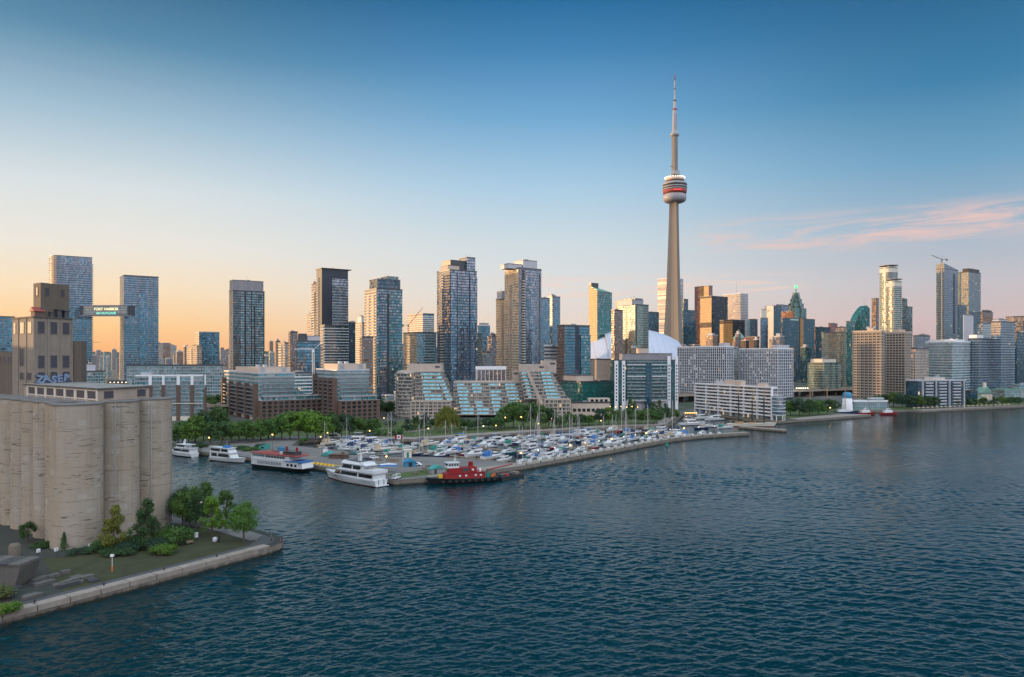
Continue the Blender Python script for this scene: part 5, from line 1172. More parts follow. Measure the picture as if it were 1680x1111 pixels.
def terrace(x0, x1, y0, yb, z0, fh, green=(), rail=True):
    m = MB(); m.box(x0, x1, y0, yb, z0, z0 + .3, 0); m.box(x0, x1, y0 - .02, y0 + .15, z0 + .3, z0 + .8, 0)
    x_ = x0 + 3.5
    while x_ < x1 - 1: m.box(x_ - .12, x_ + .12, y0 + .2, y0 + 2.2, z0 + .3, z0 + fh, 0); x_ += 5.2
    m.build('terrace', M['kcream'], kg)
    g = MB(); g.prism([(x0 + .2, y0 + 2.2), (x1 - .2, y0 + 2.2), (x1 - .2, yb), (x0 + .2, yb)], z0 + .3, z0 + fh, 0, 0); g.build('window_wall', FA['kwin'], kg)
    for (a_, b2) in green: greenhouse(a_, b2, y0 + .25, y0 + 2.6, z0 + .35 + (1.0 if False else .0), z0 + fh)
# middle range: nine stepped floors
fh = 2.72; zb0 = Z(681, YK) - 2
for k in range(9):
    z0 = zb0 + k * fh; cols = []
    for j, uc in enumerate((752, 778, 806, 834, 860)):
        sh = {0: 4, 1: 4, 2: 2, 3: 0, 4: 0, 5: -2, 6: -3, 7: -5, 8: -6}[k]; a_ = Kx(uc + sh * (1.0 if j < 4 else -.5)); wv = rnd.choice((6.6, 8.0, 9.0, 6.0)) if k not in (0, 1) else 10
        if rnd.random() < .93: cols.append((a_, a_ + wv))
    terrace(Kx(741) if k > 3 else Kx(730), Kx(886), k * 2.0, 40, z0, fh, cols)
m = MB(); m.box(Kx(741), Kx(886), 18, 40, zb0 + 9 * fh, zb0 + 9 * fh + 1.2); m.build('parapet', M['kcream'], kg)
# left stepped wing
ztop = Z(611, YK) - 2; nL_ = 8; zw0 = Z(657, YK) - 2; fl = (ztop - zw0) / nL_
for k in range(nL_):
    z0 = zw0 + k * fl; xr = Kx(744 - k * 3.1)
    terrace(Kx(672 + 5.5 * (1 - k / nL_)), xr, -9 + k * 1.9, 38, z0, fl, [(Kx(690 + (6 - k) * 1.6), Kx(717 - k * .3 + (7 - k) * 1.5)), (xr - 4.5, xr - .4)] if k not in (6, 2) else [(Kx(695), Kx(708)), (xr - 4.5, xr - .4)])
m = MB(); m.box(Kx(650), Kx(722), 6, 38, ztop, ztop + 1.0); m.build('parapet', M['kcream'], kg)
# rounded left end with small balconies
m = MB(); n_ = 10; arc = [(Kx(672) - 0 + 13.5 * math.cos(R(90 + 90 * i / n_)) - 0, 3 - 13 * math.sin(R(90 - 90 * i / n_)) + 0) for i in range(n_ + 1)]
pts = [(Kx(648), 38), (Kx(648), 6)] + [(Kx(648) + 12 * (1 - math.cos(R(90 * i / 8))), 6 - 14 * math.sin(R(90 * i / 8))) for i in range(1, 9)] + [(Kx(678), -9), (Kx(678), 38)]
pts = pts[::-1] if sum(pts[i][0] * pts[(i + 1) % len(pts)][1] - pts[(i + 1) % len(pts)][0] * pts[i][1] for i in range(len(pts))) < 0 else pts
m.prism(pts, 0, ztop, 0, 1); z = 1.5
cxp, cyp = Kx(664), 14
while z < ztop: m.prism([(cxp + (p[0] - cxp) * 1.035, cyp + (p[1] - cyp) * 1.03) for p in pts], z, z + .75, 2, 2, True, True); z += fl
m.build('end_wing', [FA['kwin'], M['roofpale'], M['kcream']], kg)
for k in range(12):
    for a_ in (0, 1): c = MB(); c.box(0, 1.6, -1.2, .1, 0, .9); c.build('balcony', M['white'], kg, (Kx(647.5) + (a_ * 3.4), 7 - a_ * 8.5, 2.6 + k * fl), R(-60 + a_ * 20))
def gridbase(x0, x1, y0, yb, z1, nx, nz):
    m = MB(); m.prism([(x0, y0 + .8), (x1, y0 + .8), (x1, yb), (x0, yb)], 0, z1 - .4, 1, 0)
    for i in range(nx + 1): x_ = x0 + (x1 - x0 - .8) * i / nx; m.box(x_, x_ + .8, y0, y0 + 1.2, 0, z1, 0)
    for j in range(nz + 1): z_ = (z1 - .8) * j / nz; m.box(x0, x1, y0 + .05, y0 + 1.2, z_, z_ + .8, 0)
    m.build('base_frame', [M['kcream'], FA['kwin']], kg)
gridbase(Kx(676), Kx(742), -10, 30, zw0, 9, 5)
# right stepped wing: ridge wall, greenhouse slope, stepped balconies
zr0 = Z(654, YK) - 2; nR_ = 8; fr = (Z(610, YK) - 2 - zr0) / nR_
for k in range(nR_):
    z0 = zr0 + k * fr; terrace(Kx(880 - (k - 1) * 1.0 - 8), Kx(930 - k * 3.2), -9 + k * 1.9, 38, z0, fr, [(Kx(893 - (k - 3) * 1.2), Kx(917 - k * 2.0))])
    terrace(Kx(852 + (nR_ - k) * 1.0), Kx(868 + (nR_ - 1 - k) * 2.3), -7 + k * 1.9, 38, z0, fr, [(Kx(855 + (nR_ - k) * 1.4), Kx(862 + (nR_ - k) * 1.9))])
m = MB(); y_a = -11
for k in range(24):
    t_ = k / 24; u0 = 890 - t_ * 22; m.box(Kx(u0 - 5), Kx(u0 + .5), y_a + t_ * 17, y_a + t_ * 17 + 3, zr0 - 4 + (Z(610, YK) - 2 - zr0 + 4) * t_, zr0 - 4 + (Z(610, YK) - 2 - zr0 + 4) * (k + 1.3) / 24)
m.build('ridge_wall', M['kcream'], kg)
gridbase(Kx(892), Kx(935), -10, 30, zr0, 6, 5)
m = MB(); m.box(Kx(880), Kx(892), -8, 20, 0, zr0); m.build('end_wall', M['kcream'], kg)
for (u0, u1, v0, v1, y0) in ((665, 721, 597.5, 611, 14), (852, 896, 598, 611, 14), (890, 915, 592, 611, 17), (841, 853, 609, 626, 20)):
    m = MB(); m.box(Kx(u0), Kx(u1), y0, 34, Z(v1, YK) - 3, Z(v0, YK) - 2, 0, 1); pr = m.build('penthouse', [M['kcream'], M['roofing']], kg)
    m = MB(); m.box(Kx(u1) - 5, Kx(u1) - 1.2, y0 - .06, y0 + .1, Z(v0, YK) - 5.2, Z(v0, YK) - 3.6); m.build('louvre', M['dgrey'], pr)
# ---------------------------------------------------------------- brick terraces by the park
def brick_terrace(label, uL, uC, uM, uR, Yc, vpent, vtier, vbr, vlow, dY=0):
    o, w_, d_, h = T('brick_terrace', label, Yc, uL, uM, vtier, 'resteal', uC=uC, cat='apartment house', roof='roofpale', rim='lgrey', bands='lgrey', bandout=.15)
    hb = Z(vbr, Yc) - 2; hl = Z(vlow, Yc) - 2
    for i in range(5):    # brick wall piers with deep balcony bays between on the flank
        y_ = d_ * (.02 + .235 * i); m = MB(); m.box(-3.2, .05, y_ - 1.6, y_ + 1.6, 0, hb + (2.5 if i == 4 else 0)); m.build('brick_pier', M['brick'], o)
    for i in range(4):
        yc_ = d_ * (.02 + .235 * (i + .5)); z = 3.4
        while z < hb - 1: m = MB(); m.box(-2.7, .02, yc_ - d_ * .117 + 1.5, yc_ + d_ * .117 - 1.5, z, z + .25, 1); m.box(-2.75, -2.65, yc_ - d_ * .117 + 1.5, yc_ + d_ * .117 - 1.5, z + .25, z + 1.2, 0); m.build('balcony', [M['dgrey'], M['lgrey']], o); z += 2.95
    m = MB(); m.box(-.05, w_ * 1.02, -7, .0, 0, hl, 0, 1); br = m.build('brick_front', [M['brick'], M['roofpale']], o)
    wx = X(uR, Yc) - X(uM, Yc); m = MB(); m.box(w_ * 1.02, w_ + max(6, wx * 1.25), -7, d_ * .6, 0, hl, 0, 1); br2 = m.build('brick_front', [M['brick'], M['roofpale']], o)
    L_ = w_ + max(6, wx * 1.25)
    for k in range(int(L_ / 4.2)):
        z = .5
        while z < hl - 2.4:
            c = MB(); c.box(k * 4.2 + .85, k * 4.2 + 3.35, -7.08, -6.9, z, z + 2.0); c.build('window', M['glass'], br); z += 3.0
    m = MB(); m.box(2, L_ - 1, -5.6, -.2, hl + 2.6, hl + 2.9); m.build('canopy_roof', M['roofpale'], o)
    m = MB(); m.box(3, L_ - 2, -4.2, -.1, hl, hl + 2.6); m.build('glazed_lounge', FA['resteal'], o)
    z = hl + 3.2      # stepping glass terraces on the front
    k = 0
    while z < h - 2:
        m = MB(); m.box(w_ * .05, w_ + max(0, 5 - k * 1.3), -2.4 + k * .4, .05, z, z + .3, 1); m.box(w_ * .05, w_ + max(0, 5 - k * 1.3), -2.45 + k * .4, -2.35 + k * .4, z + .3, z + 1.3, 0); m.build('balcony', [M['balcglass'], M['lgrey']], o); z += 3; k += 1
    zp = Z(vpent, Yc) - 2
    m = MB(); m.box(w_ * .06, w_ * .96, d_ * .06, d_ * .7, h - .2, zp, 0, 1); ph = m.build('penthouse', [M['beige'], M['roofing']], o)
    for f in (.12, .72): c = MB(); c.box(w_ * f, w_ * f + 3.4, d_ * .06 - .08, d_ * .06 + .1, h + .6, zp - .5); c.build('louvre', M['grey'], ph)
    for f in (.3, .5): c = MB(); c.box(-1.3, 1.3, -1, 1, 0, 1.7); c.build('roof_unit', M['lgrey'], ph, (w_ * f, d_ * .3, zp))
    m = MB(); m.box(-.06, 0.02, d_ * .0, d_, 0, 3.2); m.build('base_course', M['cream'], o); return o
brick_terrace('left brick and glass terraced apartment house behind the round park trees', 368, 424, 483, 522, 545, 603, 613, 630, 657)
brick_terrace('right brick and glass terraced apartment house with beige penthouse', 519, 553, 605, 614, 545, 597, 608, 621, 657)
T('glass_lowrise', 'low glass and brick link between the two brick terraces', 570, 484, 522, 650, 'resteal', psi=30, cat='block', roof='roofpale', bands='brick')
# brick piered glass house behind the silo
Yq = 545; o, w_, d_, h = T('brick_pier_house', 'teal glass apartment house with red brick piers right behind the silo', Yq, 222, 334, 617, 'resteal', uC=222.5, psi=8, asp=.35, cat='apartment house', roof='roofpale', rim='white', bands='lgrey')
ub = lambda u: (X(u, Yq) - X(222.5, Yq)) / math.cos(R(8)) * .985
hp = Z(632, Yq) - 2
for u0, u1 in ((243, 249), (264, 269), (287, 293), (309, 314.5), (331, 334)):
    m = MB(); m.box(ub(u0), ub(u1), -1.7, .1, 0, hp if u1 < 330 else hp - 2); m.build('brick_pier', M['brick'], o)
    m = MB(); m.box(ub(u0 + .6), ub(u1 - .6), -1.3, .1, hp, h + 1); m.build('white_pier', M['white'], o)
for u0, u1 in ((249, 264), (269, 287), (293, 309), (314.5, 325)):
    z = 4
    while z < h - 3: m = MB(); m.box(ub(u0) + .1, ub(u1) - .1, -1.5, .1, z, z + .25, 1); m.box(ub(u0) + .1, ub(u1) - .1, -1.55, -1.45, z + .25, z + 1.2, 0); m.build('balcony', [M['balcglass'], M['lgrey']], o); z += 3.0
for u0, u1 in ((253, 260), (275, 283), (297, 305)):
    m = MB(); m.box(ub(u0), ub(u1), -.12, .1, 4, h - 2); m.build('balcony_recess', M['black'], o)
m = MB(); m.box(0, w_ + .3, -2.0, .1, 12.6, 13.1); m.build('cornice', M['cream'], o); m = MB(); m.box(0, w_, -1.2, .1, 0, 3.4); m.build('base_course', M['cream'], o)
c = MB(); c.box(w_ * .05, w_ * .2, 3, 9, h, h + 2.4); c.build('plant_room', M['lgrey'], o)
# ---------------------------------------------------------------- white terraced house on the quay
o, w_, d_, h = T('quay_apartments', 'white terraced quayside apartment house with glazed rounded end beside the marina', 552, 1142, 1274, 637, 'kwin', uC=1268, psi=25, cat='apartment house', roof='roofpale', rim='white')
M['wterr'] = plain('white_concrete', (.70, .71, .74), .7, .1, .2)
nf = 8; fz = (h - 3) / nf
for k in range(nf + 1):
    m = MB(); z = 3 + k * fz - .1; m.box(-1.9, w_ + .3, -.3, d_, z, z + .28); m.box(-1.95, -1.75, -.3, d_, z + .28, z + 1.15); m.build('terrace', M['wterr'], o)
for i in range(7):
    y_ = d_ * i / 6 - .35 * (i == 6); m = MB(); m.box(-1.9, .05, y_ - .35, y_ + .35, 0, h - 2 * fz)
    m.prism([(-1.9, y_ - .35), (.05, y_ - .35), (.05, y_ + .35), (-1.9, y_ + .35)], h - 2 * fz, h, 0, 0, True, False, [h - fz * .3, h + 1.2, h + 1.2, h - fz * .3]); m.build('fin_wall', M['wterr'], o)
rr = random.Random(8)
for i in range(44):
    y_ = d_ * rr.uniform(.02, .95); k = rr.randrange(nf); m = MB(); m.box(-.25, -.02, y_, y_ + rr.uniform(1.4, 3), 3 + k * fz + .3, 3 + k * fz + fz - .4); m.build('window', M['glass'] if rr.random() < .7 else M['cyanglass'], o)
m = MB(); m.prism([(-1.2, -5), (w_ * .5, -8.5), (w_ + 3, -6), (w_ + 5, 6), (w_, 6), (w_, 0), (-1.2, 0)], 4, h - 2.2 * fz, 0, 1)
for k in range(6): m.prism([(-1.4, -5.2), (w_ * .5, -8.8), (w_ + 3.2, -6.2), (w_ + 5.2, 6.2), (w_, 6.1), (w_, 0), (-1.4, 0)], 4 + k * fz, 4.45 + k * fz, 2, 2, True, True)
m.build('glazed_end', [FA['steelblue'], M['roofpale'], M['wterr']], o)
for px_, py_ in ((-1, -4.6), (w_ * .5, -8), (w_ + 2.6, -5.6)): m = MB(); m.tube((px_, py_, 0), (px_, py_, 4), .4); m.build('column', M['wterr'], o)
for (y0, y1, zz, mt) in ((d_ * .40, d_ * .62, 4.6, 'beige'), (d_ * .12, d_ * .2, 3.2, 'beige'), (d_ * .66, d_ * .75, 3.4, 'lgrey')): m = MB(); m.box(2, w_ * .7 + 4, y0, y1, h, h + zz, 0, 1); m.build('plant_room', [M[mt], M['roofpale']], o)
# ---------------------------------------------------------------- elevated road, low waterfront buildings
hw = empty('elevated_road', (-330, 590, 2), 0, 'elevated concrete expressway running behind the waterfront houses', 'elevated road')
HP = [(-330, 590), (-120, 650), (60, 700), (330, 865), (620, 1020)]
for p, q in zip(HP, HP[1:]):
    a_ = math.atan2(q[1] - p[1], q[0] - p[0]); L_ = math.dist(p, q); lo = (p[0] + 330, p[1] - 590, 0)
    m = MB(); m.box(0, L_ + 1, -11, 11, 6.2, 7.6, 0, 1); m.box(0, L_ + 1, -11.1, -10.7, 7.6, 8.6, 0); m.box(0, L_ + 1, 10.7, 11.1, 7.6, 8.6, 0); m.build('deck', [M['conc'], M['asphalt']], hw, lo, a_)
    x_ = 4
    while x_ < L_: m = MB(); m.box(x_ - .7, x_ + .7, -8, 8, 0, 6.25); m.build('road_pier', M['conc_dark'], hw, lo, a_); x_ += 22
def car(x_, y_, z_, rz, mt, label, group=None):
    o = empty('parked_car' if z_ < 3 else 'car', (x_, y_, z_), rz, label, 'car', group)
    m = MB(); m.side([(-2.2, .35), (2.2, .35), (2.25, .75), (1.3, .95), (.7, 1.42), (-1.2, 1.45), (-1.9, 1.0), (-2.25, .9)], -.88, .88, 0, .14); m.build('body', mt, o)
    m = MB(); m.side([(1.15, .98), (.66, 1.36), (-1.15, 1.39), (-1.7, 1.02)], -.87, .87, 0, .12); m.build('window', M['boatglass'], o)
    for sx in (-1.35, 1.4):
        for sy in (-.8, .8): m = MB(); m.tube((sx, sy - .1, .34), (sx, sy + .1, .34), .34, .34, 10); m.build('wheel', M['tile'], o)
    return o
for i, (u, lab) in enumerate(((342, 'white car on the elevated road left'), (346, 'white van like car following on the elevated road'), (351, 'dark car on the elevated road by the brick terrace'))):
    t_ = (X(u, 598) + 330) / 210; car(-330 + 210 * t_, 583 + 60 * t_, 9.62, R(16), M['white'] if i < 2 else M['navyhull'], lab + ' between glass house and brick terrace')
T('ferry_hall', 'long low white waterfront hall behind the red boats', 655, 1391, 1456, 659, 'resgrey', psi=8, asp=.3, cat='hall', roof='roofpale', rim='white', mech=[(.55, .95, .3, .8, 2.4, 'resteal')])
Yl = 640; o = empty('light_tower', (X(1390, Yl), Yl, 2), 0, 'white round tower with blue top beside the dark blue ship', 'light tower')
m = MB(); m.lathe([(4.6, 0), (3.8, 11.5), (3.7, 11.6)], 16); m.build('tower_wall', M['white'], o); m = MB(); m.lathe([(3.9, 11.6), (3.9, 14.2), (3.5, 16.2), (.2, 17)], 16); m.build('blue_top', M['bluepaint'], o)
for (u, v0, v1, lab) in ((1610, 648, 656, 'pavilion'), ):
    pass
T('boat_club', 'pale green low club house on the right shore', 740, 1580, 1612, 652, 'cream', psi=5, asp=.5, cat='club house', roof='copper', rim='copper')
T('shore_cafe', 'small white cafe pavilion among the right shore trees', 690, 1537, 1556, 655, 'white', psi=5, asp=.6, cat='pavilion', roof='bluepaint', rim='white')
# shops and stalls under the waterfront house
for i in range(7):
    u = 1124 + i * 3; x_, y_ = X(u, 590), 590; o = empty('market_stall', (x_, y_, 2), 0, 'small lit market stall by the marina gate', 'stall', 'lit stalls by the marina gate')
    m = MB(); m.box(-.9, .9, -1, 1, 0, 2.2); m.build('counter', M['wood'], o); m = MB(); m.side([(-1.1, 2.2), (1.1, 2.2), (0, 3.2)], -1.2, 1.2); m.build('canopy', M['tancv'], o); m = MB(); m.ball((0, -1.3, 2.6), .32); m.build('lamp', M['lampwarm'], o)
# ---------------------------------------------------------------- boats
def hull(mb, L_, B_, fb, draft=.5, m=0, m2=None, full=.45, sheer=.5, tran=.85, band=.22):
    n_ = 12; rings = []
    for i in range(n_ + 1):
        t_ = i / n_; x_ = -L_ / 2 + L_ * t_
        k = tran + (1 - tran) * min(1, t_ / .35) if t_ < .35 else (1 - max(0, (t_ - full) / (1 - full)) ** 2.3)
        b_ = B_ / 2 * max(k, .02); s_ = fb * (1 + sheer * t_ ** 2.2); rake = .06 * L_ * max(0, (t_ - .7) / .3) ** 2
        bl = b_ * (.90 - .35 * max(0, (t_ - .5) / .5)); xs = x_ + rake; d_ = -draft * (1 - .7 * max(0, (t_ - .7) / .3))
        rings.append([(xs, -b_, s_), (x_, -bl * .97, fb * band + .02), (x_, -bl * .9, 0), (x_, 0, d_), (x_, bl * .9, 0), (x_, bl * .97, fb * band + .02), (xs, b_, s_)])
    nv = len(mb.f); mb.loft(rings, m, False, True, True, False)
    if m2 is not None:
        for i in range(nv, len(mb.f) - 1):
            j = (i - nv) % 6
            if j in (1, 2, 3, 4): mb.mi[i] = m2
    for i in range(n_): a, b2 = rings[i], rings[i + 1]; mb.face([a[0], b2[0], b2[6], a[6]], m)
    # bulwark lip
    for sd_ in (0, 6):
        for i in range(n_): mb.tube(rings[i][sd_], rings[i + 1][sd_], .05, .05, 4, m)
    return rings
def rail(mb, rings, z=.6, i0=6):
    for sd_ in (0, 6):
        for i in range(i0, len(rings) - 1):
            p, q = Vector(rings[i][sd_]), Vector(rings[i + 1][sd_]); mb.tube(p + Vector((0, 0, z)), q + Vector((0, 0, z)), .03, .03, 3); mb.tube(p, p + Vector((0, 0, z)), .025, .025, 3)
def cruiser(L_, B_, hm, cv, fly=False, cabin='gel', hard=False):
    o = empty('motor_cruiser', (0, 0, 0)); k = L_ / 10
    b = MB(); rg = hull(b, L_, B_, .95 * k, .4, 0, 1); b.build('hull', [M[hm], M['blkhull' if hm != 'navyhull' else 'redroof']], o)
    z = 1.0 * k; w2 = B_ * .36
    b = MB(); b.side([(-2.2 * k, z), (3.1 * k, z + .18 * k), (1.5 * k, z + .75 * k), (.9 * k, z + 1.15 * k), (-2.2 * k, z + 1.1 * k)], -w2, w2, 0, .25 * k); b.build('cabin', M[cabin], o)
    b = MB(); b.side([(-1.7 * k, z + .5 * k), (1.65 * k, z + .5 * k), (1.05 * k, z + .98 * k), (-1.7 * k, z + .95 * k)], -w2 + .06 * k, w2 - .06 * k, 0, .10 * k); b.build('window', M['boatglass'], o)
    if fly:
        b = MB(); b.side([(-3.2 * k, z + 1.15 * k), (1.0 * k, z + 1.15 * k), (1.3 * k, z + 1.65 * k), (-3.2 * k, z + 1.6 * k)], -w2, w2, 0, .1 * k); b.build('flybridge', M[cabin], o)
        b = MB(); b.side([(.5 * k, z + 1.66 * k), (1.15 * k, z + 1.66 * k), (.7 * k, z + 2.1 * k)], -w2 * .8, w2 * .8); b.build('windscreen', M['boatglass'], o)
        b = MB(); b.side([(-2.3 * k, z + 2.5 * k), (.3 * k, z + 2.55 * k), (.3 * k, z + 2.68 * k), (-2.3 * k, z + 2.65 * k)], -w2 * .9, w2 * .9)
        for sx in (-2.2, .2):
            for sy in (-1, 1): b.tube((sx * k, sy * w2 * .85, z + 1.6 * k), (sx * k, sy * w2 * .85, z + 2.55 * k), .03, .03, 4)
        b.build('bimini', M[cv], o)
    else:
        b = MB(); b.side([(-4.3 * k, z), (-2.15 * k, z), (-1.2 * k, z + 1.15 * k), (-1.6 * k, z + 1.55 * k), (-3.6 * k, z + 1.5 * k), (-4.3 * k, z + .9 * k)], -w2 * 1.02, w2 * 1.02, 0, .3 * k); b.build('canopy', M[cv], o)
        b = MB()
        for sy in (-1, 1): b.tube((-2.6 * k, sy * w2, z), (-1.9 * k, sy * w2 * .75, z + 1.9 * k), .07, .07, 5)
        b.tube((-1.9 * k, -w2 * .75, z + 1.9 * k), (-1.9 * k, w2 * .75, z + 1.9 * k), .09, .09, 5); b.tube((-1.9 * k, 0, z + 1.9 * k), (-1.9 * k, 0, z + 2.7 * k), .03, .03, 4); b.build('radar_arch', M[cabin], o)
    b = MB(); rail(b, rg, .5 * k); b.build('bow_rail', M['steel'], o)
    return o
def sailer(L_, B_, hm, cv, mh):
    o = empty('sailing_boat', (0, 0, 0)); k = L_ / 10
    b = MB(); rg = hull(b, L_, B_, .95 * k, .4, 0, 1, full=.4, sheer=.25, tran=.6); b.build('hull', [M[hm], M['navyhull']], o)
    z = 1.0 * k; w2 = B_ * .27
    b = MB(); b.side([(-1.4 * k, z), (2.4 * k, z + .08), (1.9 * k, z + .42 * k), (-1.2 * k, z + .5 * k)], -w2, w2, 0, .15); b.build('cabin', M['gel'], o)
    b = MB(); b.side([(-.9 * k, z + .18 * k), (1.6 * k, z + .2 * k), (1.4 * k, z + .36 * k), (-.9 * k, z + .38 * k)], -w2 - .0, w2 + .0, 0, .03); b.build('window', M['boatglass'], o)
    b = MB(); b.tube((.9 * k, 0, z), (.9 * k, 0, z + mh), .15, .11, 6); b.tube((.9 * k, -.75 * k, z + mh * .55), (.9 * k, .75 * k, z + mh * .55), .045, .045, 4); mast = b.build('mast', M['alu'], o)
    b = MB(); b.tube((.8 * k, 0, z + 1.3 * k), (-3.0 * k, 0, z + 1.25 * k), .07, .06, 5); boom = b.build('boom', M['alu'], o)
    b = MB(); b.tube((.7 * k, 0, z + 1.5 * k), (-2.8 * k, 0, z + 1.4 * k), .24, .15, 7); b.build('sail_cover', M[cv], boom)
    b = MB(); b.tube((.9 * k, 0, z + mh * .97), (5.0 * k, 0, z + .4), .07, .07, 4); b.build('furled_jib', M['greycv'], mast)
    b = MB(); b.tube((.9 * k, 0, z + mh), (-4.8 * k, 0, z), .025, .025, 3)
    for sy in (-1, 1): b.tube((.9 * k, sy * .05, z + mh * .98), (.9 * k, sy * .75 * k, z + mh * .55), .02, .02, 3); b.tube((.9 * k, sy * .75 * k, z + mh * .55), (.8 * k, sy * B_ * .46, z), .02, .02, 3)
    b.build('stay', M['steel'], mast)
    b = MB(); b.side([(-2.2 * k, z), (-1.2 * k, z), (-1.3 * k, z + .95 * k), (-2.0 * k, z + .8 * k)], -w2, w2, 0, .2); b.build('spray_hood', M[cv], o)
    b = MB(); rail(b, rg, .5 * k, 2); b.build('guard_rail', M['steel'], o)
    return o
CV = {'bluecv': 'blue', 'navycv': 'navy', 'greencv': 'green', 'tancv': 'tan', 'greycv': 'grey'}
HM = {'gel': 'white', 'gel2': 'cream', 'navyhull': 'navy', 'tealhull': 'teal', 'redhull': 'red'}
PROTO = []
def proto(o, desc): PROTO.append([o, desc, False]); return len(PROTO) - 1
for i, (L_, B_, hm, cv, fly) in enumerate(((10, 3.4, 'gel', 'navycv', False), (11, 3.6, 'gel', 'bluecv', False), (9.5, 3.3, 'gel', 'greencv', False), (12.5, 4.0, 'gel', 'greycv', True), (11.5, 3.8, 'gel', 'navycv', True), (10.5, 3.5, 'gel2', 'tancv', False), (13, 4.2, 'navyhull', 'greycv', True), (9, 3.1, 'tealhull', 'greycv', False), (8.5, 3.0, 'gel', 'greycv', False), (12, 3.9, 'gel', 'bluecv', True))):
    proto(cruiser(L_, B_, hm, cv, fly), f"{HM[hm]} {'flybridge cruiser' if fly else 'cabin cruiser'} with {CV[cv]} canvas")
NM = len(PROTO)
for L_, B_, hm, cv, mh in ((10, 3.2, 'gel', 'bluecv', 13.5), (11.5, 3.5, 'gel', 'navycv', 15.5), (9.5, 3.0, 'navyhull', 'tancv', 12.5), (10.5, 3.3, 'gel', 'greencv', 14.5), (9, 2.9, 'redhull', 'greycv', 12)):
    proto(sailer(L_, B_, hm, cv, mh), f"{HM[hm]} sailing boat with {CV[cv]} sail cover")
def place(i, x_, y_, rz, label, group=None, sc=1.0):
    o, d_, used = PROTO[i]
    if not used:
        PROTO[i][2] = True; o.location = (x_, y_, 0); o.rotation_euler = (0, 0, rz); o.scale = (sc,) * 3; r_ = o; tag(o, label, 'boat', group)
    else: r_ = dup(o, (x_, y_, 0), rz, label, group, sc); r_['category'] = 'boat'
    return r_
def inside(p, poly):
    c_ = False; n_ = len(poly)
    for i in range(n_):
        a, b2 = poly[i], poly[(i + 1) % n_]
        if (a[1] > p[1]) != (b2[1] > p[1]) and p[0] < (b2[0] - a[0]) * (p[1] - a[1]) / (b2[1] - a[1]) + a[0]: c_ = not c_
    return c_
BASIN = SHORE[8:30]
def clear(p, r_=1.0): return all(inside((p[0] + r_ * math.cos(a), p[1] + r_ * math.sin(a)), BASIN) for a in (0, 1.57, 3.14, 4.71))
rnd = random.Random(17); wd_ = Vector((.655, .756)).normalized(); wn_ = Vector((-wd_.y, wd_.x))
dn = 0; GB = 'boats berthed on the marina docks'
DONE = []
taken = [(-66, 397), (127, 524), (150, 574), (163, 570)]
for di, s_ in enumerate(range(-92, 200, 33)):
    base = Vector((0, 333)) + wd_ * s_
    pts = [t_ for t_ in range(-60, 150, 1) if clear(base + wn_ * t_, 3)]
    runs = []
    for t_ in pts:
        if runs and t_ == runs[-1][1] + 1: runs[-1][1] = t_
        else: runs.append([t_, t_])
    if not runs: continue
    t0, t1 = max(runs, key=lambda r_: r_[1] - r_[0])
    if t1 - t0 < 14: continue
    dn += 1; p0 = base + wn_ * t0; L_ = t1 - t0
    dk = empty('floating_dock', (p0.x, p0.y, 0), math.atan2(wn_.y, wn_.x), f'grey floating dock, {ORD[dn]} along the marina seawall counted from the pier head', 'dock', 'floating docks of the marina')
    b = MB(); b.box(0, L_, -1.0, 1.0, .0, .55); b.build('dock_deck', M['wood'], dk)
    for q_ in range(0, int(L_), 12): b = MB(); b.tube((q_ + 1, 1.2, -1), (q_ + 1, 1.2, 2.6), .16, .16, 6); b.build('mooring_pile', M['dgrey'], dk)
    for side in (-1, 1):
        n_ = 0; t_ = 2.5
        while t_ < L_ - 1:
            if rnd.random() < .30: t_ += 5; continue
            i = rnd.randrange(NM) if rnd.random() < .68 else NM + rnd.randrange(5)
            sc = rnd.uniform(.85, 1.38); c_ = p0 + wn_ * t_ + wd_ * side * (1.8 + 5.6 * sc)
            e_ = c_ + wd_ * side * 5.5
            if clear(c_, 2) and clear(e_, .8) and all(math.dist(c_, q_) > 16 for q_ in taken):
                DONE.append((c_.x, c_.y)); n_ += 1; a_ = math.atan2(wd_.y * side, wd_.x * side) + (math.pi if rnd.random() < .55 else 0) + rnd.uniform(-.05, .05)
                place(i, c_.x, c_.y, a_ + rnd.uniform(-.08, .08), f"{PROTO[i][1]}, {ORD[n_]} from the seawall, {'near' if side < 0 else 'far'} side of {ORD[dn]} dock", GB, sc)
            if n_ % 2 == 0:
                f_ = MB(); f_.box(t_ + 2.2, t_ + 2.7, side * 1.0, side * 8, .15, .5); f_.build('finger_dock', M['wood'], dk)
            t_ += 5.2 * max(sc, .95)
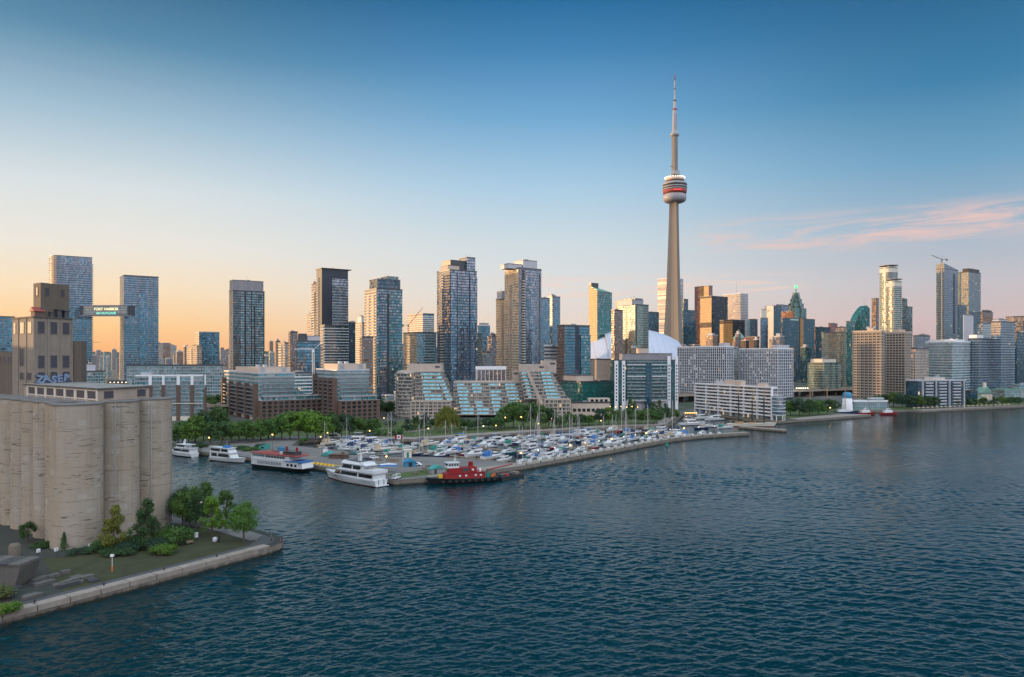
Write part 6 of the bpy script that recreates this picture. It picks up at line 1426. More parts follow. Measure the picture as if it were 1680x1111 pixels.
# odd boats: on the hard, at the head of the slip
for i, u, v, rz, lab, sc in ((9, 548, 722, 10, 'large white flybridge cruiser lying at the yard edge by the park lamps', 1.45), (3, 583, 727, 175, 'white flybridge cruiser with grey bimini behind the big white yacht', 1.35), (4, 612, 727, 20, 'white flybridge cruiser nearest the promenade at the left end of the basin', 1.3), (11, 640, 731, 185, 'white sailing boat with navy cover lying left of the first dock', 1.1), (0, 606, 737, 15, 'white cabin cruiser with navy canvas close to the yard edge', 1.1), (1, 570, 731, 190, 'white cabin cruiser with blue canvas lying against the yard wall', 1.1),
    (3, 1135, 698, 8, 'big white flybridge yacht lying alone by the promenade wall', 1.5), (9, 1151, 688, 30, 'white flybridge cruiser in the slip under the white quayside apartments', 1.4), (4, 1171, 690, 205, 'white flybridge cruiser with navy bimini beside the tall ship', 1.5), (11, 1166, 701, 180, 'white sailing boat with navy cover near the slip mouth', 1.2), (2, 1190, 703, 15, 'white cabin cruiser with green canvas next to the tall ship', 1.2), (12, 1150, 704, 200, 'navy sailing boat near the slip mouth', 1.15)):
    Y_ = 51 * F / (v - VH); place(i, X(u, Y_), Y_, R(rz), lab, None, sc); DONE.append((X(u, Y_), Y_))

rb = random.Random(31); spots = []
for u, v in [(528 + 13 * i + rb.uniform(-5, 5), v0 + rb.uniform(-2, 2)) for v0 in (723, 730, 738, 745) for i in range(14)]:
    Y_ = 51 * F / (v - VH); p = (X(u, Y_), Y_)
    if clear(p, 4.5) and all(math.dist(p, q_) > 9.8 for q_ in spots + DONE): spots.append(p)
spots.sort(key=lambda p: p[0] / p[1])
for j, p in enumerate(spots):
    i = rb.randrange(NM) if rb.random() < .8 else NM + rb.randrange(5)
    place(i, p[0], p[1], R(rb.choice((8, 188)) + rb.uniform(-14, 14)), f"{PROTO[i][1]}, {ORD[j + 1]} from left in berths beyond the yard", GB, rb.uniform(.95, 1.3))
# large white yacht at the quay
o = empty('motor_yacht', (-63.6, 294.6, 0), math.atan2(19.3, -23.7), 'large white three deck motor yacht moored at the marina quay', 'yacht')
b = MB(); rg = hull(b, 33, 7.2, 2.5, .6, 0, 1, full=.5, sheer=.42, tran=.9, band=.12); b.build('hull', [M['gel'], M['redroof']], o)
b = MB(); b.tube((-14, -3.5, 1.7), (12, -2.9, 2.2), .07, .07, 4); b.tube((-14, 3.5, 1.7), (12, 2.9, 2.2), .07, .07, 4); b.build('rubbing_strake', M['dgrey'], o)
b = MB(); b.side([(-15.5, 2.4), (9.8, 2.75), (6.5, 4.9), (-15.5, 5.0)], -3.15, 3.15, 0, .3); md = b.build('main_deckhouse', M['gel'], o)
for x0, x1, sl_ in ((-14.6, -6.4, 0), (-5.6, 4.2, .9), (5.2, 8.0, .9)): b = MB(); b.side([(x0, 3.15), (x1 + sl_, 3.15), (x1, 4.45), (x0, 4.45)], -3.13, 3.13, 0, .16); b.build('window', M['boatglass'], md)
b = MB(); b.box(-16.2, 6.8, -3.5, 3.5, 5.0, 5.25); b.side([(-16.2, 5.25), (-7.5, 5.25), (-7.5, 6.2), (-16.2, 6.2)], -3.5, 3.5, 0, .1); b.build('upper_deck', M['gel'], o)
b = MB(); b.side([(-8, 5.25), (6.2, 5.25), (3.2, 7.6), (-8, 7.6)], -2.8, 2.8, 0, .3); ud = b.build('upper_deckhouse', M['gel'], o)
for x0, x1, sl_ in ((-7.6, -2.6, 0), (-1.8, 3.6, 1.1)): b = MB(); b.side([(x0, 5.8), (x1 + sl_, 5.8), (x1, 7.2), (x0, 7.2)], -2.76, 2.76, 0, .2); b.build('window', M['boatglass'], ud)
b = MB(); b.box(-11, 4.4, -3.1, 3.1, 7.6, 7.85); b.side([(-10, 7.85), (4.4, 7.85), (3.4, 8.9), (-9, 8.6)], -3.0, 3.0, 0, .5); b.build('sun_deck', M['gel'], o)
b = MB(); b.side([(-6, 8.75), (2.6, 8.95), (2.2, 9.05), (-6, 8.85)], -2.2, 2.2); b.build('sun_deck_floor', M['dgrey'], o)
b = MB(); b.side([(-4.5, 8.6), (-2.8, 8.6), (-3.4, 11.6), (-4.3, 11.6)], -.45, .45); b.tube((-3.9, 0, 11.6), (-3.9, 0, 15), .09, .05, 5); b.box(-4.6, -3.0, -1.1, 1.1, 11.6, 11.8); b.build('radar_mast', M['gel'], o)
for sx in (-9.5, -8.2): b = MB(); b.side([(sx, 6.2), (sx + .35, 6.2), (sx + .9, 8.9), (sx + .5, 8.9)], -3.0, -2.85); b.side([(sx, 6.2), (sx + .35, 6.2), (sx + .9, 8.9), (sx + .5, 8.9)], 2.85, 3.0); b.build('awning_strut', M['gel'], o)
for sy in (-1.3, 1.3): b = MB(); b.box(-16.62, -16.45, sy - .1, sy + .1, .4, 2.6); b.build('stern_post', M['dgrey'], o)
b = MB(); b.box(-17.6, -16.4, -3, 3, .25, .5); b.build('swim_platform', M['gel'], o)
b = MB(); rail(b, rg, .9, 7); b.build('bow_rail', M['steel'], o)
for sx in (-4.0, 0): b = MB(); b.ball((sx, -3.2, 4.75), .14); b.build('deck_lamp', M['lampwhite'], o)
# flat topped cruise boat with red roof deck
o = empty('cruise_boat', (-102.2, 326.6, 0), R(-31), 'long white two deck cruise boat with red roof deck and black hull at the quay', 'cruise boat')
b = MB(); hull(b, 33.5, 7.6, 1.7, .6, 0, 1, full=.72, sheer=.12, tran=.97); b.build('hull', [M['blkhull'], M['blkhull']], o)
b = MB(); b.box(-16.6, 13.4, -3.75, 3.75, 1.75, 4.3); b.side([(13.4, 1.8), (15.6, 1.8), (14.9, 4.3), (13.4, 4.3)], -3.2, 3.2); ld = b.build('lower_deckhouse', M['gel'], o)
for i in range(9): b = MB(); b.box(-12.5 + i * 1.75, -11.0 + i * 1.75, -3.82, 3.82, 2.4, 3.7); b.build('window', M['greycv'], ld)
for i in range(3): b = MB(); b.box(6.4 + i * 2.4, 7.8 + i * 2.4, -3.83, 3.83, 2.5, 3.6); b.build('window', M['boatglass'], ld)
b = MB(); b.box(5.0, 15.2, -3.9, 3.9, 4.25, 4.75); b.build('blue_awning', M['bluecv'], o)
b = MB(); b.box(-16.6, 8, -3.6, 3.6, 4.3, 6.7); b.box(-16.9, 14, -3.9, 3.9, 4.3, 4.5); ud = b.build('upper_deckhouse', M['gel'], o)
for i in range(7): b = MB(); b.box(-7.2 + i * 1.8, -5.8 + i * 1.8, -3.68, 3.68, 5.5, 6.35); b.build('window', M['boatglass'], ud)
b = MB(); b.box(-16, -7.9, -3.66, 3.66, 5.6, 6.3); b.build('window', M['balcglass'], ud)
b = MB(); b.box(-16.9, 12.5, -3.9, 3.9, 6.7, 6.95); b.build('roof_deck', M['redroof'], o)
b = MB()
for sx in range(-16, 13, 2):
    for sy in (-3.8, 3.8): b.tube((sx, sy, 6.9), (sx, sy, 7.9), .05, .05, 4)
for zz in (7.4, 7.9):
    for sy in (-3.8, 3.8): b.tube((-16.5, sy, zz), (12.3, sy, zz), .04, .04, 4)
b.build('deck_rail', M['redroof'], o)
b = MB(); b.box(2, 9.5, -1.9, 1.9, 6.95, 8.4); b.box(1.5, 10, -2.2, 2.2, 8.4, 8.6); b.build('wheelhouse', M['dgrey'], o)
for sx in (2.4, 8.8): b = MB(); b.tube((sx, 0, 8.6), (sx, 0, 10.4), .55, .5, 10); b.build('funnel', M['redhull'], o)
b = MB(); b.box(-1, 1.2, -1, 1, 6.95, 8.0); b.build('locker', M['gel'], o)
# two smaller tour boats
o = empty('tour_boat', (-136.2, 351.2, 0), R(-31), 'white double deck tour boat with a blue bundle on its roof', 'tour boat')
b = MB(); rg = hull(b, 22.5, 5.4, 1.8, .5, 0, 1, full=.55, sheer=.4, tran=.92); b.build('hull', [M['gel'], M['blkhull']], o)
b = MB(); b.side([(-10.8, 1.8), (5, 1.8), (3.2, 4.3), (-10.8, 4.3)], -2.4, 2.4, 0, .15); c = b.build('main_cabin', M['gel'], o)
for x0, x1 in ((-9.8, -5.8), (-4.8, 2.9)): b = MB(); b.side([(x0, 2.4), (x1 + .8, 2.4), (x1, 3.8), (x0 + .6, 3.8)], -2.42, 2.42, 0, .1); b.build('window', M['boatglass'], c)
b = MB(); b.box(-11, 4.2, -2.6, 2.6, 4.3, 4.5); b.side([(-10.6, 4.5), (3.4, 4.5), (2, 6.4), (-10.6, 6.4)], -2.3, 2.3, 0, .1); c = b.build('upper_cabin', M['gel'], o)
for x0, x1 in ((-10.1, -3.4), (-2.4, 2.1)): b = MB(); b.side([(x0, 4.9), (x1 + .5, 4.9), (x1, 6.0), (x0, 6.0)], -2.32, 2.32, 0, .05); b.build('window', M['boatglass'], c)
b = MB(); b.box(-11, 3.0, -2.6, 2.6, 6.4, 6.6); b.build('roof', M['gel'], o); b = MB(); b.side([(-3, 6.6), (1, 6.6), (.4, 7.6), (-2.6, 7.7)], -1.2, 1.2, 0, .3); b.build('canvas_bundle', M['bluecv'], o)
b = MB(); b.tube((-1, 0, 7.5), (-1, 0, 10), .08, .05, 5); b.build('mast', M['gel'], o); b = MB(); rail(b, rg, .9, 7); b.build('bow_rail', M['steel'], o)
o = empty('tour_boat', (-167.4, 371.0, 0), R(149), 'white motor yacht with dark wrap window at the left end of the quay', 'yacht')
b = MB(); rg = hull(b, 20.5, 5.2, 2.0, .5, 0, 1, full=.5, sheer=.35, tran=.9); b.build('hull', [M['gel'], M['blkhull']], o)
b = MB(); b.side([(-9.5, 2.0), (5.2, 2.2), (2.4, 4.3), (-9.5, 4.3)], -2.3, 2.3, 0, .2); c = b.build('main_cabin', M['gel'], o)
for x0, x1 in ((-8.6, -3.2), (-2.4, 3.0)): b = MB(); b.side([(x0, 2.7), (x1 + .9, 2.7), (x1, 3.8), (x0, 3.8)], -2.31, 2.31, 0, .12); b.build('window', M['boatglass'], c)
b = MB(); b.box(-10, 3, -2.5, 2.5, 4.3, 4.5); b.side([(-5, 4.5), (2.2, 4.5), (.6, 6.0), (-5, 6.0)], -2.0, 2.0, 0, .2); c = b.build('upper_cabin', M['gel'], o)
b = MB(); b.side([(-4.6, 4.9), (1.5, 4.9), (.7, 5.7), (-4.6, 5.7)], -1.98, 1.98, 0, .1); b.build('window', M['boatglass'], c)
b = MB(); b.box(-8, 1.8, -2.3, 2.3, 6.0, 6.2); b.build('roof', M['gel'], o); b = MB(); b.side([(-2.5, 6.2), (-1.2, 6.2), (-2.2, 8.6), (-2.8, 8.6)], -.3, .3); b.build('radar_mast', M['gel'], o); b = MB(); rail(b, rg, .9, 7); b.build('bow_rail', M['steel'], o)
# red tug
o = empty('tug', (-19.2, 294.2, 0), R(199.5), 'red and black tug with white wheelhouse moored outside the pier head', 'tug')
b = MB(); rg = hull(b, 28, 7.4, 1.9, .8, 0, 1, full=.62, sheer=.55, tran=.75); b.build('hull', [M['blkhull'], M['blkhull']], o)
ty = MB(); ty.lathe([(.34, -.15), (.6, -.2), (.7, 0), (.6, .2), (.34, .15), (.34, -.15)], 12); tm = ty.mesh('tyre_fender', M['tile'])
for i in range(9):
    for sy in (1, -1): t_ = link('tyre_fender', tm, o, (-11.5 + i * 2.6, sy * (3.72 - (.35 if i > 6 else 0) - (.5 if i == 0 else 0)), 1.15)); t_.rotation_euler = (R(90), 0, 0)
b = MB(); b.side([(-8, 1.9), (8.6, 2.3), (8.2, 4.7), (-8, 4.5)], -2.5, 2.5, 0, .1); dh = b.build('deckhouse', M['redhull'], o)
for sx in (-6.5, -4.4, -.5, 2.0): b = MB(); b.box(sx, sx + .8, -2.55, 2.55, 3.0, 3.8); b.build('window', M['gel'], dh)
b = MB(); b.box(-4.5, 6.5, -2.1, 2.1, 4.7, 7.0); b.box(-8, 6.8, -2.7, 2.7, 4.55, 4.75); uh = b.build('upper_deckhouse', M['redhull'], o)
for sx in (-3.4, -1.2): b = MB(); b.box(sx, sx + .9, -2.15, 2.15, 5.5, 6.3); b.build('window', M['gel'], uh)
b = MB(); b.box(-1.4, 1.4, -2.16, 2.16, 5.2, 6.6); b.build('name_panel', M['dgrey'], uh)
b = MB(); b.side([(2.6, 7.0), (7.4, 7.0), (7.0, 9.2), (2.6, 9.2)], -2.0, 2.0, 0, .1); b.box(2.2, 7.6, -2.3, 2.3, 9.2, 9.4); whs = b.build('wheelhouse', M['gel'], o)
for i in range(4): b = MB(); b.box(2.9 + i * 1.05, 3.6 + i * 1.05, -2.03, 2.03, 7.9, 8.8); b.build('window', M['boatglass'], whs)
for i in range(3): b = MB(); b.box(7.0, 7.32, -1.5 + i * 1.1, -.7 + i * 1.1, 7.9, 8.8); b.build('window', M['boatglass'], whs)
b = MB(); b.tube((3.8, 0, 9.4), (3.8, 0, 13.2), .13, .08, 6); b.tube((3.8, -1, 11.4), (3.8, 1, 11.4), .06, .06, 4); b.box(3.4, 4.2, -.5, .5, 10.2, 10.7); b.build('mast', M['gel2'], o)
b = MB(); b.lathe([(1.0, 7.0), (.9, 9.0), (.95, 9.1), (.8, 9.3)], 12, -2.6, 0); b.build('funnel', M['redhull'], o)
b = MB(); b.lathe([(.45, 4.7), (.45, 6.0), (.01, 6.4)], 10, -6.2, 1); b.build('ventilator', M['gel'], o)
b = MB(); b.box(8.9, 10.4, -.9, .9, 2.4, 4.1); b.build('anchor_winch', M['yellow'], o)
b = MB(); b.box(-10.5, -8.4, -1.2, 1.2, 1.9, 3.4); b.tube((-9.4, 0, 3.4), (-9.4, 0, 5.6), .3, .25, 8); b.build('tow_winch', M['greencv'], o)
b = MB(); b.tube((-9.2, .6, 5.2), (-19.5, 1.6, 7.4), .28, .2, 6); b.tube((-9.2, 1.2, 5.2), (-19.5, 1.9, 7.4), .28, .2, 6); b.build('crane_boom', M['redhull'], o)
b = MB()
for i in range(3): b.lathe([(.35, 2.0), (.35, 3.2)], 8, -11 - i * .9, 1.6 - i)
b.build('deck_drum', M['orange'], o)
o.scale = (1.02, 1, .88)
o = empty('work_barge', (-1.7, 304.6, 0), R(52), 'low dark work barge behind the red tug', 'barge')
b = MB(); b.box(-7.5, 7.5, -2.8, 2.8, -.5, 1.2); b.build('hull', M['blkhull'], o)
for sx, mt in ((-5, 'dgrey'), (-2.2, 'redroof'), (1.2, 'dgrey'), (4.4, 'wood')): b = MB(); b.box(sx - 1, sx + 1.2, -1.6, 1.3, 1.2, 2.1); b.build('deck_cargo', M[mt], o)
# three masted tall ship beside the white house
def mastmesh(b, x_, z0, h_, r_, yards=()):
    b.tube((x_, 0, z0), (x_, 0, z0 + h_ * .66), r_, r_ * .85, 8, 0); b.tube((x_ + .15, 0, z0 + h_ * .6), (x_ + .15, 0, z0 + h_), r_ * .7, r_ * .35, 6, 1)
    for t_, l_ in yards: b.tube((x_, -l_, z0 + h_ * t_), (x_, l_, z0 + h_ * t_), .1, .1, 5, 1)
o = empty('tall_ship', (171, 524, 0), R(-4), 'three masted tall ship with dark lower masts in front of the white quayside apartments', 'ship')
b = MB(); rg = hull(b, 33, 6.6, 2.0, .8, 0, 1, full=.55, sheer=.5, tran=.7); b.build('hull', [M['gel2'], M['redroof']], o)
b = MB(); b.box(-11, -5, -1.6, 1.6, 2.0, 3.4); b.build('aft_deckhouse', M['spar'], o); b = MB(); b.box(-2, 4, -1.5, 1.5, 2.0, 3.2); b.build('mid_deckhouse', M['spar'], o)
for x_, h_ in ((-8.5, 31), (1, 25), (9.3, 29)): b = MB(); mastmesh(b, x_, 1.8, h_, .42); b.tube((x_, 0, 4.5), (x_ - 7, 0, 4.3), .2, .15, 6, 1); b.build('mast', [M['black'], M['spar']], o)
b = MB(); b.tube((16, 0, 3.2), (23, 0, 4.8), .25, .12, 6); b.build('bowsprit', M['spar'], o)
b = MB()
for x_, h_ in ((-8.5, 31), (1, 25), (9.3, 29)):
    for sy in (-1, 1):
        for dx_ in (-1.6, 0, 1.6): b.tube((x_, 0, 1.8 + h_ * .64), (x_ + dx_ - .5, sy * 3.1, 2.2), .035, .035, 3)
b.tube((9.3, 0, 30), (22.6, 0, 4.8), .035, .035, 3); b.tube((-8.5, 0, 32), (1, 0, 20), .03, .03, 3); b.build('rigging', M['black'], o)
# dark blue ship, red fire boats at the right
Yq = 626; o = empty('museum_ship', (X(1388, Yq), Yq, 0), R(3), 'dark blue hulled ship with tan mast at the right hand quay', 'ship')
b = MB(); rg = hull(b, 20, 5.5, 2.6, .7, 0, 1, full=.5, sheer=.4, tran=.8); b.build('hull', [M['navyhull'], M['redroof']], o); b = MB(); b.side([(-7, 2.6), (3, 2.7), (2.4, 4.8), (-7, 4.8)], -1.9, 1.9, 0, .1); b.build('deckhouse', M['gel'], o)
b = MB(); mastmesh(b, -.8, 2.5, 30, .38); b.build('mast', [M['spar'], M['spar']], o)
for u, lab in ((1421, 'red and white fire boat at the left of the pair'), (1458, 'red and white fire boat with warm lamp at the right of the pair')):
    o = empty('fire_boat', (X(u, Yq), Yq, 0), R(4), lab, 'fire boat')
    b = MB(); hull(b, 14.5, 4.6, 1.9, .5, 0, 1, full=.5, sheer=.4); b.build('hull', [M['redhull'], M['blkhull']], o); b = MB(); b.side([(-4.5, 1.9), (3, 2.0), (2.2, 4.0), (-4.5, 4.0)], -1.7, 1.7, 0, .15); b.build('deckhouse', M['gel'], o)
    b = MB(); b.side([(-1.5, 4.0), (2, 4.0), (1.4, 5.8), (-1.5, 5.8)], -1.3, 1.3, 0, .1); c = b.build('wheelhouse', M['gel'], o); b = MB(); b.side([(-1.2, 4.6), (1.75, 4.6), (1.5, 5.4), (-1.2, 5.4)], -1.31, 1.31); b.build('window', M['boatglass'], c); b = MB(); b.tube((-.5, 0, 5.8), (-.5, 0, 9), .1, .06, 5); b.build('mast', M['gel'], o)
for i, (u, vt, yards) in enumerate(((1329, 615, ((.35, 5), (.62, 3.5), (.82, 2.5))), (1357, 616, ((.5, 1.5),)))):
    Y_ = 700; o = empty('ship_mast', (X(u, Y_), Y_, 2), R(25), ('tan mast with cross yards behind the willow at the right quay', 'plain tan mast between the yarded mast and the dark blue ship')[i], 'mast')
    b = MB(); b.tube((0, 0, 0), (0, 0, Z(vt, Y_) - 2), .5, .25, 8); b.build('pole', M['spar'], o)
    for t_, l_ in yards: b = MB(); zz = (Z(vt, Y_) - 2) * t_; b.tube((-l_, 0, zz), (l_, 0, zz), .14, .12, 5); b.build('yard', M['spar'], o)
# ---------------------------------------------------------------- marina yard
def shed(u, v, w_, d_, h_, roofh, wall, roof, name, label, cat, rz=0, ov=.4):
    x_, y_ = G(u, v); o = empty(name, (x_, y_, 2), rz, label, cat)
    b = MB(); b.box(-w_ / 2, w_ / 2, -d_ / 2, d_ / 2, 0, h_); b.build('wall', M[wall], o)
    b = MB(); b.side([(-w_ / 2 - ov, h_), (w_ / 2 + ov, h_), (w_ / 2 - roofh * .2, h_ + roofh), (-w_ / 2 + roofh * .2, h_ + roofh)] if roofh < .5 else [(-w_ / 2 - ov, h_), (w_ / 2 + ov, h_), (0, h_ + roofh)], -d_ / 2 - ov, d_ / 2 + ov); b.build('roof', M[roof], o); return o
def addbox(o, name, x0, x1, y0, y1, z0, z1, mt): b = MB(); b.box(x0, x1, y0, y1, z0, z1); return b.build(name, M[mt], o)
o = shed(556, 752, 8.5, 4, 1.9, .2, 'brick', 'bbrick', 'brick_hut', 'low red brick hut in the marina yard behind the yacht', 'hut', R(-10)); addbox(o, 'door', 1.5, 2.6, -2.07, -1.9, 0, 1.8, 'dgrey'); addbox(o, 'chimney', 1.4, 2.6, -.6, .6, 1.9, 3.0, 'bbrick')
o = shed(539, 748, 5.5, 4.5, .3, 2.0, 'dgrey', 'tealroof', 'tent', 'teal canvas tent beside the red brick hut', 'tent', R(-15))
o = shed(669, 750, 3.6, 3.4, 3.4, .3, 'gel2', 'cream', 'gate_hut', 'small cream hut with green door at the dock gate', 'hut', R(10)); addbox(o, 'door', -.6, .5, -1.77, -1.6, 0, 2.5, 'greencv'); addbox(o, 'window', 1.86, 1.75, -.6, .6, 1.2, 2.4, 'boatglass')
o = shed(672, 765, 5.0, 3.6, 2.1, 1.3, 'bluepaint', 'bluepaint', 'work_hut', 'slate blue work hut with open front on the pier', 'hut', R(20)); addbox(o, 'door', -.8, .8, -1.87, -1.7, 0, 1.9, 'black')
o = shed(717, 776, 6.0, 3.8, 2.0, 1.4, 'grey', 'tealroof', 'teal_roof_hut', 'grey hut with teal hipped roof on the pier head beside the tug', 'hut', R(30)); addbox(o, 'door', -2, -1, -1.97, -1.8, 0, 1.8, 'dgrey')
o = empty('canopy_shelter', G(637, 775) + (2,), R(12), 'open shelter with pale blue canopy beside the yacht stern', 'shelter')
b = MB(); b.side([(-4, 2.7), (4, 2.7), (3.4, 3.3), (-3.4, 3.3)], -1.7, 1.7, 0, .5); b.build('canopy', M['bluecv'], o); b = MB(); b.side([(-3.5, 3.3), (3.5, 3.3), (0, 3.7)], -1.2, 1.2); b.build('canopy_top', M['white'], o)
for sx in (-3.7, 3.7):
    for sy in (-1.5, 1.5): b = MB(); b.tube((sx, sy, 0), (sx, sy, 2.7), .07, .07, 5); b.build('post', M['steel'], o)
for i, (u, v) in enumerate(((648, 787), (653, 785))):
    o = empty('utility_cart', G(u, v) + (2,), R(35), ('white utility cart nearest the yacht stern', 'white utility cart behind the first one on the pier')[i], 'cart')
    b = MB(); b.side([(-1.2, .35), (1.2, .35), (1.1, .9), (-1.2, .9)], -.6, .6); b.build('body', M['gel'], o); b = MB(); b.box(-1, .9, -.6, .6, 1.75, 1.85)
    for sx in (-.9, .8):
        for sy in (-.55, .55): b.tube((sx, sy, .9), (sx, sy, 1.75), .03, .03, 4)
    b.build('roof', M['gel'], o)
    for sx in (-.8, .8):
        for sy in (-.6, .6): b = MB(); b.tube((sx, sy - .08, .3), (sx, sy + .08, .3), .3, .3, 8); b.build('wheel', M['tile'], o)
o = empty('flag_pole', G(661, 765) + (2,), 0, 'tall flag pole with red and white flag at the dock gate', 'flag pole')
b = MB(); b.tube((0, 0, 0), (0, 0, 14), .1, .06, 6); b.build('pole', M['white'], o)
def flagpanel(b, x0, x1, m):
    n_ = 4
    for i in range(n_):
        a, c = x0 + (x1 - x0) * i / n_, x0 + (x1 - x0) * (i + 1) / n_; fy = lambda t_: .16 * math.sin(t_ * 3.2)
        b.face([(-a, fy(a), 12.0), (-c, fy(c), 12.0), (-c, fy(c), 13.8), (-a, fy(a), 13.8)], m)
b = MB(); flagpanel(b, .1, .95, 0); flagpanel(b, .95, 2.65, 1); flagpanel(b, 2.65, 3.5, 0)
lf = [(0, .62), (.12, .36), (.3, .46), (.24, .1), (.5, .22), (.44, .05), (.6, -.05), (.26, -.34), (.3, -.46), (.04, -.42), (.04, -.7)]; lf = lf + [(-a, c) for a, c in reversed(lf)]
for sgn in (-.03, .03): b.face([(-1.8 - a, .16 * math.sin((1.8 + a) * 3.2) + sgn, 12.95 + c) for a, c in lf], 0)
b.build('flag', [M['redhull'], M['white']], o)
for i, (u, v, w_, d_, h_, mt, name, lab, cat) in enumerate(((464, 741, 5.2, 2.4, 2.0, 'bluepaint', 'skip_container', 'blue waste container in the yard behind the cruise boat', 'container'), (451, 746, 2.4, 1.8, 1.7, 'black', 'rubbish_bin', 'black bin beside the blue waste container', 'bin'), (534, 742, 2.2, 1.6, 1.5, 'white', 'storage_box', 'white storage box beside the teal tent', 'box'), (645, 757, 5.5, 1.3, 1.0, 'wood', 'timber_stack', 'low timber stack in the yard before the cream hut', 'timber stack'), (622, 756, 2.6, 1.2, 1.0, 'wood', 'timber_stack', 'smaller timber stack left of the other one', 'timber stack'))):
    x_, y_ = G(u, v); o = empty(name, (x_, y_, 2), R(-18), lab, cat); b = MB(); b.prism([(-w_ / 2 + .15, -d_ / 2), (w_ / 2 - .15, -d_ / 2), (w_ / 2 - .15, d_ / 2), (-w_ / 2 + .15, d_ / 2)], 0, h_); b.build('body', M[mt], o)
    b = MB(); b.box(-w_ / 2, w_ / 2, -d_ / 2 - .08, d_ / 2 + .08, h_, h_ + .15); b.build('lid', M[mt], o)
o = empty('ticket_kiosk', G(434, 738) + (2,), R(-20), 'turquoise ticket kiosk with slanted roof on the left quay', 'kiosk')
b = MB(); b.side([(-2.6, 0), (2.6, 0), (2.6, 3.4), (-2.6, 1.8)], -1.4, 1.4); b.build('wall', M['tealroof'], o); b = MB(); b.box(-1, .6, -1.46, -1.3, .9, 1.7); b.build('window', M['boatglass'], o)
for i in range(9): # yellow barrier blocks along the quay
    t_ = i / 8; x_ = -96 + 17 * t_; y_ = 334.5 - 12.3 * t_; o = empty('road_barrier', (x_, y_, 2), R(-36), 'yellow barrier block in the line along the quay behind the cruise boat', 'barrier', 'yellow barrier blocks on the quay')
    b = MB(); b.side([(-.45, 0), (.45, 0), (.2, .9), (-.2, .9)], -.7, .7); b.build('block', M['yellow'], o)
rnd = random.Random(44)
for i, (u, v, mt, lab) in enumerate(((592, 757, 'dgrey', 'dark car parked behind the yacht mast'), (603, 755, 'navyhull', 'navy car parked in the yard left of the canopy shelter'), (613, 753, 'white', 'white car parked in the yard near the timber stacks'), (684, 764, 'white', 'white car beside the slate blue work hut'), (628, 748, 'greycv', 'grey car parked by the basin edge'), (579, 746, 'tealhull', 'teal car parked right of the brick hut'))):
    x_, y_ = G(u, v); car(x_, y_, 2.01, rnd.uniform(-.4, .3), M[mt], lab)
# picnic tables, bollards on the marina quay
for i, (u, v) in enumerate(((690, 774), (696, 770), (702, 766), (682, 778))):
    x_, y_ = G(u, v); o = empty('picnic_table', (x_, y_, 2), R(25 + i * 9), 'dark picnic table on the pier head', 'table', 'picnic tables on the pier head'); addbox(o, 'table_top', -.9, .9, -.4, .4, .7, .78, 'wood'); addbox(o, 'bench', -.9, .9, -.85, -.6, .42, .48, 'wood'); addbox(o, 'bench', -.9, .9, .6, .85, .42, .48, 'wood'); addbox(o, 'leg', -.7, -.6, -.7, .7, 0, .7, 'wood'); addbox(o, 'leg', .6, .7, -.7, .7, 0, .7, 'wood')
# dock boxes and fenders along the seawall crown
bx = MB().box(-.9, .9, -.45, .45, 0, .8).box(-.95, .95, -.5, .5, .8, .9).mesh('dock_box', M['gel'])
WALL = [(5, 324), (49, 374), (95, 430), (118, 447), (150, 463)]
def wallpt(s_, d_):
    for p, q in zip(WALL, WALL[1:]):
        L_ = math.dist(p, q)
        if s_ <= L_ or q == WALL[-1]:
            k = s_ / L_; return (p[0] + (q[0] - p[0]) * k - (q[1] - p[1]) / L_ * d_, p[1] + (q[1] - p[1]) * k + (q[0] - p[0]) / L_ * d_, math.atan2(q[1] - p[1], q[0] - p[0]))
        s_ -= L_
for i in range(26):
    x_, y_, a_ = wallpt(4 + i * 7.2, 5.6); link('dock_box', bx, None, (x_, y_, 2.01), a_ + rnd.uniform(-.1, .1), 'white dock box on the inner edge of the seawall crown', 'dock box', 'dock boxes along the seawall')
bl = MB().lathe([(.25, 0), (.22, .5), (.33, .52), (.3, .7), (.01, .72)], 8).mesh('mooring_bollard', M['black'])
for i in range(18):
    x_, y_, a_ = wallpt(3 + i * 10.2, .7); link('mooring_bollard', bl, None, (x_, y_, 2.01), 0, 'black mooring bollard on the outer edge of the seawall crown', 'bollard', 'mooring bollards on the seawall')
b = MB(); b.lathe([(.7, -.4), (1.1, .2), (.9, .8), (.35, 1.0), (.25, 2.4), (.01, 2.6)], 10); b.build('channel_buoy', M['greencv'], label='green channel buoy floating off the seawall', cat='buoy', loc=(X(1094, 410), 410, 0))
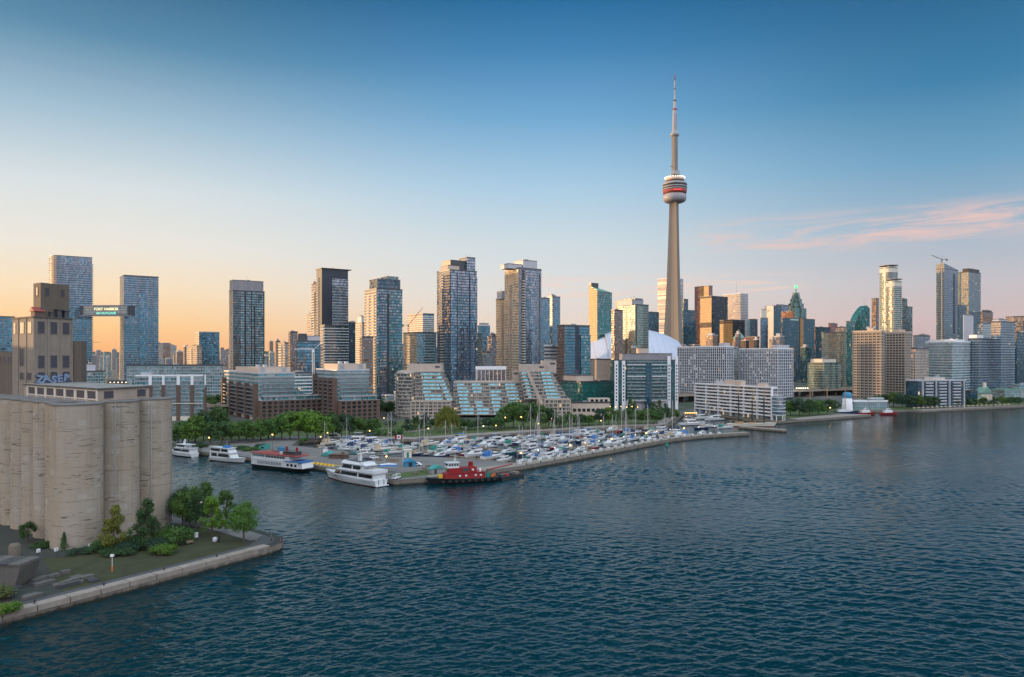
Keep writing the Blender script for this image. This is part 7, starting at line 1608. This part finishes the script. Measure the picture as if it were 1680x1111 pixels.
# ---------------------------------------------------------------- trees
def leafmat(name, dark, light, tip):
    m, n, b = mat(name); p = n.node('ShaderNodeNewGeometry').outputs['Position']
    oi = n.node('ShaderNodeObjectInfo').outputs['Random']
    f = n.noise(p, .45, 3, .6); f2 = n.noise(p, 3.5, 2, .6)
    k = n.rng(n.m('ADD', n.m('MULTIPLY', f, .6), n.m('MULTIPLY', f2, .4)), .34, .66)
    c = n.mix(k, dark + (1,), light + (1,)); c = n.mix(n.m('MULTIPLY', n.rng(f2, .55, .7), .5), c, tip + (1,))
    v = n.rng(oi, 0, 1, .7, 1.3); n.put(b.inputs['Base Color'], n.mix(1.0, c, n.comb(v, n.rng(oi, 0, 1, .78, 1.22), n.rng(oi, 1, 0, .6, 1.2)), 'MULTIPLY'))
    b.inputs['Roughness'].default_value = .65
    tr = n.node('ShaderNodeBsdfTranslucent'); n.put(tr.inputs[0], n.mix(1.0, c, (1.1, 1.4, .5, 1), 'MULTIPLY'))
    mx = n.node('ShaderNodeMixShader'); mx.inputs[0].default_value = .25; n.l.new(b.outputs[0], mx.inputs[1]); n.l.new(tr.outputs[0], mx.inputs[2])
    n.l.new(mx.outputs[0], n.n['Material Output'].inputs['Surface']); return m
LM = {'green': leafmat('mid_green_leaves', (.035, .085, .02), (.095, .19, .035), (.15, .25, .05)), 'dark': leafmat('dark_green_leaves', (.018, .052, .024), (.048, .11, .04), (.08, .145, .05)),
      'bright': leafmat('bright_green_leaves', (.05, .12, .02), (.13, .26, .035), (.19, .32, .05)), 'willow': leafmat('willow_leaves', (.075, .095, .025), (.16, .175, .045), (.21, .21, .06))}
M['bark'] = plain('bark', (.10, .075, .055), .9, .3, 2.0)
def crown(kind, n_, leaf, seed):
    """leaf cards through the volume of many small boughs, unit height 1, unit radius .5"""
    rr = random.Random(seed); b = MB(); lobes = []
    if kind == 'round':
        for i in range(34):
            th, ph = rr.uniform(0, 2 * math.pi), math.acos(rr.uniform(-.75, 1)); r_ = rr.uniform(.24, .36)
            lobes.append((r_ * math.sin(ph) * math.cos(th) * rr.uniform(.75, 1.15), r_ * math.sin(ph) * math.sin(th) * rr.uniform(.75, 1.15), .58 + .34 * math.cos(ph) * rr.uniform(.75, 1.1), rr.uniform(.07, .17)))
    elif kind == 'tall':
        for i in range(46):
            t_ = rr.random() ** 1.15; th = rr.uniform(0, 2 * math.pi); r_ = (.40 * (1 - t_) ** .75 + .03) * rr.uniform(.35, 1.08); lobes.append((r_ * math.cos(th), r_ * math.sin(th), .16 + .78 * t_, rr.uniform(.045, .10)))
    elif kind == 'cone':
        for i in range(30):
            t_ = i / 30; th = i * 2.4; r_ = .30 * (1 - t_) * rr.uniform(.6, 1.05); lobes.append((r_ * math.cos(th), r_ * math.sin(th), .08 + .86 * t_, .12 * (1 - t_) + .045))
    elif kind == 'willow':
        for i in range(34):
            th, q_ = rr.uniform(0, 2 * math.pi), rr.random() ** .6; lobes.append((.40 * q_ * math.cos(th), .40 * q_ * math.sin(th), .90 - .28 * q_ * q_, .09))
    elif kind == 'bush':
        for i in range(16):
            th = rr.uniform(0, 2 * math.pi); q_ = rr.random() ** .5; lobes.append((.38 * q_ * math.cos(th), .38 * q_ * math.sin(th), .25 + .42 * rr.random() * (1.1 - q_), rr.uniform(.12, .22)))
    for i in range(n_):
        L_ = rr.choice(lobes); d_ = Vector((rr.gauss(0, 1), rr.gauss(0, 1), rr.gauss(0, 1))).normalized(); r_ = L_[3] * rr.uniform(.35, 1.25)
        p = Vector(L_[:3]) + d_ * r_
        if kind == 'willow': p.z -= rr.random() ** 1.2 * .62 * (.35 + math.hypot(p.x, p.y)); p.z = max(p.z, .06)
        p.z = max(p.z, .03)
        nrm = (d_ * 1.0 + Vector((rr.gauss(0, .55), rr.gauss(0, .55), rr.gauss(.25, .55)))).normalized()
        a = nrm.orthogonal().normalized(); a.rotate(Matrix.Rotation(rr.uniform(0, 6.28), 3, nrm)); c = nrm.cross(a); s_ = leaf * rr.uniform(.6, 1.35)
        ax, cx = (s_, s_ * .62) if kind != 'willow' else (s_ * .5, s_ * .5)
        if kind == 'willow': a = Vector((rr.gauss(0, .1), rr.gauss(0, .1), 1)).normalized(); c = a.cross(nrm).normalized(); ax = s_ * 1.7; cx = s_ * .35
        b.face([p - a * ax, p + c * cx, p + a * ax, p - c * cx])
    return b
def trunkmesh(kind, seed):
    rr = random.Random(seed); b = MB()
    zt = {'round': .55, 'tall': .85, 'cone': .9, 'willow': .7, 'bush': .3}[kind]; r0 = .028
    b.tube((0, 0, 0), (.01, 0, zt * .5), r0, r0 * .7, 7); b.tube((.01, 0, zt * .5), (0, .01, zt), r0 * .7, r0 * .25, 6)
    for i in range(7):
        z = zt * rr.uniform(.35, .9); th = rr.uniform(0, 6.28); l_ = rr.uniform(.14, .26) * (1 if kind != 'cone' else .5); b.tube((0, 0, z), (l_ * math.cos(th), l_ * math.sin(th), z + l_ * .7), r0 * .4, r0 * .12, 5)
    return b
TP = {}
def tree_proto(kind, lm, var, near=False):
    k = (kind, lm, var, near)
    if k not in TP:
        n_ = {'round': 3200, 'tall': 2400, 'cone': 1800, 'willow': 3600, 'bush': 1500}[kind]; lf = {'round': .033, 'tall': .032, 'cone': .03, 'willow': .032, 'bush': .05}[kind]
        if near: n_ = int(n_ * 3.0); lf *= .55
        TP[k] = (crown(kind, n_, lf, var * 13 + len(kind)).mesh('crown', LM[lm]), trunkmesh(kind, var).mesh('trunk', M['bark']))
    return TP[k]
rt = random.Random(99)
def tree(x_, y_, h_, w_, kind, lm, label, group=None, name=None, near=False, z=2.0):
    c, t_ = tree_proto(kind, lm, rt.randrange(3), near)
    o = empty(name or {'willow': 'willow_tree', 'bush': 'shrub', 'cone': 'conical_tree'}.get(kind, 'leafy_tree'), (x_, y_, z), rt.uniform(0, 6.28), label, 'shrub' if kind == 'bush' else 'tree', group)
    for nm, me in (('trunk', t_), ('crown', c)): q_ = link(nm, me, o); q_.scale = (w_, w_ * rt.uniform(.9, 1.1), h_)
    return o
def tpx(u, vb, vt, wpx, kind, lm, label, group=None, near=False):
    Y_ = 49 * F / (vb - VH); return tree(X(u, Y_), Y_, (vb - vt) / F * Y_, wpx / F * Y_ * 1.12, kind, lm, label, group, near=near)
# by the silo
for a in ((45, 890, 856, 30, 'round', 'dark', 'dark round tree at the foot of the left silos'), (105, 903, 871, 18, 'cone', 'green', 'small pointed tree in front of the corner silo'), (165, 903, 872, 30, 'bush', 'green', 'low leafy bush at the middle of the corner silo'), (228, 897, 868, 40, 'bush', 'green', 'mid green bush between the poplar and the tall dark tree'), (306, 880, 858, 34, 'bush', 'dark', 'dark bush under the leafy tree by the silo end'), (130, 908, 893, 40, 'bush', 'dark', 'low dark scrub along the fence below the corner silo'), (187, 902, 828, 56, 'tall', 'willow', 'yellow green poplar against the silo wall'), (240, 899, 818, 62, 'tall', 'dark', 'tall dark tree against the right silo'), (286, 893, 843, 54, 'bush', 'green', 'big round bush at the right silo corner'),
    (212, 903, 878, 46, 'bush', 'dark', 'low dark hedge bush between the poplar and the dark tree'), (255, 902, 872, 44, 'bush', 'dark', 'low dark bush under the tall dark tree'), (165, 905, 886, 40, 'bush', 'dark', 'low dark bush under the poplar'), (70, 897, 884, 36, 'bush', 'dark', 'low dark bush behind the wire fence'), (10, 1008, 975, 44, 'bush', 'green', 'leafy bush hanging over the pier wall at the left edge'), (-14, 985, 950, 60, 'bush', 'willow', 'weedy bush beyond the bunker at the left edge'),
    (270, 908, 884, 46, 'bush', 'green', 'mid green bush on the lawn side below the big round bush'), (196, 910, 893, 50, 'bush', 'dark', 'low dark scrub on the lawn side of the poplar'), (322, 868, 806, 44, 'round', 'dark', 'dark tree behind the tallest young tree'), (300, 862, 796, 46, 'round', 'dark', 'dark tree half hidden behind the silo end'), (311, 866, 796, 58, 'round', 'green', 'leafy tree directly right of the silo end'), (337, 862, 788, 56, 'tall', 'green', 'tallest pointed young tree right of the silos'), (348, 878, 812, 52, 'tall', 'bright', 'bright young tree in the middle of the pier forecourt'), (371, 862, 802, 52, 'tall', 'green', 'slender tree at the water side of the forecourt'), (400, 888, 820, 56, 'round', 'bright', 'bright round tree standing alone near the pier end')):
    tpx(*a[:6], a[6], None, True)
# park behind the tour boats
park = [(292, 729, 700), (300, 728, 688), (310, 729, 692), (320, 727, 680), (334, 724, 674), (345, 728, 690), (352, 720, 667), (366, 722, 668), (364, 729, 692), (380, 727, 690), (392, 724, 690), (404, 722, 688), (416, 725, 693), (428, 722, 688), (440, 720, 690), (450, 722, 682), (462, 720, 678), (476, 722, 676), (490, 722, 674), (504, 720, 673), (518, 722, 676), (532, 722, 682), (546, 720, 677), (560, 719, 679), (574, 716, 682), (586, 714, 685), (600, 712, 688), (612, 708, 686)]
for i, (u, vb, vt) in enumerate(park):
    lm = 'dark' if u in (352, 366, 334, 546, 560, 574, 600) else ('bright' if 440 < u < 535 else 'green')
    tpx(u, vb + rt.uniform(-1, 1), vt, rt.uniform(30, 40), 'round', lm, f"{ {'dark': 'dark', 'bright': 'bright green', 'green': 'mid green'}[lm]} round park tree, {ORD[i + 1]} from the silo behind the tour boats", 'round park trees behind the tour boats')
for i, (u, vb, vt, w_) in enumerate(((305, 733, 722, 16), (331, 734, 722, 18), (368, 735, 725, 22), (395, 737, 728, 26), (412, 739, 730, 26), (428, 735, 724, 20), (500, 726, 714, 18))):
    tpx(u, vb, vt, w_, 'bush', 'dark' if i % 2 else 'green', f'low hedge shrub, {ORD[i + 1]} from the silo along the left quay', 'low shrubs along the left quay')
mid = [(626, 714, 698, 26, 'bush', 'green'), (650, 713, 697, 26, 'bush', 'green'), (640, 700, 684, 24, 'bush', 'dark'), (668, 708, 686, 22, 'tall', 'dark'), (682, 706, 683, 24, 'tall', 'dark'), (698, 704, 679, 24, 'tall', 'dark'), (715, 703, 684, 20, 'round', 'dark'), (756, 704, 686, 26, 'round', 'dark'), (770, 706, 688, 26, 'round', 'dark'), (786, 704, 687, 26, 'round', 'dark'), (802, 704, 684, 26, 'round', 'dark'), (816, 706, 682, 26, 'round', 'green'), (828, 703, 664, 30, 'round', 'green'), (842, 702, 658, 34, 'round', 'green'), (858, 703, 658, 34, 'round', 'green'), (872, 704, 660, 34, 'round', 'green'), (886, 704, 664, 32, 'round', 'green'), (900, 703, 668, 28, 'round', 'dark'), (918, 702, 682, 26, 'round', 'green'), (934, 700, 676, 28, 'round', 'green'), (950, 699, 678, 28, 'round', 'dark'), (966, 698, 680, 24, 'round', 'green'), (984, 698, 670, 28, 'round', 'dark'), (998, 697, 667, 26, 'round', 'green'), (1014, 697, 670, 26, 'round', 'green'), (1030, 697, 669, 26, 'round', 'green'), (1046, 696, 672, 28, 'round', 'green'), (1062, 696, 669, 28, 'round', 'green'), (1078, 695, 671, 26, 'round', 'green'), (1092, 692, 668, 26, 'round', 'dark'), (1106, 689, 671, 24, 'round', 'green')]
for i, (u, vb, vt, w_, k, lm) in enumerate(mid):
    tpx(u, vb, vt, w_, k, lm, f"{'shrub' if k == 'bush' else 'leafy tree'}, {ORD[i + 1]} from the left behind the marina promenade", 'trees behind the marina promenade')
tpx(733, 709, 666, 44, 'willow', 'willow', 'weeping willow with drooping pale branches before the greenhouse terraces')
for i, (u, vb, vt, w_) in enumerate(((1034, 668, 646, 14), (1041, 668, 650, 12), (1072, 668, 652, 16), (1082, 668, 648, 16), (1092, 667, 652, 14))):
    Y_ = 622; tree(X(u, Y_), Y_, (vb - vt) / F * Y_ * 1.1, w_ / F * Y_ * 1.2, 'tall', 'green', f'thin pale street tree, {ORD[i + 1]} from the left before the bowed waterfront house', 'street trees before the bowed waterfront house')
rgt = [(1297, 682, 656, 24, 'round'), (1312, 683, 654, 26, 'round'), (1328, 682, 655, 28, 'willow'), (1344, 681, 656, 26, 'round'), (1358, 680, 655, 24, 'round'), (1370, 676, 656, 22, 'round'), (1420, 664, 648, 22, 'round'), (1438, 664, 644, 22, 'round'), (1452, 666, 644, 22, 'round'), (1466, 668, 642, 24, 'round'), (1480, 670, 644, 24, 'round'), (1494, 670, 648, 22, 'round'), (1508, 670, 648, 22, 'round'), (1522, 670, 650, 22, 'round'), (1536, 670, 650, 20, 'round'), (1552, 668, 652, 18, 'round'), (1566, 668, 652, 18, 'round'), (1584, 667, 652, 18, 'round'), (1600, 667, 654, 18, 'tall'), (1614, 667, 652, 18, 'round'), (1630, 667, 652, 18, 'tall'), (1644, 666, 650, 18, 'round'), (1658, 665, 650, 20, 'round'), (1672, 665, 651, 20, 'round'), (1690, 665, 650, 20, 'round')]
for i, (u, vb, vt, w_, k) in enumerate(rgt):
    Y_ = 690 if 1400 < u < 1480 else 49 * F / (vb - VH)
    tree(X(u, Y_), Y_, (vb - vt) / F * Y_, w_ / F * Y_ * 1.15, k, 'dark' if i % 3 else 'green', f"shore tree, {ORD[i + 1]} from the white quayside apartments along the right shore", 'trees along the right shore')
# green gaps among the left blocks
rt2 = random.Random(12); gap = 'city trees in the gap between the brick piered house and the brick terrace'
for i in range(9):
    u = 336 + i * 4; Y_ = rt2.uniform(600, 700); tree(X(u, Y_), Y_, rt2.uniform(9, 14), rt2.uniform(9, 13), 'round', rt2.choice(['dark', 'green']), 'round city tree in the gap between the glass house and the left brick terrace', gap)
for i in range(14):
    u = 150 + i * 7; Y_ = rt2.uniform(760, 1300); tree(X(u, Y_), Y_, rt2.uniform(9, 14), rt2.uniform(10, 16), 'round', 'dark', 'distant dark city tree between the twin bridge towers', 'dark city trees between the twin bridge towers')
for i in range(10):
    u = 606 + i * 4.6; Y_ = rt2.uniform(600, 640); tree(X(u, Y_), Y_, rt2.uniform(7, 12), rt2.uniform(7, 11), 'round', 'dark', 'city tree between the right brick terrace and the greenhouse terraces', 'city trees right of the brick terraces')
# wooded land on the far horizon: one mass
hb = MB(); rr = random.Random(4)
for (Yd, z0, dens, wv, hv) in ((5200, 30, 240, (60, 160), (18, 34)), (8500, 58, 220, (100, 260), (18, 40))):
    for i in range(dens):
        u = -150 + 2000 * i / dens; x_ = X(u, Yd) ; w_ = rr.uniform(*wv); h_ = rr.uniform(*hv) + z0 * (1.0 if u < 700 else .35)
        n_ = 7; hb.loft([[(x_ + w_ * k * math.cos(2 * math.pi * j / n_), Yd + rr.uniform(-150, 150) * 0 + w_ * k * math.sin(2 * math.pi * j / n_), zz) for j in range(n_)] for k, zz in ((1.0, 0), (.95, h_ * .6), (.6, h_ * .92), (.15, h_))], 0, True, True, False, True)
hb.build('distant_woods', LM['dark'], label='dark wooded ridge along the far horizon', cat='woods', kind='stuff')
# ---------------------------------------------------------------- lamps
LAMPM = {}
def lamp_post(x_, y_, h_, label, group, bulb='lampwarm', z=2.0, r_=.32, arm=0):
    o = empty('street_lamp', (x_, y_, z), 0, label, 'lamp', group); k = (round(h_, 1), bulb, arm)
    if k not in LAMPM:
        b = MB(); b.tube((0, 0, 0), (0, 0, h_ - r_), .09, .06, 6); b.tube((0, 0, 0), (0, 0, .6), .16, .14, 6)
        g = MB(); g.ball((0, 0, h_), r_, n=8); c = MB(); c.lathe([(.01, h_ + r_ * 1.15), (r_ * 1.05, h_ + r_ * .8), (r_ * .9, h_ + r_ * .7)], 8, cap1=False)
        LAMPM[k] = (b.mesh('post', M['dgrey']), g.mesh('globe', M[bulb]), c.mesh('lamp_cap', M['dgrey']))
    for nm, me in zip(('post', 'globe', 'lamp_cap'), LAMPM[k]): link(nm, me, o)
    return o
def lamp_px(u, v, Y_, label, group, bulb='lampwarm', r_=.32):
    h_ = max(2.5, round(Z(v, Y_) - 2, 1)); return lamp_post(X(u, Y_), Y_, h_, label, group, bulb, 2.0, r_)
park_l = [(343, 718, 393), (447, 713, 372), (526, 717, 418), (537.5, 710, 413), (606.5, 707, 432), (630, 686, 520), (634, 749, 330), (702.5, 703, 436), (793, 699, 456), (813.6, 698, 466)]
for i, (u, v, Y_) in enumerate(park_l): lamp_px(u, v, Y_, f'lit amber lamp, {ORD[i + 1]} from the silo along the quay yard and promenade', 'amber lamps along the yard and promenade', 'lampwarm' if i != 8 else 'lampwhite', .36)
prom = [(829, 685, 474), (855, 684, 482), (884, 695, 480), (885.5, 686.5, 500), (890.5, 687, 497), (894, 686, 505), (905.5, 687, 512), (946, 692, 520), (986, 690, 500), (1022, 688, 517), (1072, 686, 528), (1098, 680, 560), (1126, 683, 540)]
for i, (u, v, Y_) in enumerate(prom): lamp_px(u, v, Y_, f'lit amber lamp, {ORD[i + 1]} from the willow along the marina promenade', 'amber lamps along the marina promenade', 'lampwarm', .4)
for i in range(15):
    x_, y_, a_ = wallpt(6 + i * 12.5, 6.6); lamp_post(x_, y_, 4.6, f'lit white lamp, {ORD[i + 1]} from the tug along the seawall', 'white lamps along the seawall', 'lampwhite' if i % 3 else 'lampwarm', 2.0, .22)
for i, (u, v, Y_) in enumerate(((1362, 669, 592), (1450, 670, 663), (1557, 661, 690), (1576, 655, 700), (1620, 653, 720), (1300, 664, 600), (1656, 660, 770))): lamp_px(u, v, Y_, f'lit amber lamp, {ORD[i + 1]} from the white apartments along the right shore', 'amber lamps along the right shore', 'lampwarm', .45)
for i in range(6): lamp_px(1001 + i * 9, 667 + (i % 2), 610, f'lit lamp, {ORD[i + 1]} from the left at the foot of the bowed waterfront house', 'lamps at the foot of the bowed waterfront house', 'lampwarm', .4)
for i in range(6): lamp_px(1307 + i * 3.6, 637, 850, f'lit white lamp, {ORD[i + 1]} from the left on the terrace behind the right shore trees', 'row of lamps behind the right shore trees', 'lampwhite', .7)
for i in range(7): lamp_px(181 + i * 6.4, 627.3, 715, f'lit roof terrace lamp, {ORD[i + 1]} from the left below the right bridge tower', 'lamps on the podium terrace', 'lampwhite', .45)
x_, y_ = G(330, 882); lamp_post(x_, y_, 9.5, 'tall unlit lamp post among the young trees right of the silos', None, 'conc_pale')
# umbrellas and beach things on the right shore
um = MB(); um.side([(-1.4, 2.0), (1.4, 2.0), (0, 2.7)], -1.4, 1.4, 0, 1.2); umm = um.mesh('canopy', M['tancv']); up_ = MB().tube((0, 0, 0), (0, 0, 2.1), .05, .05, 5).mesh('pole', M['white'])
for i in range(22):
    u = 1500 + i * 7.4; Y_ = 652 + (u - 1500) * .3; o = empty('beach_umbrella', (X(u, Y_), Y_, 2), 0, 'pale beach umbrella in the row on the right shore', 'umbrella', 'beach umbrellas on the right shore'); link('canopy', umm, o); link('pole', up_, o)

# ---------------------------------------------------------------- evening haze over the whole scene
hz = bpy.data.materials.new('evening_haze'); hz.use_nodes = True; hn = NT(hz.node_tree); hn.n.clear()
pv_ = hn.node('ShaderNodeVolumePrincipled'); pv_.inputs['Color'].default_value = (.80, .80, .90, 1); pv_.inputs['Density'].default_value = 0.9e-5; pv_.inputs['Anisotropy'].default_value = .35
ho_ = hn.node('ShaderNodeOutputMaterial'); hn.l.new(pv_.outputs[0], ho_.inputs['Volume'])
hb_ = MB(); hb_.box(-7000, 17000, -500, 9500, -3.5, 620); hb_.build('haze', hz, kind='stuff')
print('objects', len(COL.objects))
